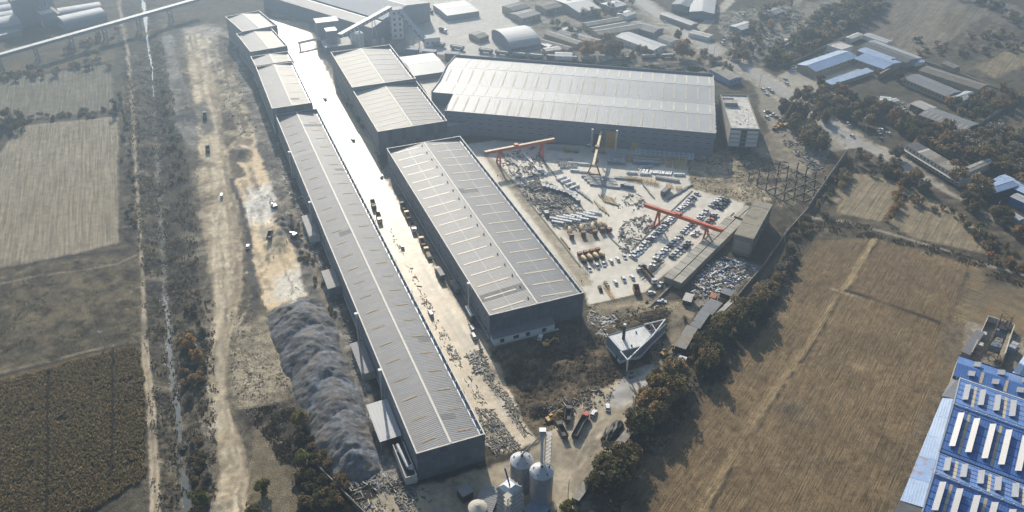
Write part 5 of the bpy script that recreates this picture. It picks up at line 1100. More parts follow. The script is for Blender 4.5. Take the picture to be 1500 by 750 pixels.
    for k in range(n):
        xa = xo0+(xo1-xo0)*k/n; xb = xo0+(xo1-xo0)*(k+1)/n
        MB().slab((xa,ys_[k]+.04,5.6), (-.1,ys_[k]+.04,6.8), (-.1,ys_[k+1]-.04,6.8), (xb,ys_[k+1]-.04,5.6), .15).build('roof_sheet', [mBlueP, mRustB, mBlueP, mBlueP, mBlueP][k], t1)
    MB().slab((xo1-.5, b_.y+.1, 6.1), (-.1, b_.y+.1, 6.9), (-.1, c_.y, 6.9), (c_.x, c_.y, 6.1), .15).build('roof_sheet', mRoof, t1)
    MB().slab((xo0-1.2, a_.y-9, 5.4), (-.1, a_.y-9, 6.4), (-.1, a_.y-.1, 6.4), (xo0, a_.y-.1, 5.4), .15).build('roof_sheet', mTileD, t1)
    MB().box(xo0+.2, -.2, a_.y-8.6, a_.y-8.4, 0, 5.4).build('wall', mWhite, t1)
    for k in range(8): yy = a_.y+(c_.y-a_.y)*k/8; MB().box(xo0+(xo1-xo0)*k/8+.3, xo0+(xo1-xo0)*k/8+.6, yy, yy+.3, 0, 5.4).build('post', mSteel, t1)
    # yard beyond with lattice plant
    t2 = thing('yard_wall', 'cream boundary wall round the plant yard behind the blue roofs', 'wall', tuple(G(1421,523)), rz)
    c1 = L_(t2, G(1445,470)); c2 = L_(t2, G(1483,483)); c3 = L_(t2, G(1466,536))
    for u, v in (((0,0),(c1.x,c1.y)), ((c1.x,c1.y),(c2.x,c2.y)), ((c2.x,c2.y),(c3.x,c3.y))): MB().bar((*u,1.6), (*v,1.6), .35, 3.2).build('wall', mTan2, t2)
    for i, qq in enumerate(((1433,512), (1438,496))): blk('wall_tank', ['nearer','farther'][i]+' small cream tank against the plant yard wall', 'tank', qq, 2.4, 2.4, 2.4, rz, mTan2, mConcL, .1, group='two cream tanks against the plant yard wall')
    gg = G(1452, 520); t3 = thing('lattice_plant', 'tall lattice hoist tower with blue-grey hoppers in the plant yard', 'tower', (gg.x, gg.y, 0), rz); H_ = 22
    for x in (-2.6, 2.6):
        for y in (-2.6, 2.6): MB().bar((x,y,0), (x*.8,y*.8,H_), .28, .28).build('leg', mRustS, t3)
    for k in range(8):
        z = H_*(k+.5)/8
        for (ax, ay, bx, by) in ((-2.5,-2.5,2.5,-2.5),(2.5,-2.5,2.5,2.5),(2.5,2.5,-2.5,2.5),(-2.5,2.5,-2.5,-2.5)):
            MB().bar((ax,ay,z), (bx,by,z), .16, .16).build('cross_member', mRustS, t3); MB().bar((ax,ay,z), (bx,by,z+H_/8), .12, .12).build('brace', mRustS, t3)
    MB().taper(-2.2,2.2,-2.2,2.2,3,7,-.2,-.2,-.2).build('hopper', mBlueG, t3); MB().taper(-2.2,2.2,-2.2,2.2,12,15.5,-.2,-.2,-.2).build('hopper', mBlueG, t3); MB().box(-2.8,2.8,-2.8,2.8,17,17.3).build('platform', mDark, t3)
    MB().bar((-5,-7,1), (1,1,20), .8, .5).build('hoist_rail', mRustS, t3)
    V('yard_shed', 'blue-white tin shed right of the plant yard, at the photo edge', 'shed', (1482,548), (1500,556), (1497,508), 5, mDark, mBlueP, .8, .2, 'y')
    V('yard_shed', 'small pale blue tank house beside a white car at the photo edge', 'shed', (1478,507), (1487,511), (1484,499), 4, mBlueP, mRoofW, .3, .1, 'x')
    V('yard_shed', 'dull grey store left of the plant yard wall, next to the field', 'shed', (1409,515), (1421,520), (1427,482), 3, mConcOld, mRoof, .3, .1, 'y', mono=True)
mPanel = mat('solar_panel_face', (.15,.17,.205), .5, .05, .5, stripe=(90, 1.0, .14, 0), spec=.8); mBlueD = mat('blue_dark_trim', (.02,.045,.13), .5, .1); mBlueM = mat('roof_blue_mid', (.11,.21,.46), .5, .15, .1, dirt=((.28,.34,.46), .08, .5), stripe=(0, 1.0, .08, .03))  # solar panel face made pale: reflected sun put into its base colour
mRustB = mat('roof_blue_rust', (.24,.35,.55), .55, .15, .15, dirt=((.32,.17,.09), .35, .9)); mRustS = mat('rusted_steel', (.14,.10,.075), .8, .3, .8); mBlueG = mat('hopper_blue_grey', (.20,.25,.31), .55, .15)
solar()
# ---- grain silos and dryer at the bottom
def silos():
    mS = mat('silo_corrugated', (.30,.32,.345), .45, .12, .4, stripe=(0, 400, 0, 0), metal=.35); mC = mat('silo_cone', (.40,.41,.42), .42, .1, .4, metal=.3)
    for i, (b, ev, ap, r) in enumerate((((791.8,733), (791.8,690), (791.8,684), 4.3), ((763.5,713), (763.5,674), (763.5,668), 4.25))):
        g = G(*b); h = zfor(b, ev); 
        th = thing('grain_silo', ['front grain silo with a conical ribbed roof under the elevator mast', 'rear grain silo, partly hidden, with a conical roof'][i], 'silo', (g.x, g.y, 0), 0, None)
        nr = 9
        for k in range(nr): MB().lathe([(r+.0,h*k/nr+.03),(r+.05,h*(k+.5)/nr),(r,h*(k+1)/nr-.03)], n=28).build('wall_ring', mS, th)
        MB().lathe([(r-.1,0),(r-.1,h)], n=20).build('inner_wall', mDark, th)
        for k in range(24):
            a0_ = 2*math.pi*k/24; a1_ = 2*math.pi*(k+1)/24; rr = r+.25
            MB().slab((rr*math.cos(a0_), rr*math.sin(a0_), h-.05), (rr*math.cos(a1_), rr*math.sin(a1_), h-.05), (.5*math.cos(a1_), .5*math.sin(a1_), h+2.4+.02*(k%2)), (.5*math.cos(a0_), .5*math.sin(a0_), h+2.4+.02*(k%2)), .08).build('roof_segment', mC, th)
        MB().tube((0,0,h+2.2), (0,0,h+3.0), .55, n=10).build('filler_cap', mDark, th)
        for k in range(5): a_ = k*1.25+.4; MB().box(r*.72*math.cos(a_)-.25, r*.72*math.cos(a_)+.25, r*.72*math.sin(a_)-.25, r*.72*math.sin(a_)+.25, h+.5, h+1.2).build('vent_hatch', mDark, th)
        if i == 0: g1, h1 = g, h
        else: g2, h2 = g, h
    th = thing('grain_elevator', 'tall elevator mast with zigzag ladder tower above the grain silos', 'elevator', (g1.x, g1.y+5.5, 0)); H_ = 30
    MB().box(-.5,.5,-.4,.4,0,H_).build('mast', mSteel, th); MB().box(-1.2,1.2,-1,1,H_,H_+2).build('head', mSteel, th)
    for x in (1.2, 3.4):
        for y in (-1.1, 1.1): MB().box(x-.08,x+.08,y-.08,y+.08,0,H_).build('leg', mSteel, th)
    for k in range(15):
        z = 2*k; MB().bar((1.2,-1.1,z), (3.4,-1.1,z+2), .12, .12).build('stair_flight', mSteel, th); MB().box(1.2,3.4,-1.1,1.1,z+1.9,z+2).build('landing', mConcL, th)
    MB().tube((0,-.2,H_), (g2.x-g1.x, g2.y-g1.y-5.5, h2+3), .3, n=8).build('chute', mSteel, th); MB().tube((0,-.2,H_-1), (0,-5.5,h1+3), .3, n=8).build('chute', mSteel, th)
    g = G(746,752); th = thing('grain_dryer', 'stepped grain dryer tower with stacked louvre tiers left of the silos', 'dryer', (g.x, g.y-2, 0), .8); H_ = zfor((746,752), (746,706)); H_ = 17
    n = 7
    for k in range(n):
        z = H_*k/n; MB().box(-3,3,-3,3,z,z+H_/n*.45).build('louvre_tier', mDark, th); MB().taper(-3.5,3.5,-3.5,3.5,z+H_/n*.45,z+H_/n*.98,.5,.5,.5).build('louvre_hood', mSteel, th)
        for y in (-2,0,2): MB().tube((3.4,y,z+.8), (4.2,y,z+.8), .35, n=8).build('burner_port', mTan2, th)
    MB().taper(-3,3,-3,3,H_,H_+1.2,1.6,1.6,1.6).build('roof', mSteel, th); MB().tube((0,0,H_+1), (.5,3,H_+7), .3, n=8).build('inlet_pipe', mat('pipe_blue', (.03,.07,.28), .5, .1), th)
    MB().tube((4.6,-2,0), (4.6,-2,10), .7, n=10).build('duct', mTan2, th); MB().tube((4.6,-2,10), (3,-2,12), .7, n=10).build('duct', mTan2, th)
    for x in (-6,-4):
        for y in (-5,-3): MB().box(x-.1,x+.1,y-.1,y+.1,0,20).build('frame_post', mSteel, th)
    for k in range(10): MB().box(-6.2,-3.8,-5.2,-2.8,k*2+1.8,k*2+1.9).build('landing', mTan2, th)
    MB().tube((-4.5,-4,15), (-14,-6,7), .22, n=8).build('chute', mTan2, th)
    g = G(700,757); th = thing('feed_bin', 'pale round bin top at the bottom edge left of the dryer', 'silo', (g.x, g.y, 0)); MB().lathe([(3.6,0),(3.6,5.5),(.6,7)], n=20).build('body', mTan2, th)
    blk('motor_house', 'small square grey roofed kiosk with a dark hatch', 'kiosk', (686,734), 4.5, 4.5, 4, .6, mDark, mRoof, .3)
    V('tin_shed', 'steel blue tin roof sloping beside the grain dryer', 'shed', (693,745), (720,752), (719,713), 3.5, mDark, mRoof, .6, .1, 'y', mono=True)
    V('tin_shed', 'dark apron roof between the dryer and the front silo', 'shed', (765,750), (790,764), (776,728), 2.5, mDark, mBlueG, .3, .1, 'y', mono=True)
    V('scrap_hut', 'low broken grey roof at the very bottom edge', 'hut', (632,752), (660,760), (634,744), 2.4, mDark, mRoof, .3, .1, 'y', mono=True)
silos()
mConcD = mat('concrete_dusty_dark', (.20,.185,.155), .9, .2, .3)
# ---- gantry cranes
def gantry(name, label, gz, e0, e1, legsA, legsB, m1, m2, top_c, beam=1.6):
    """e0,e1 girder ends; legsX = (top px, base px, base px)"""
    P0 = G(*e0, gz); P1 = G(*e1, gz); o = Vector((P0.x, P0.y, 0)); d = P1-P0; th = thing(name, label, 'crane', tuple(o), math.atan2(d.y, d.x)); Ln = d.length
    MB().box(0, Ln, -beam/2, beam/2, gz-1.9, gz-.06).build('girder', m1, th); MB().box(0, Ln, -beam/2-.12, beam/2+.12, gz-.05, gz+.1).build('walkway', top_c, th)
    for tp, b1, b2 in (legsA, legsB):
        t = L_(th, G(*tp, gz-1)); q1 = L_(th, G(*b1)); q2 = L_(th, G(*b2)); tx = (q1.x+q2.x)/2
        for q in (q1, q2):
            MB().bar((tx, .5*(1 if q.y > 0 else -1), gz-1.9), (q.x, q.y, .9), .8, .8).build('leg', m2, th)
        e = (Vector((q2.x,q2.y,0))-Vector((q1.x,q1.y,0))).normalized()*.9
        MB().bar(Vector((q1.x,q1.y,.55))-e, Vector((q2.x,q2.y,.55))+e, .7, .8).build('end_carriage', m2, th)
        MB().bar(Vector((q1.x,q1.y,0)).lerp(Vector((tx,0,gz)), .45), Vector((q2.x,q2.y,0)).lerp(Vector((tx,0,gz)), .45), .35, .35).build('cross_brace', m2, th)
    MB().box(Ln*.42, Ln*.42+2.4, -1.3, 1.3, gz+.11, gz+1.2).build('trolley', m2, th); MB().box(Ln*.2, Ln*.2+1.6, -2.3, -1.0, gz-4, gz-2).build('cab', m2, th)
    return th
gantry('gantry_crane', 'red gantry crane spanning the car rows on the right', 11.2, (944,298), (1058.5,336), ((964,306),(957.5,333.5),(965.5,327)), ((1036,331),(1027.3,359.8),(1036.7,349)), mRed, mRed, mRed)
gantry('gantry_crane', 'red gantry crane with a cream top nearest the ridge-lined hall', 12.5, (710,222), (812,202.5), ((730.4,219),(727.5,238),(732.8,245)), ((793,207.6),(789.9,227.6),(795.5,233.5)), mRed, mRed, mCream)
gantry('gantry_crane', 'cream gantry crane on red-marked brown legs, seen end-on in the yard', 12, (869,241), (882,187), ((871.3,230.7),(860.7,255.3),(878,256.7)), ((878.7,200),(868.7,223.3),(885.3,225.3)), mCreamB, mOch, mCreamB, 1.15)
# rails
def rail(pts, label):
    P_ = [G(*q) for q in pts]; th = thing('crane_rail', label, 'rail', tuple(P_[0]))
    for a, b in zip(P_[:-1], P_[1:]):
        MB().bar(a-P_[0]+Vector((0,0,.12)), b-P_[0]+Vector((0,0,.12)), .9, .24).build('rail_beam', mConcD, th); MB().bar(a-P_[0]+Vector((0,0,.3)), b-P_[0]+Vector((0,0,.3)), .15, .12).build('rail', mDark, th)
mConcD = mat('concrete_dusty_dark', (.20,.185,.155), .9, .2, .3)
rail([(727,236), (770,290), (818,350), (850,391)], 'crane rail on the hall side of the scrap yard'); rail([(789,226), (830,280), (882,337), (918,372)], 'crane rail between the scrap yard and the mixer trucks')
rail([(925,367), (961,331), (1014,280)], 'crane rail behind the long car row'); rail([(985,400), (1032,355), (1075,312)], 'crane rail beside the cracked-slab shed')
# steel skeleton
def skeleton():
    g0 = G(1096,266); s = (G(1150,296)-g0); rz = math.atan2(s.y, s.x); th = thing('steel_skeleton', 'unfinished column grid of dark posts and ground beams right of the block', 'structure frame', tuple(g0), rz)
    cm = MB().box(-.25,.25,-.25,.25,0,6.2).mesh('column', mDark); hm = MB().box(-.4,.4,-.4,.4,6.2,6.5).mesh('column_head', mConcD); bmX = MB().box(0,6.6,-.2,.2,0,.5).mesh('ground_beam', mConcD); bmY = MB().box(-.2,.2,0,8.5,0,.5).mesh('ground_beam', mConcD)
    for i in range(6):
        for j in range(5):
            if (i, j) in ((0,4), (5,0)): continue
            o = link('column', cm, th, (i*7.1, j*9, T1(g0.x, g0.y)*0)); link('column_head', hm, o); 
            if i < 5: link('ground_beam', bmX, th, (i*7.1+.25, j*9, 0))
            if j < 4: link('ground_beam', bmY, th, (i*7.1, j*9+.25, 0))
skeleton()
# walls and fences
def wall_line(pts, h, label, m_, w_=.4, name='boundary_wall', seg=8):
    P_ = [G(*q) for q in pts]; th = thing(name, label, 'wall', tuple(P_[0]))
    for a, b in zip(P_[:-1], P_[1:]):
        n = max(1, int((b-a).length/seg))
        for k in range(n):
            u = a.lerp(b, k/n)-P_[0]; v = a.lerp(b, (k+1)/n)-P_[0]; e = (v-u).normalized()*.03
            MB().bar(u+e+Vector((0,0,h/2)), v-e+Vector((0,0,h/2)), w_, h).build('wall_bay', m_, th)
wall_line([(1183,308), (1205,276), (1240,226)], 4.2, 'tall dark boundary wall between the steel skeleton and the fields', mConcOld)
wall_line([(1183,308), (1150,345), (1118,392), (1094,420), (1060,462)], 2.4, 'grey boundary wall running down behind the rubbish yard', mConcOld)
wall_line([(1052,340), (1020,386), (985,418), (950,452)], 1.2, 'low kerb wall along the dark lane beside the cracked-slab shed', mConcOld, .8)
wall_line([(1345,89), (1400,108), (1450,128), (1500,146)], 2, 'pale track-side wall behind the farm sheds', mConc)
wall_line([(1426,190), (1460,168), (1510,138)], 2.5, 'dark fence line beyond the long barn at the right edge', mConcOld)
wall_line([(452,672), (480,700), (520,740), (540,760)], 2.0, 'rough grey wall curving under the bushes at the bottom', mConcOld)
wall_line([(1138,99), (1165,92), (1215,66), (1240,55)], 2.2, 'dark wall behind the blue compound', mConcOld)
# train of open wagons
def train():
    def mk():
        th = thing('railway_wagon', 'x', 'railway wagon'); MB().box(-6,6,-1.5,1.5,1.1,1.3).build('chassis', mDark, th)
        for q in (MB().box(-6,6,-1.55,-1.4,1.3,3.4), MB().box(-6,6,1.4,1.55,1.3,3.4), MB().box(-6,-5.85,-1.4,1.4,1.3,3.4), MB().box(5.85,6,-1.4,1.4,1.3,3.4)): q.build('side_panel', mWagon, th)
        MB().taper(-5.8,5.8,-1.35,1.35,1.31,3.2,1,.5,.5).build('load', mWagLoad, th)
        for x in (-4,4): MB().box(x-.9,x+.9,-1.1,1.1,.1,1.0).build('bogie', mDark, th)
        return th
    K = Kit(mk); 
    for ln, nm, n in (([(628,66), (655,70), (684,75)], 'short string left of the crossing', 6), ([(700,76), (740,81), (790,85), (850,88.5), (925,88)], 'long train along the village side', 22), ([(935,86), (965,85), (992,84)], 'last string nearest the highway', 6)):
        P_ = [G(*q) for q in ln]; Ls = [(b-a).length for a, b in zip(P_[:-1], P_[1:])]; tot = sum(Ls); n = int(tot/12.7)
        for k in range(n):
            s_ = (k+.5)*tot/n; i = 0
            while s_ > Ls[i]: s_ -= Ls[i]; i += 1
            a, b = P_[i], P_[i+1]; c = a.lerp(b, s_/Ls[i]); d = b-a
            K.put(tuple(c), math.atan2(d.y, d.x), '%s open wagon from the left in the %s' % (ordw(k), nm), 'open railway wagons behind the halls')
mWagon = mat('wagon_grey', (.30,.31,.32), .7, .2, .5, rnd=.3); mWagLoad = mat('wagon_load', (.60,.59,.56), .9, .2, .5)
train()
for off in (0, 9):
    P_ = [G(470, 50+off*.4), G(560,74+off*.3), G(620,86+off*.3), G(700,94), G(780,98), G(860,101), G(940,102), G(1010,95)]
    th = thing('railway_track', ['nearer', 'farther'][off > 0]+' railway track curving behind the widest hall', 'railway', tuple(P_[0]), 0)
    for a, b in zip(P_[:-1], P_[1:]):
        for s in (-.75, .75):
            n_ = Vector((-(b-a).y, (b-a).x, 0)).normalized()*(s+off*.5); MB().bar(a-P_[0]+n_+Vector((0,0,.25)), b-P_[0]+n_+Vector((0,0,.25)), .15, .18).build('rail', mDark, th)
# ================================================================ VEHICLES AND STOCK
mTyre = mat('tyre', (.02,.02,.02), .9, 0); mCarG = mat('car_glass', (.02,.024,.03), .12, 0, spec=.8)
PAINT = {n: mat('car_paint_'+n, c, .3, .03, spec=.6) for n, c in dict(white=(.68,.68,.68), silver=(.36,.37,.38), black=(.02,.021,.024), grey=(.14,.145,.155), red=(.35,.03,.025), blue=(.04,.09,.25), orange=(.5,.15,.03)).items()}
mCabY = mat('cab_yellow', (.50,.30,.08), .5, .1); mCabR = mat('cab_red', (.40,.06,.04), .5, .15); mDrum = mat('drum_cream', (.60,.45,.24), .55, .2, .8, dirt=((.30,.26,.2), .6, .6)); mBoxD = mat('tipper_box_dark', (.07,.065,.06), .7, .3, .6); mBoxB = mat('tipper_brown', (.22,.12,.05), .7, .3, .6); mLamp = mat('lamp_lens', (.7,.68,.6), .2, 0, spec=.8)
def wheel(th, pts, r=.34, w_=.22):
    m = MB().tube((0,-w_/2,0), (0,w_/2,0), r, n=10).mesh('wheel', mTyre); 
    for p in pts: link('wheel', m, th, p)
def car(col, kind='sedan'):
    def mk():
        th = thing('parked_'+('car' if kind == 'sedan' else kind), 'x', 'car' if kind in ('sedan','suv') else kind); P_ = PAINT[col]
        if kind == 'sedan': Ln, H1, H2, c0_, c1_, ix0, ix1 = 4.5, .82, 1.42, -1.75, 1.0, .45, .75
        elif kind == 'suv': Ln, H1, H2, c0_, c1_, ix0, ix1 = 4.6, .98, 1.7, -2.15, 1.05, .3, .7
        else: Ln, H1, H2, c0_, c1_, ix0, ix1 = 5.2, .95, 1.75, -.4, 1.3, .15, .55
        if kind == 'van': Ln, H1, H2, c0_, c1_, ix0, ix1 = 4.6, 1.1, 1.95, -2.25, 1.7, .12, .5
        h = Ln/2; w_ = .9
        MB().prof([(-h,.35),(-h+.1,.22),(h-.1,.22),(h,.4),(h-.08,.62),(h-.9,H1-.05),(c1_,H1),(c0_,H1),(-h+.12,H1-.06)][::-1], -w_, w_, 'y').build('body', P_, th)
        m = MB(); m.add([(c0_,-w_+.03,H1),(c1_,-w_+.03,H1),(c1_,w_-.03,H1),(c0_,w_-.03,H1),(c0_+ix0,-w_+.22,H2-.05),(c1_-ix1,-w_+.22,H2-.05),(c1_-ix1,w_-.22,H2-.05),(c0_+ix0,w_-.22,H2-.05)], [(0,1,5,4),(1,2,6,5),(2,3,7,6),(3,0,4,7)]); m.build('windows', mCarG, th)
        MB().box(c0_+ix0-.04, c1_-ix1+.04, -w_+.19, w_-.19, H2-.06, H2).build('roof', P_, th)
        if kind == 'pickup':
            for y in (-w_, w_-.1): MB().box(-h+.12, c0_-.05, y, y+.1, H1-.1, H1+.25).build('bed_side', P_, th)
        wheel(th, [(x, y, .34) for x in (-h+.85, h-.85) for y in (-.82, .82)])
        for y in (-.6, .6): MB().box(h-.14, h+.01, y-.16, y+.16, .5, .62).build('headlight', mLamp, th)
        return th
    return Kit(mk)
CARS = {}
def put_car(px, py, hd, label, col='white', kind='sedan', group=None, world=None):
    k = (col, kind)
    if k not in CARS: CARS[k] = car(col, kind)
    g = GT(px, py) if world is None else world
    return CARS[k].put(tuple(g), hd, label, group)
def heading(a, b): d = G(*b)-G(*a); return math.atan2(d.y, d.x)
SEQ = ['white','white','silver','white','white','white','grey','white','white','black','silver','white','white','silver','white','white','white','silver','black','white']
def car_row(p, q, nm, hd, sp=2.75, skip=(), cols=None, group=None, off=0):
    a = G(*p); b = G(*q); L0 = (b-a).length; n = int(L0/sp)+1; k = 0
    for i in range(n):
        if i in skip or random.random() < .03: continue
        c = a.lerp(b, i/max(1, n-1)); col = (cols or SEQ)[(i*7+off) % len(cols or SEQ)]; kd = 'suv' if random.random() < .3 else 'sedan'
        put_car(0, 0, hd+random.uniform(-.04,.04)+(math.pi if random.random() < .4 else 0), '%s %s, %s from the near end of %s' % (col, 'SUV' if kd == 'suv' else 'saloon car', ordw(k), nm), col, kd, group or 'cars parked in rows in the yard', world=c+Vector((random.uniform(-.2,.2), random.uniform(-.2,.2), 0))); k += 1
h1 = heading((994,308.5), (1002,312))
car_row((927,377), (1021,285), 'the longest row by the rail', h1, 2.75)
car_row((961.5,380), (996,348), 'the middle block left file', h1, 2.75, off=3)
car_row((1001,341.5), (1035,311), 'the far block left file', h1, off=5)
car_row((1043,303), (1057,291), 'the short file by dirt', h1, off=2)
car_row((985,378), (1010,356), 'the middle block right file', h1, off=8, cols=['white','black','white','grey','silver'])
car_row((1031,334), (1048,316), 'the far block right file', h1, 3.2, off=1, cols=['grey','white','orange','silver','black'])
car_row((1054,306), (1066,294), 'the dark far file', h1, cols=['black','grey','black'])
car_row((957,391), (968,374), 'the cluttered corner row', h1, 3.0, off=4)
h2 = heading((888,386), (893,396))
car_row((864,395), (935,370), 'the row below the mixers', h2, 4.4, off=1, cols=['white','white','silver','white','white','black','white'])
car_row((879,425), (888,418.6), 'the pair by the yellow frame', h2, 4, cols=['black','grey'])
car_row((889,419), (926,407), 'the front row', h2, 4.0, off=1, cols=['white','silver','white','white','grey'])
for i, (q, hd_, col, kd, lb) in enumerate([((954,430.3), .25, 'white','suv','white SUV at the very edge of the concrete yard'), ((969,442.7), -.1, 'white','pickup','white pickup truck on the dirt below the cracked-slab shed'), ((1017,345), h1+.5,'white','sedan','white saloon car parked askew, nearer of the two askew'), ((1022,341), h1+.4,'white','sedan','white saloon car parked askew, farther of the two askew'),
    ((941,390), .6,'silver','suv','silver SUV next to the dark lattice frames'), ((938,397),.2,'white','van','white van beside the long brown tipper'), ((967,418), 1.1,'white','pickup','white pickup tucked between the tipper and the rubble'),
    ((869.5,607), heading((866,612),(873,601)),'white','suv','white SUV parked at the works yard beside scrap'), ((890,598), heading((889.5,604),(889,592)),'white','sedan','white saloon car alone on the tan works yard'), ((963.5,553), .9,'blue','sedan','blue car half under the dark trees'), ((995,522), .8,'silver','sedan','silver car nosing out by the open tin shed'),
    ((559,259), 1.75,'white','sedan','white car alone on the glaring dusty road'), ((589,362), 1.9,'white','suv','white SUV driving between the two long halls'), ((517,205), 2.0,'grey','suv','dark grey car farther up the glaring road'), ((692,483), 1.95,'white','van','white van, farther of the two near the lean-to annex'), ((693.5,494), 1.95,'white','van','white van, nearer of the two near the lean-to annex'),
    ((631,461), 1.95,'white','van','white van beside the scrap piles on the hall-side of the road'), ((476,145), 2.0,'silver','suv','silver van on the blown-out end of the road'), ((325,288), 1.8,'white','van','white van driving on the haul road'), ((363.5,362), 1.7,'white','suv','white car on the pale excavated ground'), ((545,262-118), 2,'white','suv','white car in the shade beside the cream-roofed hall'),
    ((422,14), 1,'white','sedan','white car at the far mouth of the dusty road'), ((1484,508), .1,'white','sedan','white car by the blue tank house at the right edge')]):
    put_car(*q, hd_, lb, col, kd)
rc = [((1249,201),'white'),((1287,195),'white'),((1301,196),'white'),((1290,191),'white'),((1209,167),'silver'),((1231,167),'white'),((1245,171),'silver'),((1252,175),'white'),((1242,182),'white'),((1250,176),'grey'),((1161,103),'white'),((1163,99),'white'),((1151,118),'silver'),((1153,124),'white'),((1118,133),'white'),((1125,131),'white'),((1131,136),'silver'),((1123,139),'white'),((1289,204),'grey'),((1291,237),'grey'),((1319,237),'silver'),((1062,122),'grey'),((1490,296),'white'),((1124,174),'white'),((1060,121),'black'),((1222,141),'white'),((1060,60),'white'),((1063,56),'silver'),((1058,65),'white'),((984,56),'white'),((974,33),'white'),((1120,0+15),'white'),((765,143-118),'white')]
rc.sort()
for i, (q, c) in enumerate(rc): put_car(*q, heading((1110,112),(1165,146))+random.choice([0,math.pi])+random.uniform(-.1,.1), '%s car by the highway, %s counting from the left' % (c, ordw(i)), c, random.choice(['sedan','suv']), 'cars along the highway')
for i in range(7): put_car(752+i*5.2, 73.5-i*.8, 1.3, '%s car from the left before the arched hall' % ordw(i), ['white','silver'][i % 2], 'sedan', 'cars lined up before the arched hall')
for i in range(14): put_car(1122+i*4.8+random.uniform(-1,1), 163+i*3.4+random.uniform(-1.5,1.5), random.uniform(0,6), '%s vehicle from the left on the dusty lot beside the highway' % ordw(i), random.choice(['white','silver','grey','black']), 'suv', 'vehicles on the dusty lot')
# ---- trucks
def truck(cab, body, kind):
    def mk():
        nm = dict(tipper='tipper_truck', box='box_truck', long='tipper_trailer', flat='flatbed_truck', mixer='mixer_truck')[kind]; th = thing(nm, 'x', 'truck')
        Ln = dict(tipper=8.6, box=9.6, long=14.5, flat=10, mixer=8.8)[kind]; h = Ln/2; w_ = 1.25
        MB().box(-h, h-.3, -.5, .5, .7, 1.05).build('chassis', mDark, th)
        m = MB().prof([(h-2.1,.8),(h,.8),(h,1.9),(h-.25,2.9),(h-2.1,2.95)][::-1], -w_, w_, 'y'); c = m.build('cab', cab, th)
        MB().add([(h+.02,-1.1,1.95),(h+.02,1.1,1.95),(h-.2,1.1,2.8),(h-.2,-1.1,2.8)], [(0,1,2,3)]).build('windscreen', mCarG, c)
        for s in (-1, 1): MB().box(h-1.3, h-.5, s*(w_+.01)-.02, s*(w_+.01)+.02, 1.9, 2.6).build('side_window', mCarG, c); MB().box(h, h+.05, s*.9-.15, s*.9+.15, 1.0, 1.2).build('headlight', mLamp, c)
        b0, b1 = -h, h-2.4
        if kind in ('tipper', 'long'):
            H0, H1 = 1.15, 2.75
            for q in (MB().box(b0,b1,-w_,-w_+.12,H0,H1), MB().box(b0,b1,w_-.12,w_,H0,H1), MB().box(b0,b0+.12,-w_+.12,w_-.12,H0,H1), MB().box(b1-.12,b1,-w_+.12,w_-.12,H0,H1+.2)): q.build('tipper_side', body, th)
            MB().box(b0+.12,b1-.12,-w_+.12,w_-.12,H0,H0+.25).build('tipper_floor', mDark, th)
            for k in range(int((b1-b0)/1.2)): MB().box(b0+.5+k*1.2,b0+.6+k*1.2,-w_-.07,w_+.07,H0,H0+.1).build('rib', body, th)
        elif kind == 'box': MB().box(b0,b1,-w_,w_,1.1,3.5).build('cargo_box', body, th); MB().box(b0-.05,b1+.05,-w_-.05,w_+.05,3.5,3.58).build('box_roof', mRoof, th)
        elif kind == 'flat': MB().box(b0,b1,-w_,w_,1.1,1.3).build('flatbed', body, th); MB().box(b1-.1,b1,-w_,w_,1.3,2.3).build('headboard', body, th); MB().box(b0+1,b1-1,-1,1,1.31,1.9).build('load', mTan, th)
        else:
            pf = [(.35,-3.1),(.7,-2.9),(1.15,-1.2),(1.2,.2),(1.0,1.6),(.5,2.3)]
            d = MB().lathe(pf, n=16); d.xf(Matrix.Translation((-1.4,0,2.35)) @ Matrix.Rotation(R_(90+11), 4, 'Y')); d.build('drum', body, th)
            MB().box(-h,-h+.8,-.5,.5,2.6,3.3).build('hopper', mCabR, th); MB().bar((-h,0,2.6), (-h-.7,0,1.2), .5, .12).build('chute', mDark, th); MB().box(-1.7,-1.3,-1.1,1.1,1.1,1.5).build('drum_stand', cab, th); MB().box(1.3,1.9,-1.1,1.1,1.1,1.9).build('water_tank', cab, th)
        xs = [-h+1.0, -h+2.2, h-1.1]+([h-3.2, -h+3.4] if Ln > 10 else [])
        wheel(th, [(x, y, .5) for x in xs for y in (-1.05, 1.05)], .5, .32)
        return th
    return Kit(mk)
KT = dict(tw=truck(PAINT['white'], mBoxD, 'tipper'), tb=truck(mDark, mBoxD, 'tipper'), ty=truck(mCabY, mBoxB, 'tipper'), bx=truck(mCabY, mRoof, 'box'), ln=truck(PAINT['white'], mBoxB, 'long'), ld=truck(mCabR, mBoxD, 'long'), fl=truck(mCabY, mTan, 'flat'), mx=truck(mat('cab_maroon', (.20,.06,.035), .5, .15), mDrum, 'mixer'))
def tr(k, a, b, label, group=None):
    """a = tail, b = head in the photograph"""
    c = GT((a[0]+b[0])/2, (a[1]+b[1])/2); KT[k].put(tuple(c), heading(a, b), label, group)
for i, (a, b) in enumerate((((833,337.5),(838,352)), ((850,334),(855,348)), ((866,333),(872,346)), ((875,330),(883,342)), ((881,330+1),(894,342)))):
    tr('mx', a, b, 'red-cabbed cream mixer truck, %s from the left in the upper mixer row' % ordw(i), 'concrete mixer trucks')
for i in range(4): tr('mx', (857.5+i*8.8, 387-i*2.4), (848+i*8.7, 374.5-i*1.9), 'red-cabbed cream mixer truck, %s from the left in the tight lower mixer row' % ordw(i), 'concrete mixer trucks')
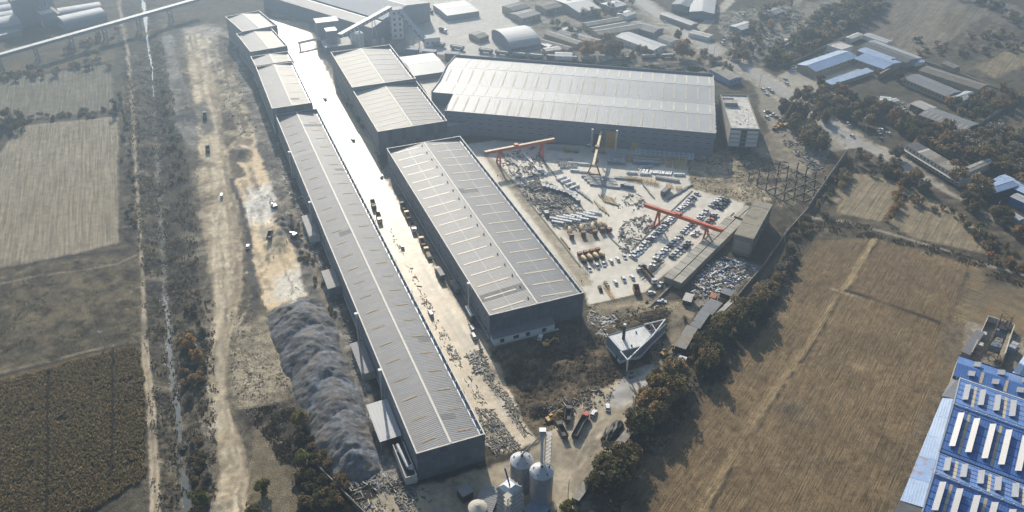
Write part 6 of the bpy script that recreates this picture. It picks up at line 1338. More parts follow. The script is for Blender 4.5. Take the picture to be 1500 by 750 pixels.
tr('tb', (545,296), (549.5,310), 'dark open tipper truck at the far end of the pair by the very long hall', 'trucks beside the halls'); tr('tw', (553,315), (558,329), 'white-cabbed tipper behind the dark one by the very long hall')
tr('tb', (594,312), (588,300), 'black tipper truck first in the queue under the ridge-lined hall'); tr('ty', (600,325), (595,314), 'brown tipper truck second in the queue under the ridge-lined hall'); tr('tw', (603.5,330), (607.5,342), 'white-cabbed tipper truck third in the queue'); tr('ty', (622,366), (616,350), 'yellow-cabbed brown tipper fourth in the queue'); tr('fl', (630,381), (624,368), 'flatbed at the near end of the truck queue')
tr('bx', (651.5,416), (637,392), 'yellow-cabbed truck with a long grey cargo box on the road'); tr('bx', (671,430), (663,418), 'tarpaulin-covered truck parked in the shade of the ridge-lined hall')
tr('tb', (393.5,356), (398.5,339), 'dark tipper truck with a long shadow on the pale excavated ground'); tr('tb', (301,178), (300,166), 'dark truck farther away on the haul road'); tr('tb', (305,229), (304.5,213), 'dark truck with a brown load, nearer on the haul road')
tr('ld', (842,642), (858,612), 'long empty dark tipper trailer with a red-white cab in the works yard'); tr('ln', (941,396), (958,416), 'long brown tipper trailer beside the car park corner'); tr('fl', (845,223), (829,222), 'yellow-cabbed low loader parked in front of the widest hall')
tr('tw', (810,503), (792,499), 'white-cabbed dark tipper in the shade below the lean-to annex'); tr('tb', (831,617), (833,604), 'small dark truck by the works yard heap'); tr('tb', (826,640), (820,628), 'grey truck nearest the elevator mast')
tr('bx', (975,23), (983,33), 'box truck driving on the highway near the village'); tr('bx', (971,287), (979,280), 'lone grey box truck in the middle of the yard'); tr('tw', (642,44), (656,49), 'articulated truck in the far plaza'); tr('tb', (612,8), (624,14), 'dark truck high in the far plaza'); tr('tb', (627,14), (635,22), 'dark truck with a grey load in the far plaza'); tr('tw', (667,22-6), (676,23), 'white truck alongside the far plaza roof')
tr('ty', (965,517), (975,524), 'orange loaded truck below the boiler house') if False else None
# open tipper body standing on end
def tipper_box():
    g = GT(932,427); th = thing('skip_container', 'detached brown tipper body standing on the yard edge', 'tipper body', tuple(g), heading((932,430),(927,412)))
    for q in (MB().box(-3,3,-1.5,-1.35,0,2.6), MB().box(-3,3,1.35,1.5,0,2.6), MB().box(-3,-2.85,-1.35,1.35,0,2.6), MB().box(2.85,3,-1.35,1.35,0,2.6)): q.build('side', mBoxB, th)
    MB().box(-2.85,2.85,-1.35,1.35,0,.2).build('floor', mDark, th)
tipper_box()
def digger(col):
    def mk():
        th = thing('excavator', 'x', 'excavator')
        for s in (-1, 1): MB().prof([(-1.9,.3),(-1.6,0),(1.6,0),(1.9,.3),(1.9,.65),(1.6,.9),(-1.6,.9),(-1.9,.65)][::-1], s*1.1-.28, s*1.1+.28, 'y').build('track', mTyre, th)
        MB().box(-1.8,1.1,-1.25,1.25,1.0,2.1).build('engine_house', col, th); MB().box(-.1,1.3,.35,1.25,2.1,2.9).build('cab', mCarG, th); MB().box(-.15,1.35,.3,1.3,2.9,3.0).build('cab_roof', col, th); MB().box(-2.1,-1.7,-1.2,1.2,1.0,2.0).build('counterweight', mDark, th)
        MB().bar((1.0,-.2,1.9), (3.6,-.2,4.3), .45, .6).build('boom', col, th); MB().bar((3.6,-.2,4.3), (5.8,-.2,3.1), .4, .55).build('boom', col, th); MB().bar((5.7,-.2,3.5), (6.0,-.2,1.0), .35, .45).build('stick', col, th); MB().taper(5.4,6.5,-.75,.35,0.05,1.0,.1,.1,.1).build('bucket', mDark, th)
        return th
    return Kit(mk)
E1 = digger(mCabY); E2 = digger(PAINT['white'])
for k_, q, hd_, lb in ((E1,(800,507),.3,'yellow excavator with raised boom below the lean-to annex'), (E2,(430,346),2.6,'white excavator digging at the grey spoil heap'), (E1,(806,617),.5,'excavator by the dark hole at the works yard'), (E2,(413,120-20),1.2,'pale excavator far up beside the stepped sheds') if False else (E2,(862,214),2.6,'pale lifting machine before the widest hall'), (E1,(1135,190),1.0,'yellow crane-armed digger on the dusty lot'), (E1,(973,521),.7,'orange digger below the boiler house'), (E2,(402,304),2.2,'grey digger among the whitish spoil')):
    k_.put(tuple(GT(*q)), hd_, lb)
# mobile crane with long jib beside the lot
g = G(1133,190); th = thing('mobile_crane', 'yellow mobile crane with its jib slanting up on the dusty lot', 'crane', tuple(g+Vector((6,4,0))), .5)
MB().box(-4,4,-1.3,1.3,.6,1.8).build('carrier', mCabY, th); MB().box(-1.5,1.5,-1.2,1.2,1.8,3).build('turntable_house', mCabY, th); MB().bar((0,0,2.8), (11,4,15), .8, .8).build('jib', mCabY, th); wheel(th, [(x,y,.5) for x in (-3,-1.6,1.6,3) for y in (-1.1,1.1)], .5, .3)
# people
def person_kit(top, legs_):
    def mk():
        th = thing('person', 'x', 'person')
        J = [(0,0,.93,.14),(0,0,1.15,.15),(0,0,1.4,.16),(0,0,1.52,.065),(0,.01,1.66,.10),(0,0,1.74,.09),(.1,0,.9,.10),(.12,.03,.5,.07),(.13,-.02,.09,.045),(.13,.12,.03,.04),(-.1,0,.9,.10),(-.12,.12,.52,.07),(-.13,.0,.1,.045),(-.13,.14,.03,.04),(.2,0,1.42,.06),(.27,.03,1.13,.045),(.27,.14,.88,.035),(-.2,0,1.42,.06),(-.27,-.03,1.13,.045),(-.27,.05,.88,.035)]
        Ed = [(0,1),(1,2),(2,3),(3,4),(4,5),(0,6),(6,7),(7,8),(8,9),(0,10),(10,11),(11,12),(12,13),(2,14),(14,15),(15,16),(2,17),(17,18),(18,19)]
        me = bpy.data.meshes.new('body'); me.from_pydata([j[:3] for j in J], Ed, []); me.materials.append(top); o = link('body', me, th)
        sk = o.modifiers.new('skin', 'SKIN'); 
        for v, j in zip(me.skin_vertices[0].data, J): v.radius = (j[3], j[3])
        me.skin_vertices[0].data[0].use_root = True
        s_ = o.modifiers.new('sub', 'SUBSURF'); s_.levels = 1; s_.render_levels = 1
        MB().lathe([(.10,1.70),(.115,1.76),(.08,1.84),(.02,1.86)], n=10).build('hair', mBlack, th)
        return th
    return Kit(mk)
PK = person_kit(mDark, mDark); PW = person_kit(mConcL, mDark)
for k_, q, lb in ((PK,(728.8,259.5),'person in dark clothes standing left of two others by the hall'), (PK,(735.2,265.2),'person in dark clothes at the right of the trio near the crane rail'), (PK,(732,269),'person in dark clothes nearest the camera of the trio by the hall'), (PW,(846,487),'person in pale clothes standing on bare earth by the annex hall'), (PK,(852,414),'person in dark clothes on the lane beside the yard rail')):
    k_.put(tuple(GT(*q)), random.uniform(0,6), lb)
# ---- stock: rows of single pieces
def piece_kit(name, cat, build):
    def mk(): th = thing(name, 'x', cat); build(th); return th
    return Kit(mk)
def row(kit, p, q, n, hd, lab, group, jit=.3):
    a = G(*p); b = G(*q)
    for i in range(n):
        c = a.lerp(b, i/max(1, n-1)); kit.put((c.x+random.uniform(-jit,jit), c.y+random.uniform(-jit,jit), 0), hd+random.uniform(-.03,.03), lab % ordw(i), group)
mPre = mat('precast_grey', (.42,.42,.41), .8, .2, .5); mPreW = mat('wrapped_white', (.62,.63,.64), .6, .12, 1.0, .03); mLog = mat('tube_tan', (.34,.27,.16), .6, .2, .6); mTubeW = mat('duct_bright', (.55,.56,.57), .4, .1, .5, metal=.4)
mSteelD = mat('beam_grey_primer', (.20,.21,.22), .6, .25, .6)
kPre = piece_kit('precast_block', 'concrete block', lambda t: (MB().box(-2.2,2.2,-.7,.7,0,.5).build('base', mPre, t), MB().box(-2.2,2.2,-.7,-.45,.5,1.3).build('web', mPre, t), MB().box(-2.2,2.2,.45,.7,.5,1.3).build('web', mPre, t)))
kBox = piece_kit('site_unit', 'box unit', lambda t: (MB().box(-1.6,1.6,-1.2,1.2,0,2.3).build('body', mWallSteel, t), MB().box(-1.65,1.65,-1.25,1.25,2.3,2.42).build('lid', mRoofW, t)))
kTube = piece_kit('long_tube', 'pipe', lambda t: (MB().tube((-4.5,0,.45), (4.5,0,.45), .42, n=10).build('tube', mLog, t), MB().tube((-4.6,0,.45), (-4.5,0,.45), .47, n=10).build('collar', mCabR, t)))
kDuct = piece_kit('duct_segment', 'duct', lambda t: (MB().tube((-2.4,0,.5), (2.4,0,.5), .5, n=10).build('tube', mTubeW, t), MB().tube((-.1,0,.5), (.1,0,.5), .58, n=10).build('flange', mSteel, t)))
kSlab = piece_kit('panel_stack', 'panel stack', lambda t: [MB().box(-2.6,2.6,-1.1,1.1,.05+k*.36,.36+k*.36).build('panel', mPre, t) for k in range(3)])
kWrap = piece_kit('wrapped_bundle', 'bundle', lambda t: (MB().taper(-3.6,3.6,-.9,.9,0,1.3,.15,.15,.15).build('bundle', mPreW, t), MB().box(-2,-1.85,-.95,.95,0,1.33).build('strap', mDark, t), MB().box(1.9,2.05,-.95,.95,0,1.33).build('strap', mDark, t)))
kBeam = piece_kit('steel_beam', 'steel beam', lambda t: (MB().box(-4.5,4.5,-.35,.35,0,.08).build('flange', mSteelD, t), MB().box(-4.5,4.5,-.05,.05,.08,.72).build('web', mSteelD, t), MB().box(-4.5,4.5,-.35,.35,.72,.8).build('flange', mSteelD, t)))

kYel = piece_kit('ochre_frame', 'steel frame', lambda t: [MB().box(-1.8,1.8,y-.1,y+.1,z,z+.2).build('bar', mYellow, t) for y in (-1.2,0,1.2) for z in (0,1.3)]+[MB().box(x-.1,x+.1,-1.2,1.2,1.5,1.62).build('bar', mYellow, t) for x in (-1.7,0,1.7)]+[MB().box(x-.08,x+.08,y-.08,y+.08,.2,1.3).build('post', mYellow, t) for x in (-1.7,1.7) for y in (-1.1,1.1)])
hX = heading((840,290), (960,297)); hT = heading((872,287), (884,302)); hU = heading((990,250),(984,262))
row(kDuct, (804,217.5), (828,220), 9, hX+1.2, '%s bright duct piece from the left in the shaded row before the widest hall', 'bright duct pieces before the widest hall')
for r_ in range(3): row(kPre, (817+r_*2.5,236+r_*4.2), (838+r_*2.5,235.6+r_*4.2), 7, hU+.2, '%s grey block from the left, '+['back','middle','front'][r_]+' row of the left block park', 'grey blocks of the left block park')
for r_ in range(3): row(kWrap, (938+r_*.3,221+r_*3.6), (1008+r_*.3,226.5+r_*3.4), 11, hX, '%s white bundle from the left, '+['back','middle','front'][r_]+' line of the yard', 'white wrapped bundles along the widest hall')
row(kDuct, (939,251), (984,255), 18, hU, '%s pale tube segment from the left in the neat tube rank', 'pale tube segments in the neat rank'); row(kDuct, (937,247), (958,243), 8, hU, '%s pale tube segment of the back rank, from the left', 'pale tube segments in the neat rank')
for r_ in range(4): row(kSlab, (858+r_*4,259+r_*3.8), (893+r_*3,262+r_*4.2), 6, hX, '%s grey panel stack from the left, '+['back','second','third','front'][r_]+' row of the panel stock', 'grey panel stacks beneath the cream crane')
for r_ in range(4): row(kBox, (893,229.5+r_*3.2), (912,231+r_*3.2), 5, hX, '%s steel-blue unit from the left, '+['back','second','third','front'][r_]+' row right of the cream crane', 'steel-blue units right of the cream crane')
for r_ in range(2): row(kYel, (918+r_,230+r_*6), (1000,235.5+r_*6), 9, hX, '%s ochre frame from the left, '+['back','front'][r_]+' row', 'ochre frames before the widest hall')
row(kYel, (980,244), (1001,247), 3, hX, '%s ochre frame from the left in the short extra row', 'ochre frames before the widest hall'); row(kYel, (944,266), (962,270), 4, hU, '%s ochre frame from the left in mid-yard', 'ochre frames in mid-yard'); row(kYel, (980,273), (994,277), 2, hX, '%s ochre frame from the left near the yard corner', 'ochre frames near the yard corner')
for r_ in range(2): row(kBox, (931,236+r_*3.5), (962,238+r_*3.5), 6, hX, '%s blue-grey crate from the left, '+['back','front'][r_]+' row in the middle stock', 'blue-grey crates in the middle stock')
row(kWrap, (840,240), (856,241.5), 2, hX, '%s long pale beam bundle from the left, left of the cream crane', 'long pale bundles left of the cream crane'); row(kWrap, (843,251), (858,253), 2, hX, '%s long pale beam bundle from the left, second line', 'long pale bundles left of the cream crane')
row(kTube, (874,301), (887,310), 4, hT, '%s tan tube from the left in the left tan stack', 'tan tubes left stack'); row(kTube, (882,291), (902,297), 8, hT, '%s tan tube from the left in the right tan stack', 'tan tubes right stack')
row(kBeam, (940,268), (953,286), 3, hT, '%s grey beam along the diagonal mid-yard line', 'grey beams on the diagonal'); row(kWrap, (995,257), (1000,259), 1, hX, 'white bundle lying by itself near the yard corner%.0s', None)
row(kWrap, (822,262), (842,275), 4, hX+.7, '%s crumpled white bundle along the scrap yard rail', 'white bundles along the rail'); row(kBeam, (838,274), (862,292), 6, hT+.1, '%s brownish beam beside the rail', 'beams beside the rail')
row(kWrap, (814,322), (872,313), 7, hX-.25, '%s silver-white long bundle in the front line of the scrap yard', 'silver bundles fronting the scrap yard'); row(kWrap, (816,327), (866,320), 5, hX-.25, '%s silver-white long bundle in the second line of the scrap yard', 'silver bundles fronting the scrap yard')
row(kBox, (797,276), (842,288), 10, hT, '%s dull steel box in the scrap yard, from the left', 'dull steel boxes in the scrap yard'); row(kBox, (830,284), (846,296), 4, hT, '%s dull steel box in the lower scrap yard line', 'dull steel boxes in the scrap yard'); row(kBox, (800,315), (802,318), 1, hT, 'dark cabin at the hall-side corner of the scrap yard%.0s', None)
row(kBeam, (741,232), (756,240), 5, hT, '%s grey beam from the left under the nearer red crane', 'grey beams under the near red crane'); row(kWrap, (770,230), (777,236), 3, hT, '%s white covered crate under the nearer red crane', 'white crates under the near red crane'); row(kWrap, (787,248), (797,254), 3, hT, '%s white covered crate in the upper scrap yard', 'white crates in the upper scrap yard')
row(kBeam, (748,252), (762,262), 3, hT, '%s thin beam in the open patch of the scrap yard', 'beams in the open patch')
row(kSlab, (906,261), (934,263), 5, hX, '%s pale panel stack from the left, right of the crane stock', 'pale panel stacks right of the crane stock'); row(kWrap, (925,254), (945,256), 2, hX, '%s white bundle from the left in front of the tube rank', 'white bundles in front of the tube rank')
row(kBox, (912,273), (924,276), 3, hX, '%s crate from the left behind the concrete pad', 'crates behind the concrete pad'); row(kBeam, (985,289), (1008,275), 6, h1+1.5, '%s dark beam from the near end beside the longest car row', 'dark beams beside the longest car row')
row(kYel, (922,263), (938,266), 3, hX, '%s ochre frame from the left near the tube rank', 'ochre frames near the tube rank'); row(kPre, (1012,300), (1020,303), 1, hX, 'single grey block at the far end of the rail by the cars%.0s', None); row(kPre, (965,262), (990,266), 6, hX, '%s grey block from the left in the block line at the yard corner', 'grey blocks at the yard corner')
for q, tq, lb in (((866,221), (872,190), 'slender white mast left of the cream crane'), ((901,225), (903.5,192), 'slender white mast right of the tall ochre door')):
    g = G(*q); H_ = zfor(q, tq); t_ = thing('lattice_mast', lb, 'mast', tuple(g)); m = MB()
    for x in (-.35, .35):
        for y in (-.35, .35): MB().box(x-.09, x+.09, y-.09, y+.09, 0, H_).build('chord', mWhite, t_)
    for k in range(int(H_/1.2)): MB().bar((-.35,-.35,k*1.2), (.35,-.35,k*1.2+1.2), .1, .1).build('lacing', mWhite, t_)
    MB().box(-.6,.6,-.6,.6,H_,H_+.5).build('head', mWhite, t_)
th = thing('pipe_log', 'single long brown pipe lying by the rail left of the mixers', 'pipe', tuple(G(828,357)), heading((820,348),(834,366))); MB().tube((-6,0,.5), (6,0,.5), .5, n=12).build('tube', mLog, th); MB().tube((6,0,.5), (6.1,0,.5), .4, n=12).build('mouth', mBlack, th)
th = thing('lattice_jib', 'yellow lattice jib frame lying at the yard edge by dark cars', 'crane jib', tuple(G(891,428)), heading((884,418),(898,438)))
for z in (.1, 1.4):
    for y in (-.7, .7): MB().box(-7,7,y-.09,y+.09,z,z+.18).build('chord', mYellow, th)
for k in range(9): MB().bar((-6.5+k*1.5,-.7,.1), (-5.5+k*1.5,.7,1.5), .14, .14).build('lacing', mYellow, th)
for i in range(3):
    th = thing('steel_truss', 'dark lattice frame beside the long brown tipper, %s from the left' % ordw(i), 'steel frame', tuple(G(949+i*6,401-i*6)), heading((940,405),(970,385)), 'dark lattice frames')
    for y in (-1,1):
        for z in (.1,1.2): MB().box(-6,6,y-.1,y+.1,z,z+.2).build('chord', mDark, th)
    for k in range(8): MB().bar((-6+k*1.5,-1,1.2), (-5+k*1.5,1,1.2), .14, .14).build('lacing', mDark, th)
# ---- heaps nobody could count
def heap(name, label, poly, n, mats, size=(.3,1.2), ht=1.2, longp=.3, cat=None, seed=1, dirs=(None,.6,2.1)):
    W = Gn(poly); r = np.random.default_rng(seed); lo = W.min(0); hi = W.max(0); m = MB(); c = 0; m0 = lo.mean()
    while c < n:
        P_ = r.uniform(lo, hi, (n*3, 2)); d = dist_poly(P_, W)
        TZ = T(P_[:,0], P_[:,1])
        for p, dd, tz in zip(P_, d, TZ):
            if dd < 0 or c >= n: continue
            if fbm(p[0]/5, p[1]/5, 2, seed) < .5 and r.random() < .8: continue
            s = r.uniform(*size)*.62; l_ = s*(r.uniform(3,7) if r.random() < longp else r.uniform(.8,1.6)); z = tz+r.uniform(0, ht)*min(1, dd/3)
            q = MB().taper(-l_/2, l_/2, -s/2, s/2, -.1, s*r.uniform(.25,.7), s*.08, s*.08, s*.08, int(r.integers(len(mats))))
            q.xf(Matrix.Translation((p[0], p[1], z)) @ Matrix.Rotation((lambda q: r.uniform(0,6.3) if q is None else q+r.normal()*.12)(dirs[int(r.integers(len(dirs)))]), 4, 'Z') @ Matrix.Rotation(r.normal()*.15, 4, 'Y'))
            o = len(m.v); m.v += q.v; m.f += [tuple(i+o for i in f) for f in q.f]; m.m += q.m; c += 1
    return tag(m.build(name, mats), label, cat, kind='stuff')
SM = [mSteelD, mDark, mConcD, mSteelD, mTile, mBoxD, mConc]
heap('scrap_heap', 'tangled steel scrap covering the long strip inside the rails', [(752,270),(800,262),(880,330),(872,342),(815,335)], 1500, SM, (.35,1.2), .9, .55, dirs=(-.95,-.95,.6,None))
heap('scrap_heap', 'loose fittings under the nearer red crane', [(722,226),(785,215),(805,245),(800,262),(755,268)], 380, SM, (.3,1.1), .5, .4, seed=2)
heap('scrap_heap', 'dark machine parts around the big red crane leg', [(915,322),(950,315),(962,330),(935,360),(915,372),(904,360),(908,335)], 330, SM, (.4,1.2), .9, .3, seed=3, dirs=(None,1.1,2.5))
heap('scrap_heap', 'rusty oddments left of the farther car block', [(900,290),(935,283),(950,300),(925,312),(905,305)], 110, SM, (.4,1.1), .6, .3, seed=4)
mRub = [mConcL, mWhite, mDark, mBoxB, mTan, mBlueM, mSteelD, mPreW, mTileD]
heap('rubbish_heap', 'white and blue rubbish yard beside the boundary wall', [(1018,410),(1040,385),(1065,375),(1108,392),(1095,405),(1060,425),(1030,440),(1012,432)], 1100, mRub, (.4,1.5), 1.0, .2, seed=5)
heap('timber_litter', 'timber and rubble strewn at the road end below the ridge-lined hall', [(688,514),(706,512),(722,545),(748,580),(782,636),(766,640),(735,590),(705,550)], 620, [mTan, mConc, mDark, mTile, mConcD], (.2,.8), .6, .8, seed=6, dirs=(1.96,1.96,1.96,.4,None))
heap('timber_litter', 'stacked planks and steel at the right flank of the very long hall', [(697,598),(722,600),(762,655),(722,668),(712,650)], 620, [mTan, mDark, mConcD, mTile, mSteelD], (.25,.8), .6, .8, seed=7, dirs=(1.96,1.96,.4,2.1))
heap('scrap_heap', 'narrow line of oddments against the upper flank of the very long hall', [(566,335),(574,335),(640,462),(714,592),(702,597),(640,490),(600,400)], 300, [mTan, mDark, mConcD, mSteelD, mTan2], (.25,.8), .6, .4, seed=17, dirs=(1.96,1.96,None))
heap('scrap_heap', 'equipment litter between the very long hall and the excavated ground', [(398,190),(410,190),(450,300),(470,350),(500,430),(520,500),(548,580),(530,570),(495,470),(455,370),(425,300)], 700, [mConcD, mDark, mConc, mSteelD, mTan], (.3,1.2), .6, .3, seed=8)
heap('building_rubble', 'pale rubble and props behind the boiler house', [(878,466),(900,460),(905,480),(888,500),(875,490)], 160, [mTan, mTan2, mWhite, mConcL], (.3,1.0), .5, .4, seed=9)
heap('building_rubble', 'building rubble by the right end of the lean-to annex', [(858,445),(875,450),(878,470),(862,478)], 150, [mTan, mTan2, mDark, mConcL], (.3,1.0), .5, .4, seed=10)
heap('scrap_heap', 'scattered machinery in the shaded works yard by the pit', [(790,590),(850,570),(905,560),(900,585),(870,600),(835,612),(800,625)], 210, [mDark, mConcD, mTile, mSteelD, mBoxB], (.3,1.0), .6, .4, seed=11)
heap('building_rubble', 'litter at the foot of the very long hall, bottom centre', [(505,712),(560,690),(600,712),(640,720),(620,750),(520,750)], 380, [mDark, mConcD, mTan, mSteelD, mTileD], (.3,1.0), .3, .5, seed=12)
heap('scrap_heap', 'vehicles parts and stones on the dusty lot by the highway', [(1140,200),(1165,190),(1210,232),(1200,262),(1165,232)], 380, SM+[mTan2], (.4,1.4), .8, .3, seed=13)
heap('scrap_heap', 'junk yard litter beyond the highway at the top', [(1050,30),(1120,5),(1180,20),(1150,60),(1100,90),(1070,62)], 520, SM+[mTan2, mWhite], (.6,2.2), 1.0, .2, seed=14)
heap('building_rubble', 'broken blocks and rubble along the road end', [(682,520),(700,518),(712,548),(698,545)], 260, [mConcL, mConcD, mTan], (.4,1.3), 1.2, .2, seed=15)
heap('scrap_heap', 'litter inside the steel skeleton site', [(1015,235),(1060,225),(1150,235),(1195,265),(1180,295),(1120,275),(1060,250)], 220, [mConcD, mDark, mTile], (.3,1.3), .4, .5, seed=16)
heap('scrap_heap', 'oddments at the gravel plot in front of the orange trees', [(1280,140),(1325,150),(1340,165),(1300,168),(1270,155)], 300, SM+[mWhite, mTan2], (.5,1.8), .8, .3, seed=18)
# individual planks bundle near annex
# ---- flag-like markers along the coping of the very long hall
mCabR2 = mat('flag_red', (.7,.03,.02), .7, 0)
fk = Kit(lambda: (lambda t: (MB().tube((0,0,0), (0,0,1.8), .06, n=6).build('pole', mSteel, t), MB().box(0,.05,-.8,-.02,1.0,1.75).build('red_flag', mCabR2, t), MB().box(0,.05,.02,.8,1.0,1.75).build('blue_flag', mBlueM, t), t)[-1])(thing('marker_flag', 'x', 'flag')))
for i, y_ in enumerate((24, 54, 98, 126, 166, 208, 235, 262)):
    p = loc(A) @ Vector((27.5, y_, 14.95)); fk.put(tuple(p), rzA, '%s red and blue flag from the near end on the long hall parapet' % ordw(i), 'flags on the parapet of the very long hall')
# ---- tarpaulin-netted gravel ridge
def pile():
    W = Gn([(392,462),(412,447),(470,436),(488,470),(505,520),(535,595),(556,660),(556,690),(528,708),(490,702),(462,660),(440,600),(415,540),(398,500)])
    lo = W.min(0)-1; hi = W.max(0)+1; st = .6; xs = np.arange(lo[0], hi[0], st); yy = np.arange(lo[1], hi[1], st); XX, YY = np.meshgrid(xs, yy); x = XX.ravel(); y = YY.ravel()
    P_ = np.c_[x, y]; wb = np.c_[fbm(x/5,y/5,3,31)-.5, fbm(x/5,y/5,3,32)-.5]*3; d = dist_poly(P_+wb, W)
    dv = Vector((-math.sin(.38), math.cos(.38))); al = x*dv.x+y*dv.y; ac = x*dv.y-y*dv.x
    ph = al/6.5+np.sin(ac/7)*.9+1.6*fbm(x/10,y/10,3,33); cusp = np.abs(np.sin(ph)); hump = .80+.20*cusp
    h = np.clip(d, 0, 20)*.72; cap = 7.8*hump+.8*(fbm(x/3,y/3,4,34)-.5); z = np.where(d > 0, -np.log(np.exp(-h*1.6)+np.exp(-cap*1.6))/1.6-.7*(1-cusp)**3*np.clip(d/3,0,1), -.3)+np.clip(d,0,1)*.35*(fbm(x*1.3,y*1.3,3,35)-.5)+np.clip(d,0,1)*.8*(.5-np.abs(2*fbm(x/4.5,y/4.5,3,41)-1))+np.clip(d,0,1)*.4*(.5-np.abs(2*fbm(x/1.5,y/1.5,2,43)-1))
    n_ = fbm(x/3.2, y/3.2, 4, 37); nn = fbm(x/.9, y/.9, 3, 38); blue = np.clip((n_-.52)*9, 0, 1)*np.clip((nn-.45)*7, 0, 1)
    crease = np.clip(1.0-cusp*4.5, 0, 1)*np.clip((nn-.42)*6, 0, 1); blue = np.maximum(blue*.22, crease*.8)
    sd = np.clip((ac-(ac.min()+ac.max())/2)/8, 0, 1); pale = np.clip((fbm(x/1.6,y/2.2,3,39)-.5)*8, 0, 1)*np.clip(sd*np.clip((nn-.4)*5,0,1), 0, 1)*.4
    c = np.array([.115,.115,.115])*(1+1.0*(nn-.5)+.5*(n_-.5))[:,None]; brown = np.clip((fbm(x/7,y/7,3,40)-.5)*6, 0, 1)[:,None]*.4; c = c*(1-brown)+np.array([.21,.17,.12])*brown
    c = c*(1-blue[:,None])+np.array([.15,.20,.30])*blue[:,None]; c = c*(1-pale[:,None])+np.array([.26,.31,.40])*pale[:,None]
    nx = len(xs); i = (np.arange(len(yy)-1)[:,None]*nx+np.arange(nx-1)[None,:]).ravel(); F = np.c_[i, i+1, i+nx+1, i+nx]; k = d[F].max(1) > -.8; F = F[k]; u, inv = np.unique(F, return_inverse=True)
    V = np.c_[x, y, z+T(x, y)*.3][u]; o = link('gravel_ridge', npmesh('gravel_ridge', V, inv.reshape(-1,4), mat('netted_gravel', (1,1,1), .8, .2, 1.2, .15, attr='col', fine=.35), c[u]))
    tag(o, 'long grey gravel ridge under torn blue dust netting', 'gravel pile')
pile()

# ---- black tarpaulined heaps by the lane
def tarp(q, a, l_, w_, h, label):
    g = GT(*q); m = MB(); n = 9; k = 8; vs = []
    for i in range(n):
        u = i/(n-1)*2-1; ww = w_*math.sqrt(max(.02, 1-u*u))*(1+.15*math.sin(i*2.1)); 
        for j in range(k+1): t = math.pi*j/k; vs.append((u*l_, -math.cos(t)*ww, math.sin(t)*h*math.sqrt(max(.02,1-u**4))*(1+.12*math.sin(i*1.7+j*2.3))))
    fs = [(i*(k+1)+j, (i+1)*(k+1)+j, (i+1)*(k+1)+j+1, i*(k+1)+j+1) for i in range(n-1) for j in range(k)]; m.add(vs, fs)
    th = m.build('covered_heap', mat('black_tarpaulin', (.014,.014,.015), .55, .3, .5, .05), None, tuple(g), a); tag(th, label, 'covered heap')
tarp((897,634), heading((884,648),(912,614)), 8, 3, 2.6, 'long black tarpaulined heap beside the works yard lane'); tarp((929,602), heading((924,612),(936,590)), 6, 2.4, 2.4, 'shorter black tarpaulined heap nearer the dark trees')
# ================================================================ VEGETATION
def leafmat(name, c, var):
    return mat(name, c, .9, 0, spec=.1, attr=None, rnd=var)
def translucent(m, colsock, f=.48):
    n = m.node_tree.nodes; L = m.node_tree.links.new; t = n.new('ShaderNodeBsdfTranslucent'); L(colsock, t.inputs['Color']); x = n.new('ShaderNodeMixShader'); x.inputs[0].default_value = f
    L(n['Principled BSDF'].outputs[0], x.inputs[1]); L(t.outputs[0], x.inputs[2]); L(x.outputs[0], n['Material Output'].inputs['Surface'])
def leaf_material(name, c, rnd=.25):
    m = mat(name, c, .9, .35, .35, 0, spec=.08, rnd=rnd)
    n = m.node_tree.nodes; L = m.node_tree.links.new; b = n['Principled BSDF']; a = n.new('ShaderNodeAttribute'); a.attribute_name = 'col'
    src = b.inputs['Base Color'].links[0].from_socket; mx = n.new('ShaderNodeVectorMath'); mx.operation = 'MULTIPLY'; L(src, mx.inputs[0]); L(a.outputs['Color'], mx.inputs[1]); L(mx.outputs[0], b.inputs['Base Color']); translucent(m, mx.outputs[0]); return m
KINDS = dict(dark=(.135,.12,.06), green=(.20,.20,.065), olive=(.20,.165,.075), brown=(.27,.195,.10), orange=(.34,.21,.085), grey=(.25,.22,.175), gold=(.30,.20,.06))
LM = {k: leaf_material('foliage_'+k, v) for k, v in KINDS.items()}; mBark = mat('bark', (.07,.055,.04), .95, .2)
def leaves(C, N, S, r, stretch=1.6):
    """leaf quads at centres C, normals N, sizes S"""
    n = len(C); t = r.normal(size=(n,3)); t -= (t*N).sum(1)[:,None]*N; t /= np.linalg.norm(t,axis=1)[:,None]; b = np.cross(N, t)
    t = t*(S*stretch*.5)[:,None]; b = b*(S*.5)[:,None]
    V = np.stack([C-t*.9-b*.6, C+t*.1-b, C+t, C-t*.1+b], 1).reshape(-1,3); F = np.arange(n*4).reshape(-1,4); return V, F
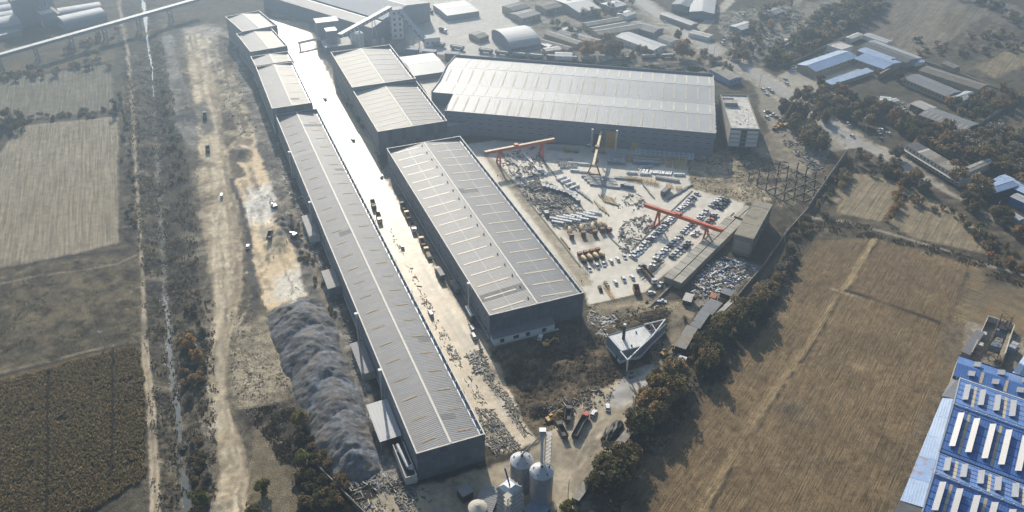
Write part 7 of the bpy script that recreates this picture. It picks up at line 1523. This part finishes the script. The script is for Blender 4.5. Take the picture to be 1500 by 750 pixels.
def crown_mesh(seed, n, shape='round'):
    r = np.random.default_rng(seed); nl = int(r.integers(9, 14)); Lc = []; 
    for i in range(nl):
        a = r.uniform(0, 6.28); q = r.uniform(.15, .62); z = r.uniform(-.62, .6)
        if shape == 'tall': q *= .45; z = r.uniform(-.9, .9)
        Lc.append((q*math.cos(a), q*math.sin(a), z, r.uniform(.24, .46)*(.7 if shape == 'tall' else 1)))
    Lc = np.array(Lc); k = r.integers(0, nl, n); d = r.normal(size=(n,3)); d /= np.linalg.norm(d,axis=1)[:,None]; rad = Lc[k,3]*(r.uniform(.35,1,n)**.5)*(1+.35*(fbm(d[:,0]*3+k*7, d[:,1]*3+d[:,2]*2, 2, 50)-.5)*2)
    C = Lc[k,:3]+d*rad[:,None]*np.array([1,1,.85]); keep = fbm(C[:,0]*4+9, C[:,1]*4+C[:,2]*3, 2, 51) > .36; C = C[keep]; d = d[keep]; n = len(C)
    N = d*.7+r.normal(size=(n,3))*.55+np.array([0,0,.25]); N /= np.linalg.norm(N,axis=1)[:,None]; S = r.uniform(.07,.145,n)*(1.9 if n < 500 else 1.45 if n < 1000 else 1)
    V, F = leaves(C, N, S, r, 1.4); cv = np.repeat(r.uniform(.6,1.45,n), 4)[:,None]*np.ones((1,3)); return V, F, cv
def limb_mesh(seed, h, shape='round'):
    r = random.Random(seed); m = MB(); m.tube((0,0,-1.6), (r.uniform(-.05,.05),r.uniform(-.05,.05),-.2), .06, .035, 7)
    for i in range(6):
        a = i*1.05+r.random(); q = .5 if shape == 'round' else .2; m.tube((0,0,-.7+i*.12), (q*math.cos(a), q*math.sin(a), r.uniform(-.1,.6)), .03, .008, 5, caps=False)
    return m
_cg = [crown_mesh(s, 3400, 'tall' if s == 3 else 'round') for s in range(4)]; _cs = [crown_mesh(s+20, 800, 'round') for s in range(3)]
_crowns = {}; _limb = [limb_mesh(s, 1).mesh('trunk', mBark) for s in range(3)]
def tree(px, py, h, wd, kind, label, group=None, near=False, shape=None, cat='tree', name=None, world=None, low=.12):
    g = GT(px, py) if world is None else world; gi = random.randrange(3) if shape is None else 3
    if not near and shape is None: key = (kind, 's', gi); geo = _cs[gi]
    else: key = (kind, 'n', gi); geo = _cg[gi]
    if key not in _crowns: _crowns[key] = npmesh('crown', geo[0], geo[1], LM[kind], geo[2])
    nm = name or ('tree' if kind != 'orange' else 'autumn_tree'); th = thing(nm, label, cat, tuple(g), random.uniform(0,6.28), group)
    ch = h*(1-low)/2/.85; cz = h-ch*.85
    c = link('crown', _crowns[key], th, (0,0,cz)); c.scale = (wd/1.75, wd/1.75, ch)
    t = link('trunk', _limb[gi % 3], th, (0,0,cz)); t.scale = (wd/1.75*.8, wd/1.75*.8, cz/1.6); return th
def grove(poly, n, kinds, h, wd, where, near=False, cat='tree', name=None, mind=.5, low=.12):
    W = Gn(poly); lo = W.min(0); hi = W.max(0); pts = []; tries = 0
    while len(pts) < n and tries < 6000:
        tries += 1; p = np.array([random.uniform(lo[0], hi[0]), random.uniform(lo[1], hi[1])])
        if dist_poly(p[None], W)[0] < 0: continue
        if any(np.hypot(*(p-q)) < wd[0]*mind for q in pts): continue
        pts.append(p)
    pts.sort(key=lambda p: p[0]/p[1])
    for i, p in enumerate(pts):
        k = random.choice(kinds); col = dict(dark='dark', green='green', olive='olive', brown='brown', orange='orange-brown', grey='grey-brown', gold='golden')[k]
        tree(0, 0, random.uniform(*h), random.uniform(*wd), k, '%s %s, %s from the left %s' % (col, cat, ordw(i), where), 'trees '+where if cat == 'tree' else cat+' plants '+where, near, None, cat, name, Vector((p[0], p[1], T1(*p))), low)
def wood(poly, n, kinds, h, wd, where, label):
    W = Gn(poly); lo = W.min(0); hi = W.max(0); per = {}; c = 0
    while c < n:
        p = np.array([random.uniform(lo[0], hi[0]), random.uniform(lo[1], hi[1])])
        if dist_poly(p[None], W)[0] < 0: continue
        k = random.choice(kinds); V, F, cv = _cf[random.randrange(3)]; a = random.uniform(0,6.28); q = random.uniform(*wd)/1.75; hh = random.uniform(*h); ch = hh*.9/2/.85; R = np.array([[math.cos(a),-math.sin(a),0],[math.sin(a),math.cos(a),0],[0,0,1]])
        V2 = (V*np.array([q,q,ch]))@R.T+np.array([p[0],p[1],hh-ch*.85]); per.setdefault(0, []).append((V2, F, cv*np.array(KINDS[k])[None]*random.uniform(.75,1.25))); c += 1
    Vs = []; Fs = []; Cs = []; o = 0
    for V2, F, cc in per[0]: Vs.append(V2); Fs.append(F+o); Cs.append(cc); o += len(V2)
    tag(link('wood_crowns', npmesh('wood_crowns', np.concatenate(Vs), np.concatenate(Fs), mat('foliage_far', (1,1,1), .9, .2, .3, 0, attr='col', spec=.05), np.concatenate(Cs))), label, None, kind='stuff')
_cf = [crown_mesh(s+40, 420, 'round') for s in range(3)]
# hand-placed trees: base px,py, height, width, kind
for q in [((888,708),14,16,'dark','big dark tree, left half of the clump beside the works yard',True),((908,692),14,15,'olive','big olive tree, right half of the clump beside the works yard',True),((893,678),10,9,'dark','dark tree behind the big pair beside the works yard',True),((871,722),9,9,'dark','dark tree at the near left of the big pair',True),((925,672),9,8,'brown','brownish bare tree right of the big clump',True),
          ((831,752),6,7,'green','bright green round tree at the bottom edge',True),((441,624),8.5,7.5,'olive','olive tree beside the left foot of the gravel ridge',True),((438,648),7,6,'dark','dark tree below the ridge-side olive tree',True),((445,680),8,6.5,'green','green-topped tree at the lower left of the gravel ridge',True),((386,722),7.5,6.5,'green','lone green tree on the dry meadow',True),((293,738),6.5,7,'green','round green tree by the pond end of the stream',True),((372,752),5,6,'olive','small olive tree at the bottom edge left of centre',True),
          ((278,512),9,7.5,'orange','orange-leaved tree beside the icy stream, taller one',True),((290,530),7,6,'orange','orange-leaved tree beside the icy stream, lower one',True),((272,552),5,5,'brown','brown tree below the orange pair by the stream',True),((288,560),6,6,'brown','brown broad tree below the orange pair by the stream',True),((430,537),5,3.2,'gold','small golden bush on the left slope of the gravel ridge',True),
          ((184,182),11,4,'gold','tall golden poplar beside the dirt path',True),((170,165),10,9,'grey','grey leafless tree left of the golden poplar',True),((46,104),6,6,'dark','dark round tree under the conveyor bridge',True),((178,150),8,7,'grey','hazy grey tree above the golden poplar',True),
          ((862,84),15,16,'orange','big orange-brown tree by the narrow barns, left of the pair',True),((888,82),17,18,'brown','big brown tree by the narrow barns, centre',True),((905,80),13,13,'brown','brown tree right of the big centre one by the barns',True),((1000,85),16,19,'orange','big rounded orange tree beyond the wagons near the highway',True),((993,58),11,7,'dark','dark conifer by the cream-roofed hut',True),((945,80),8,9,'brown','low brown tree beside the pale blue-roofed house',True),
          ((1340,268),11,11,'brown','broad brown tree in front of the patched-roof house',True),((1352,280),9,8,'grey','grey twiggy tree below the patched-roof house',True),((1312,232),10,10,'grey','bare tree left of the patched-roof house',True),((1433,290),14,16,'brown','large brown tree between the patched roof and the blue canopy',True),((1416,300),10,11,'dark','dark tree at the foot of the large brown one',True),((1424,312),9,6,'brown','slender brown tree on the lane edge',True),((1470,322),9,9,'dark','dark conifer right of the lane',True),((1455,318),8,8,'brown','brown tree left of the dark conifer',True),((1492,345),9,9,'orange','orange tree at the right edge by the lane',True),((1470,332),7,6,'dark','low dark tree before the conifer',True),
          ((1398,265),12,14,'brown','wide brown tree behind the patched roof, right side',True),((1310,182),13,12,'orange','orange tree before the open shed',True),((1387,195),11,10,'gold','golden tree at the near corner of the long barn',True),((1230,145),13,12,'orange','orange-brown tree by the courtyard gate',True),((1200,128),10,9,'dark','dark green tree beside the courtyard gate',True),((1178,60),14,13,'grey','rounded grey-brown tree in the wood left of the blue compound',True),
          ((1316,118),9,9,'dark','dark tree between the screen wall and the long cream shed',True)]:
    tree(q[0][0], q[0][1], q[1], q[2], q[3], q[4], None, q[5], 'tall' if 'poplar' in q[4] else None)
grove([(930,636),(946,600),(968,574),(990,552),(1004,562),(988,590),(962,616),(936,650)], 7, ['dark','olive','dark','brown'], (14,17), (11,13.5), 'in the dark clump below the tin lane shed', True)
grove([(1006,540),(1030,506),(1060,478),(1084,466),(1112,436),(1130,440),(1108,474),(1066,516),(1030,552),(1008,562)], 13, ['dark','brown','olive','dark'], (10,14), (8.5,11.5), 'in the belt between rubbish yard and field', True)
grove([(1118,432),(1138,400),(1158,370),(1168,376),(1150,412),(1122,446)], 9, ['dark','brown','grey'], (5,8), (5,7), 'in the upper belt under the power poles', True)
grove([(1150,355),(1162,330),(1182,320),(1190,335),(1170,365)], 9, ['brown','dark'], (3,5), (4,6), 'by the path fork')
grove([(1184,312),(1202,285),(1238,238),(1252,245),(1228,300),(1215,315),(1196,320)], 16, ['brown','brown','dark','olive'], (4,7), (4,6), 'on the field side of the dark wall')
grove([(1290,325),(1300,295),(1318,272),(1332,275),(1318,300),(1302,330)], 10, ['orange','brown','gold'], (4,6), (4,6), 'in the hedge between the two small fields')
grove([(1232,232),(1260,226),(1310,248),(1335,268),(1325,278),(1290,262),(1240,245)], 18, ['dark','brown','dark'], (5,8), (5,8), 'on the far edge of the small field')
grove([(1335,290),(1380,305),(1445,345),(1500,380),(1500,395),(1440,365),(1380,320),(1335,300)], 24, ['dark','brown','olive','dark'], (3,6), (4,6), 'in the hedge below the lane')
grove([(1445,372),(1500,395),(1500,405),(1450,388)], 8, ['orange','brown'], (4,6), (4,6), 'at the right end of the dirt path')
grove([(1138,178),(1165,140),(1200,140),(1215,165),(1205,200),(1225,215),(1205,240),(1180,215),(1160,190)], 30, ['dark','olive','brown','dark','grey'], (8,13), (7,11), 'in the wood between dusty lot and highway', True)
grove([(1216,150),(1275,152),(1335,185),(1385,200),(1425,205),(1400,220),(1350,222),(1300,190),(1255,185),(1228,172)], 46, ['brown','orange','brown','olive','dark'], (8,13), (7,11), 'in the long belt along the highway', True)
grove([(1385,155),(1430,148),(1470,132),(1500,148),(1475,168),(1430,188),(1405,175)], 26, ['dark','brown','olive','orange'], (7,11), (7,10), 'behind the long barn')
wood([(1385,240),(1350,215),(1420,205),(1460,195),(1500,205),(1500,285),(1470,262),(1440,242)], 66, ['grey','brown','brown','olive'], (7,12), (7,11), '', 'brown wooded slope above the patched-roof house')
wood([(1112,108),(1125,85),(1180,40),(1240,5),(1300,-5),(1285,20),(1240,45),(1190,75),(1165,92),(1140,108)], 84, ['grey','dark','olive','brown'], (8,13), (8,12), '', 'hazy autumn wood between the junk yard and the blue compound')
wood([(1240,-5),(1300,-5),(1265,40),(1232,50),(1210,70),(1200,50)], 31, ['grey','dark','olive'], (7,11), (7,10), '', 'hazy trees behind the blue compound')
wood([(1338,60),(1400,60),(1425,35),(1450,40),(1500,60),(1500,75),(1440,85),(1380,82),(1340,80)], 33, ['grey','brown','dark'], (3,6), (4,8), '', 'sparse hedge trees between the top-right fields')
wood([(1395,0),(1440,10),(1500,45),(1500,30),(1450,0)], 23, ['dark','grey'], (5,8), (6,9), '', 'tree line along the top-right track')
grove([(1060,75),(1078,60),(1100,78),(1095,100),(1075,92)], 9, ['grey','brown'], (8,11), (8,11), 'beyond the highway opposite the widest hall')
grove([(1045,112),(1058,96),(1075,105),(1060,118),(1048,120)], 7, ['dark','brown'], (5,8), (5,7), 'behind the corner of the widest hall')
wood([(1075,70),(1120,10),(1170,0),(1150,40),(1110,80),(1090,85)], 26, ['grey','dark','brown'], (6,10), (6,9), '', 'trees among the junk yard beyond the highway')
wood([(785,20),(850,-5),(930,-5),(925,30),(880,28),(800,35)], 26, ['grey','grey','brown'], (7,10), (6,9), '', 'bare trees round the topmost village houses')
grove([(795,30),(830,38),(862,55),(850,72),(815,50)], 12, ['grey','dark'], (5,8), (5,8), 'between the narrow barns')
grove([(905,82),(935,70),(965,82),(960,92),(915,92)], 8, ['brown','dark'], (4,7), (5,7), 'near the pale blue-roofed house')
grove([(1020,92),(1045,98),(1055,88),(1030,80)], 7, ['brown','dark','grey'], (5,8), (6,8), 'between wagons and highway')
grove([(0,172),(34,168),(36,190),(20,205),(0,210)], 9, ['dark','grey'], (7,10), (6,8), 'at the left edge between two fields')
grove([(36,172),(100,165),(168,158),(168,166),(100,174),(36,182)], 16, ['dark','grey','brown'], (2,4), (4,6), 'in the hedge between the left fields')
wood([(0,110),(60,104),(160,86),(172,95),(160,100),(60,118),(0,124)], 21, ['dark','grey','brown'], (3,6), (5,8), '', 'scrub trees along the field edge below the conveyor bridge')
grove([(95,70),(175,45),(180,62),(160,82),(100,88)], 12, ['grey','brown','dark'], (4,7), (5,8), 'on the rough ground beyond the bridge piers')
grove([(505,150),(520,150),(556,205),(560,215),(548,212),(520,180)], 12, ['brown','olive'], (3,5), (3,4.5), 'in the strip beside the cream-roofed hall', cat='shrub', name='shrub')
grove([(455,640),(470,665),(500,695),(520,712),(500,720),(470,700),(450,670)], 14, ['brown','dark','olive'], (2.5,4.5), (3.5,5.5), 'at the toe of the gravel ridge', True, 'shrub', 'shrub', .45, .1)
grove([(455,690),(490,720),(500,750),(440,750),(430,700)], 16, ['dark','brown'], (3,6), (4,6), 'in the dark corner below the ridge', True, 'shrub', 'shrub', .45, .1)
grove([(415,300),(425,298),(455,375),(478,430),(500,475),(492,478),(465,430),(440,380)], 22, ['dark','brown'], (1.6,3), (2.4,3.6), 'along the fence of the very long hall', False, 'shrub', 'shrub', .4, .05)
grove([(262,470),(285,440),(300,490),(300,560),(290,600),(270,600)], 18, ['brown','olive','grey'], (2,4), (3,5), 'on the stream bank by the orange trees', True, 'shrub', 'shrub', .4, .05)
grove([(265,650),(300,640),(308,700),(300,750),(280,750)], 16, ['dark','brown','grey'], (2,4), (3,5), 'on the bank beside the pond end', True, 'shrub', 'shrub', .4, .05)
grove([(230,100),(262,180),(270,250),(255,280),(240,200)], 22, ['grey','brown','dark'], (2,4), (3,5), 'on the upper stream slope', False, 'shrub', 'shrub', .4, .05)
grove([(176,170),(188,170),(196,260),(200,340),(182,330)], 16, ['dark','brown'], (1.5,3.5), (2.5,4.5), 'between the stubble field and the dirt path', False, 'shrub', 'shrub', .4, .05)
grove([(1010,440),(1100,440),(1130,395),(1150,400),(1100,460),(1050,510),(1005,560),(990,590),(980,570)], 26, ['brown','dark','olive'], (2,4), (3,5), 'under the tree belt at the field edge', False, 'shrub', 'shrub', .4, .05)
# ---- ground cover that nobody could count
def cover(name, label, poly, n, h, w_, c0, c1, seed, blades=4, rows=None, gaps=None):
    W = Gn(poly); r = np.random.default_rng(seed); lo = W.min(0); hi = W.max(0); P_ = r.uniform(lo, hi, (int(n*2.2), 2))
    if rows: 
        a, sp = rows; ca, sa = math.cos(a), math.sin(a); u = P_[:,0]*ca+P_[:,1]*sa; v = -P_[:,0]*sa+P_[:,1]*ca; u = np.round(u/sp)*sp+r.normal(size=len(u))*.08; P_ = np.c_[u*ca-v*sa, u*sa+v*ca]
    d = dist_poly(P_+np.c_[fbm(P_[:,0]/4,P_[:,1]/4,2,61)-.5, fbm(P_[:,0]/4,P_[:,1]/4,2,62)-.5]*3, W); P_ = P_[d > 0]
    for ln in (gaps or []): P_ = P_[dist_line(P_, Gn(ln))[0] > .7]
    dens = fbm(P_[:,0]/6, P_[:,1]/6, 4, seed); P_ = P_[(dens > (.18 if rows else .42)+.15*r.random(len(P_)))][:n]
    z = T(P_[:,0], P_[:,1]); m = len(P_); C = np.repeat(np.c_[P_, z], blades, 0); k = len(C); hh = np.repeat(r.uniform(.6,1.2,m)*h, blades); a = r.uniform(0, 6.28, k); lean = r.uniform(.1,.9,k)*w_; t = np.c_[np.cos(a), np.sin(a), np.zeros(k)]; b = np.c_[-np.sin(a), np.cos(a), np.zeros(k)]*(w_*.32)
    top = C+t*lean[:,None]+np.c_[np.zeros((k,2)), hh*r.uniform(.6,1,k)]; mid = C+t*(lean*.5)[:,None]+np.c_[np.zeros((k,2)), hh*.5]
    V = np.stack([C, mid-b, top, mid+b], 1).reshape(-1,3); F = np.arange(k*4).reshape(-1,4); f = np.repeat(np.repeat(r.random(m), blades), 4)[:,None]; br = np.repeat(r.uniform(.6,1.4,k), 4)[:,None]
    cc = (np.array(c0)*(1-f)+np.array(c1)*f)*br
    o = link(name, npmesh(name, V, F, mat('dry_growth', (1,1,1), .95, .15, .3, 0, attr='col', spec=.08), cc)); return tag(o, label, None, kind='stuff')
CORN = [(0,560),(160,516),(202,510),(211,560),(212,700),(150,742),(0,796),(-60,815),(-60,575)]
cover('corn_stalks', 'dry brown maize standing in rows, bottom left', CORN, 26000, 1.6, .9, (.33,.255,.135), (.16,.13,.075), 71, 4, rows=(.0, .8), gaps=[[(72,545),(70,600),(71,660),(69,760)], [(166,512),(165,560),(166,620),(163,700)]])
cover('dry_reeds', 'dry reeds and weeds along the stream banks', [(180,100),(236,60),(262,180),(285,300),(296,420),(300,560),(300,700),(290,790),(228,790),(216,560),(205,380),(186,200)], 20000, 1.3, .9, (.26,.20,.11), (.06,.052,.038), 72, 4)
cover('dry_weeds', 'rough brown weeds on the bare verge under the trees', [(1190,345),(1150,440),(1080,540),(1000,620),(930,710),(890,790),(850,790),(900,700),(960,600),(1010,540),(1080,460),(1130,400),(1170,330)], 9000, .8, .8, (.13,.10,.055), (.05,.043,.03), 73, 4)
cover('dry_weeds', 'weeds on the ground between haul road and gravel ridge', [(360,600),(425,590),(450,640),(470,690),(520,720),(560,790),(440,790),(425,700),(395,650)], 7000, .8, .8, (.11,.09,.05), (.045,.04,.028), 74, 4)
cover('dry_weeds', 'weeds on the slopes beside the dirt path through the right fields', [(1200,318),(1300,335),(1420,375),(1500,395),(1500,425),(1440,400),(1300,352),(1190,340)], 5000, .7, .9, (.17,.13,.075), (.07,.058,.04), 75, 4)
cover('dry_grass', 'short dark grass of the rough left meadow', [(0,400),(150,378),(203,384),(204,500),(150,508),(0,542),(-60,555),(-60,412)], 7000, .16, .6, (.14,.115,.07), (.09,.076,.05), 76, 3)
cover('dry_weeds', 'low scrub on the slope west of the haul road, lower part', [(300,440),(316,440),(312,560),(318,640),(318,720),(300,790),(296,600)], 3500, .7, .8, (.13,.105,.065), (.06,.052,.038), 77, 4)
cover('dry_weeds', 'scrubby growth on the far ground beyond the widest hall', [(790,88),(1040,100),(1050,112),(860,106)], 3000, 1.0, 1.4, (.11,.085,.05), (.06,.05,.035), 78, 4)
cover('corn_stubble', 'cut stubble standing in the large brown field', [(1188,356),(1420,388),(1410,480),(1320,740),(1300,790),(900,790),(1000,620),(1150,450)], 26000, .28, .3, (.32,.235,.125), (.17,.125,.07), 79, 2, rows=(-.62, 1.0), gaps=[[(1240,426),(1280,438),(1330,456),(1376,472)], [(1232,436),(1196,500),(1138,580),(1070,690),(1020,790)], [(1284,352),(1265,382),(1239,424)]])
cover('corn_stubble', 'pale stubble standing in the left field', [(0,228),(30,188),(170,172),(172,260),(174,350),(60,382),(0,390)], 14000, .3, .4, (.34,.30,.225), (.2,.17,.12), 80, 2, rows=(-.05, 1.3))
def clods(name, label, poly, n, size, c0, c1, seed):
    W = Gn(poly); r = np.random.default_rng(seed); lo = W.min(0); hi = W.max(0); P_ = r.uniform(lo, hi, (n*3, 2)); P_ = P_[dist_poly(P_, W) > 0]; dn = fbm(P_[:,0]/5, P_[:,1]/5, 3, seed); P_ = P_[dn > .40+.2*r.random(len(P_))][:n]; m = len(P_)
    z = T(P_[:,0], P_[:,1])+(fbm(P_[:,0]/5, P_[:,1]/5, 4, 8)-.5)*1.2; s = r.uniform(*size, m)*r.uniform(.5,1,m); a = r.uniform(0,6.28,m); B = []
    for k in range(5):
        t = a+k*1.2566+r.normal(size=m)*.2; q = s*r.uniform(.7,1.2,m); B.append(np.c_[P_[:,0]+np.cos(t)*q, P_[:,1]+np.sin(t)*q, z-.15])
    B.append(np.c_[P_[:,0]+r.normal(size=m)*s*.2, P_[:,1]+r.normal(size=m)*s*.2, z+s*r.uniform(.5,1.0,m)]); V = np.stack(B, 1).reshape(-1,3); i = np.arange(m)*6
    F = np.concatenate([np.c_[i+k, i+(k+1)%5, i+5] for k in range(5)]); f = np.repeat(r.random(m), 6)[:,None]; C = (np.array(c0)*(1-f)+np.array(c1)*f)
    tag(link(name, npmesh(name, V, F, mat('loose_soil', (1,1,1), .95, .2, 1.5, .05, attr='col', spec=.1), C)), label, None, kind='stuff')
clods('soil_clods', 'broken dark soil and lumps in the excavation below the annex', [(720,512),(860,474),(962,434),(985,455),(960,540),(900,565),(850,592),(800,636),(770,610),(745,560)], 5200, (.25,1.1), (.035,.03,.023), (.12,.09,.055), 101)
clods('soil_clods', 'loose lumps along the bare bank between stream and haul road', [(250,60),(268,60),(300,260),(310,440),(320,560),(320,790),(296,790),(296,480),(270,300)], 3600, (.2,.9), (.06,.052,.04), (.22,.19,.14), 102)
clods('soil_clods', 'lumps of pale spoil on the excavated strip', [(352,180),(392,205),(412,290),(455,378),(474,432),(400,456),(372,400),(352,300)], 1800, (.15,.7), (.45,.38,.27), (.62,.54,.42), 103)
clods('soil_clods', 'rough lumps between haul road and gravel ridge', [(340,440),(390,460),(425,560),(430,640),(400,660),(350,600),(334,540)], 2200, (.2,.8), (.10,.085,.06), (.32,.27,.19), 104)
clods('soil_clods', 'loose lumps on the earthworks beyond the storage yard', [(1014,228),(1100,232),(1190,265),(1180,300),(1090,298),(1014,276)], 2200, (.25,1.0), (.10,.08,.055), (.36,.30,.2), 105)
clods('soil_clods', 'clods and rubble on the strip left of the very long hall', [(345,60),(395,190),(450,340),(510,480),(560,620),(590,710),(560,710),(500,520),(440,400),(385,240)], 2600, (.2,.8), (.07,.065,.055), (.28,.26,.22), 106)
clods('soil_clods', 'dark lumps on the far spoil beside the stepped sheds', [(318,50),(350,60),(362,130),(380,190),(340,220),(326,150)], 1400, (.3,1.2), (.07,.06,.045), (.3,.25,.18), 107)
# ---- pale stones and ice in the stream
def stones():
    W = Gn(STREAM); r = np.random.default_rng(90); m = MB(); 
    for i in range(900):
        k = int(r.choice([5,6,7,8,9,10,11,12,13,9,10,8])); t = r.random(); p = W[k]*(1-t)+W[k+1]*t+r.normal(size=2)*1.3; s = r.uniform(.1,.38); z = T1(*p) if i % 1 == 0 else 0
        m.taper(p[0]-s, p[0]+s, p[1]-s*.8, p[1]+s*.8, z-.1, z+s*.4, s*.3, s*.3, s*.3)
    tag(m.build('stream_stones', mat('stone_pale', (.42,.40,.36), .8, .3, .8)), 'pale stones and ice scraps lying in the stream', None, kind='stuff')
stones()
# ---- poles
def pole_kit():
    th = thing('utility_pole', 'x', 'utility pole'); MB().tube((0,0,0), (0,0,10), .16, .10, 8).build('post', mConcL, th)
    MB().box(-1.1,1.1,-.06,.06,9.2,9.32).build('crossarm', mSteel, th); MB().box(-.8,.8,-.05,.05,8.5,8.6).build('crossarm', mSteel, th)
    for x in (-1,0,1): MB().tube((x,0,9.32), (x,0,9.6), .06, n=6).build('insulator', mWhite, th)
    return th
KP = Kit(pole_kit)
for q, lb in (((1148,357),'concrete pole standing among dark belt trees'), ((1202,306),'concrete pole beside the tall dark wall end'), ((1318,302),'thin pole in the small field hedge'), ((1457,316),'pole beside the dark conifer on the lane'), ((1262,190),'pole on the highway kerb nearest the dusty lot'), ((1112,60),'pole by the far side of the highway, near the wood'), ((1398,197),'leaning-looking pole at the long barn corner'), ((1306,70),'pole behind the blue compound'), ((832,728),'short pole at the near right of the works yard'),
              ((1035,79),'pole at the highway edge near the wagons'), ((1045,85),'second pole at the highway edge near the wagons'), ((1213,227),'pole with a lamp over the scrubby corner of the dusty lot'), ((154,508),'pole in the left meadow by the maize field'), ((1112,128),'pole at the junction behind the unfinished block'), ((1266,200),'pole halfway down the highway')):
    KP.put(tuple(GT(*q)), random.uniform(-.3,.8), lb, 'utility poles')

for nm_ in ('foliage_far', 'dry_growth'):
    m_ = MATS[nm_]; translucent(m_, m_.node_tree.nodes['Principled BSDF'].inputs['Base Color'].links[0].from_socket, .45)
HAZE_D = .00063
# ================================================================ AIR
hz = bpy.data.materials.new('haze_air'); hz.use_nodes = True; n = hz.node_tree.nodes; n.remove(n['Principled BSDF'])
vp = n.new('ShaderNodeVolumePrincipled'); vp.inputs['Color'].default_value = (.53,.735,1,1); vp.inputs['Density'].default_value = HAZE_D; vp.inputs['Anisotropy'].default_value = .78
hz.node_tree.links.new(vp.outputs[0], n['Material Output'].inputs['Volume'])
b = MB().box(-3700, 3700, -3700, 3700, -8, 266).build('haze', hz); tag(b, kind='stuff')
sc.cycles.volume_step_rate = 5
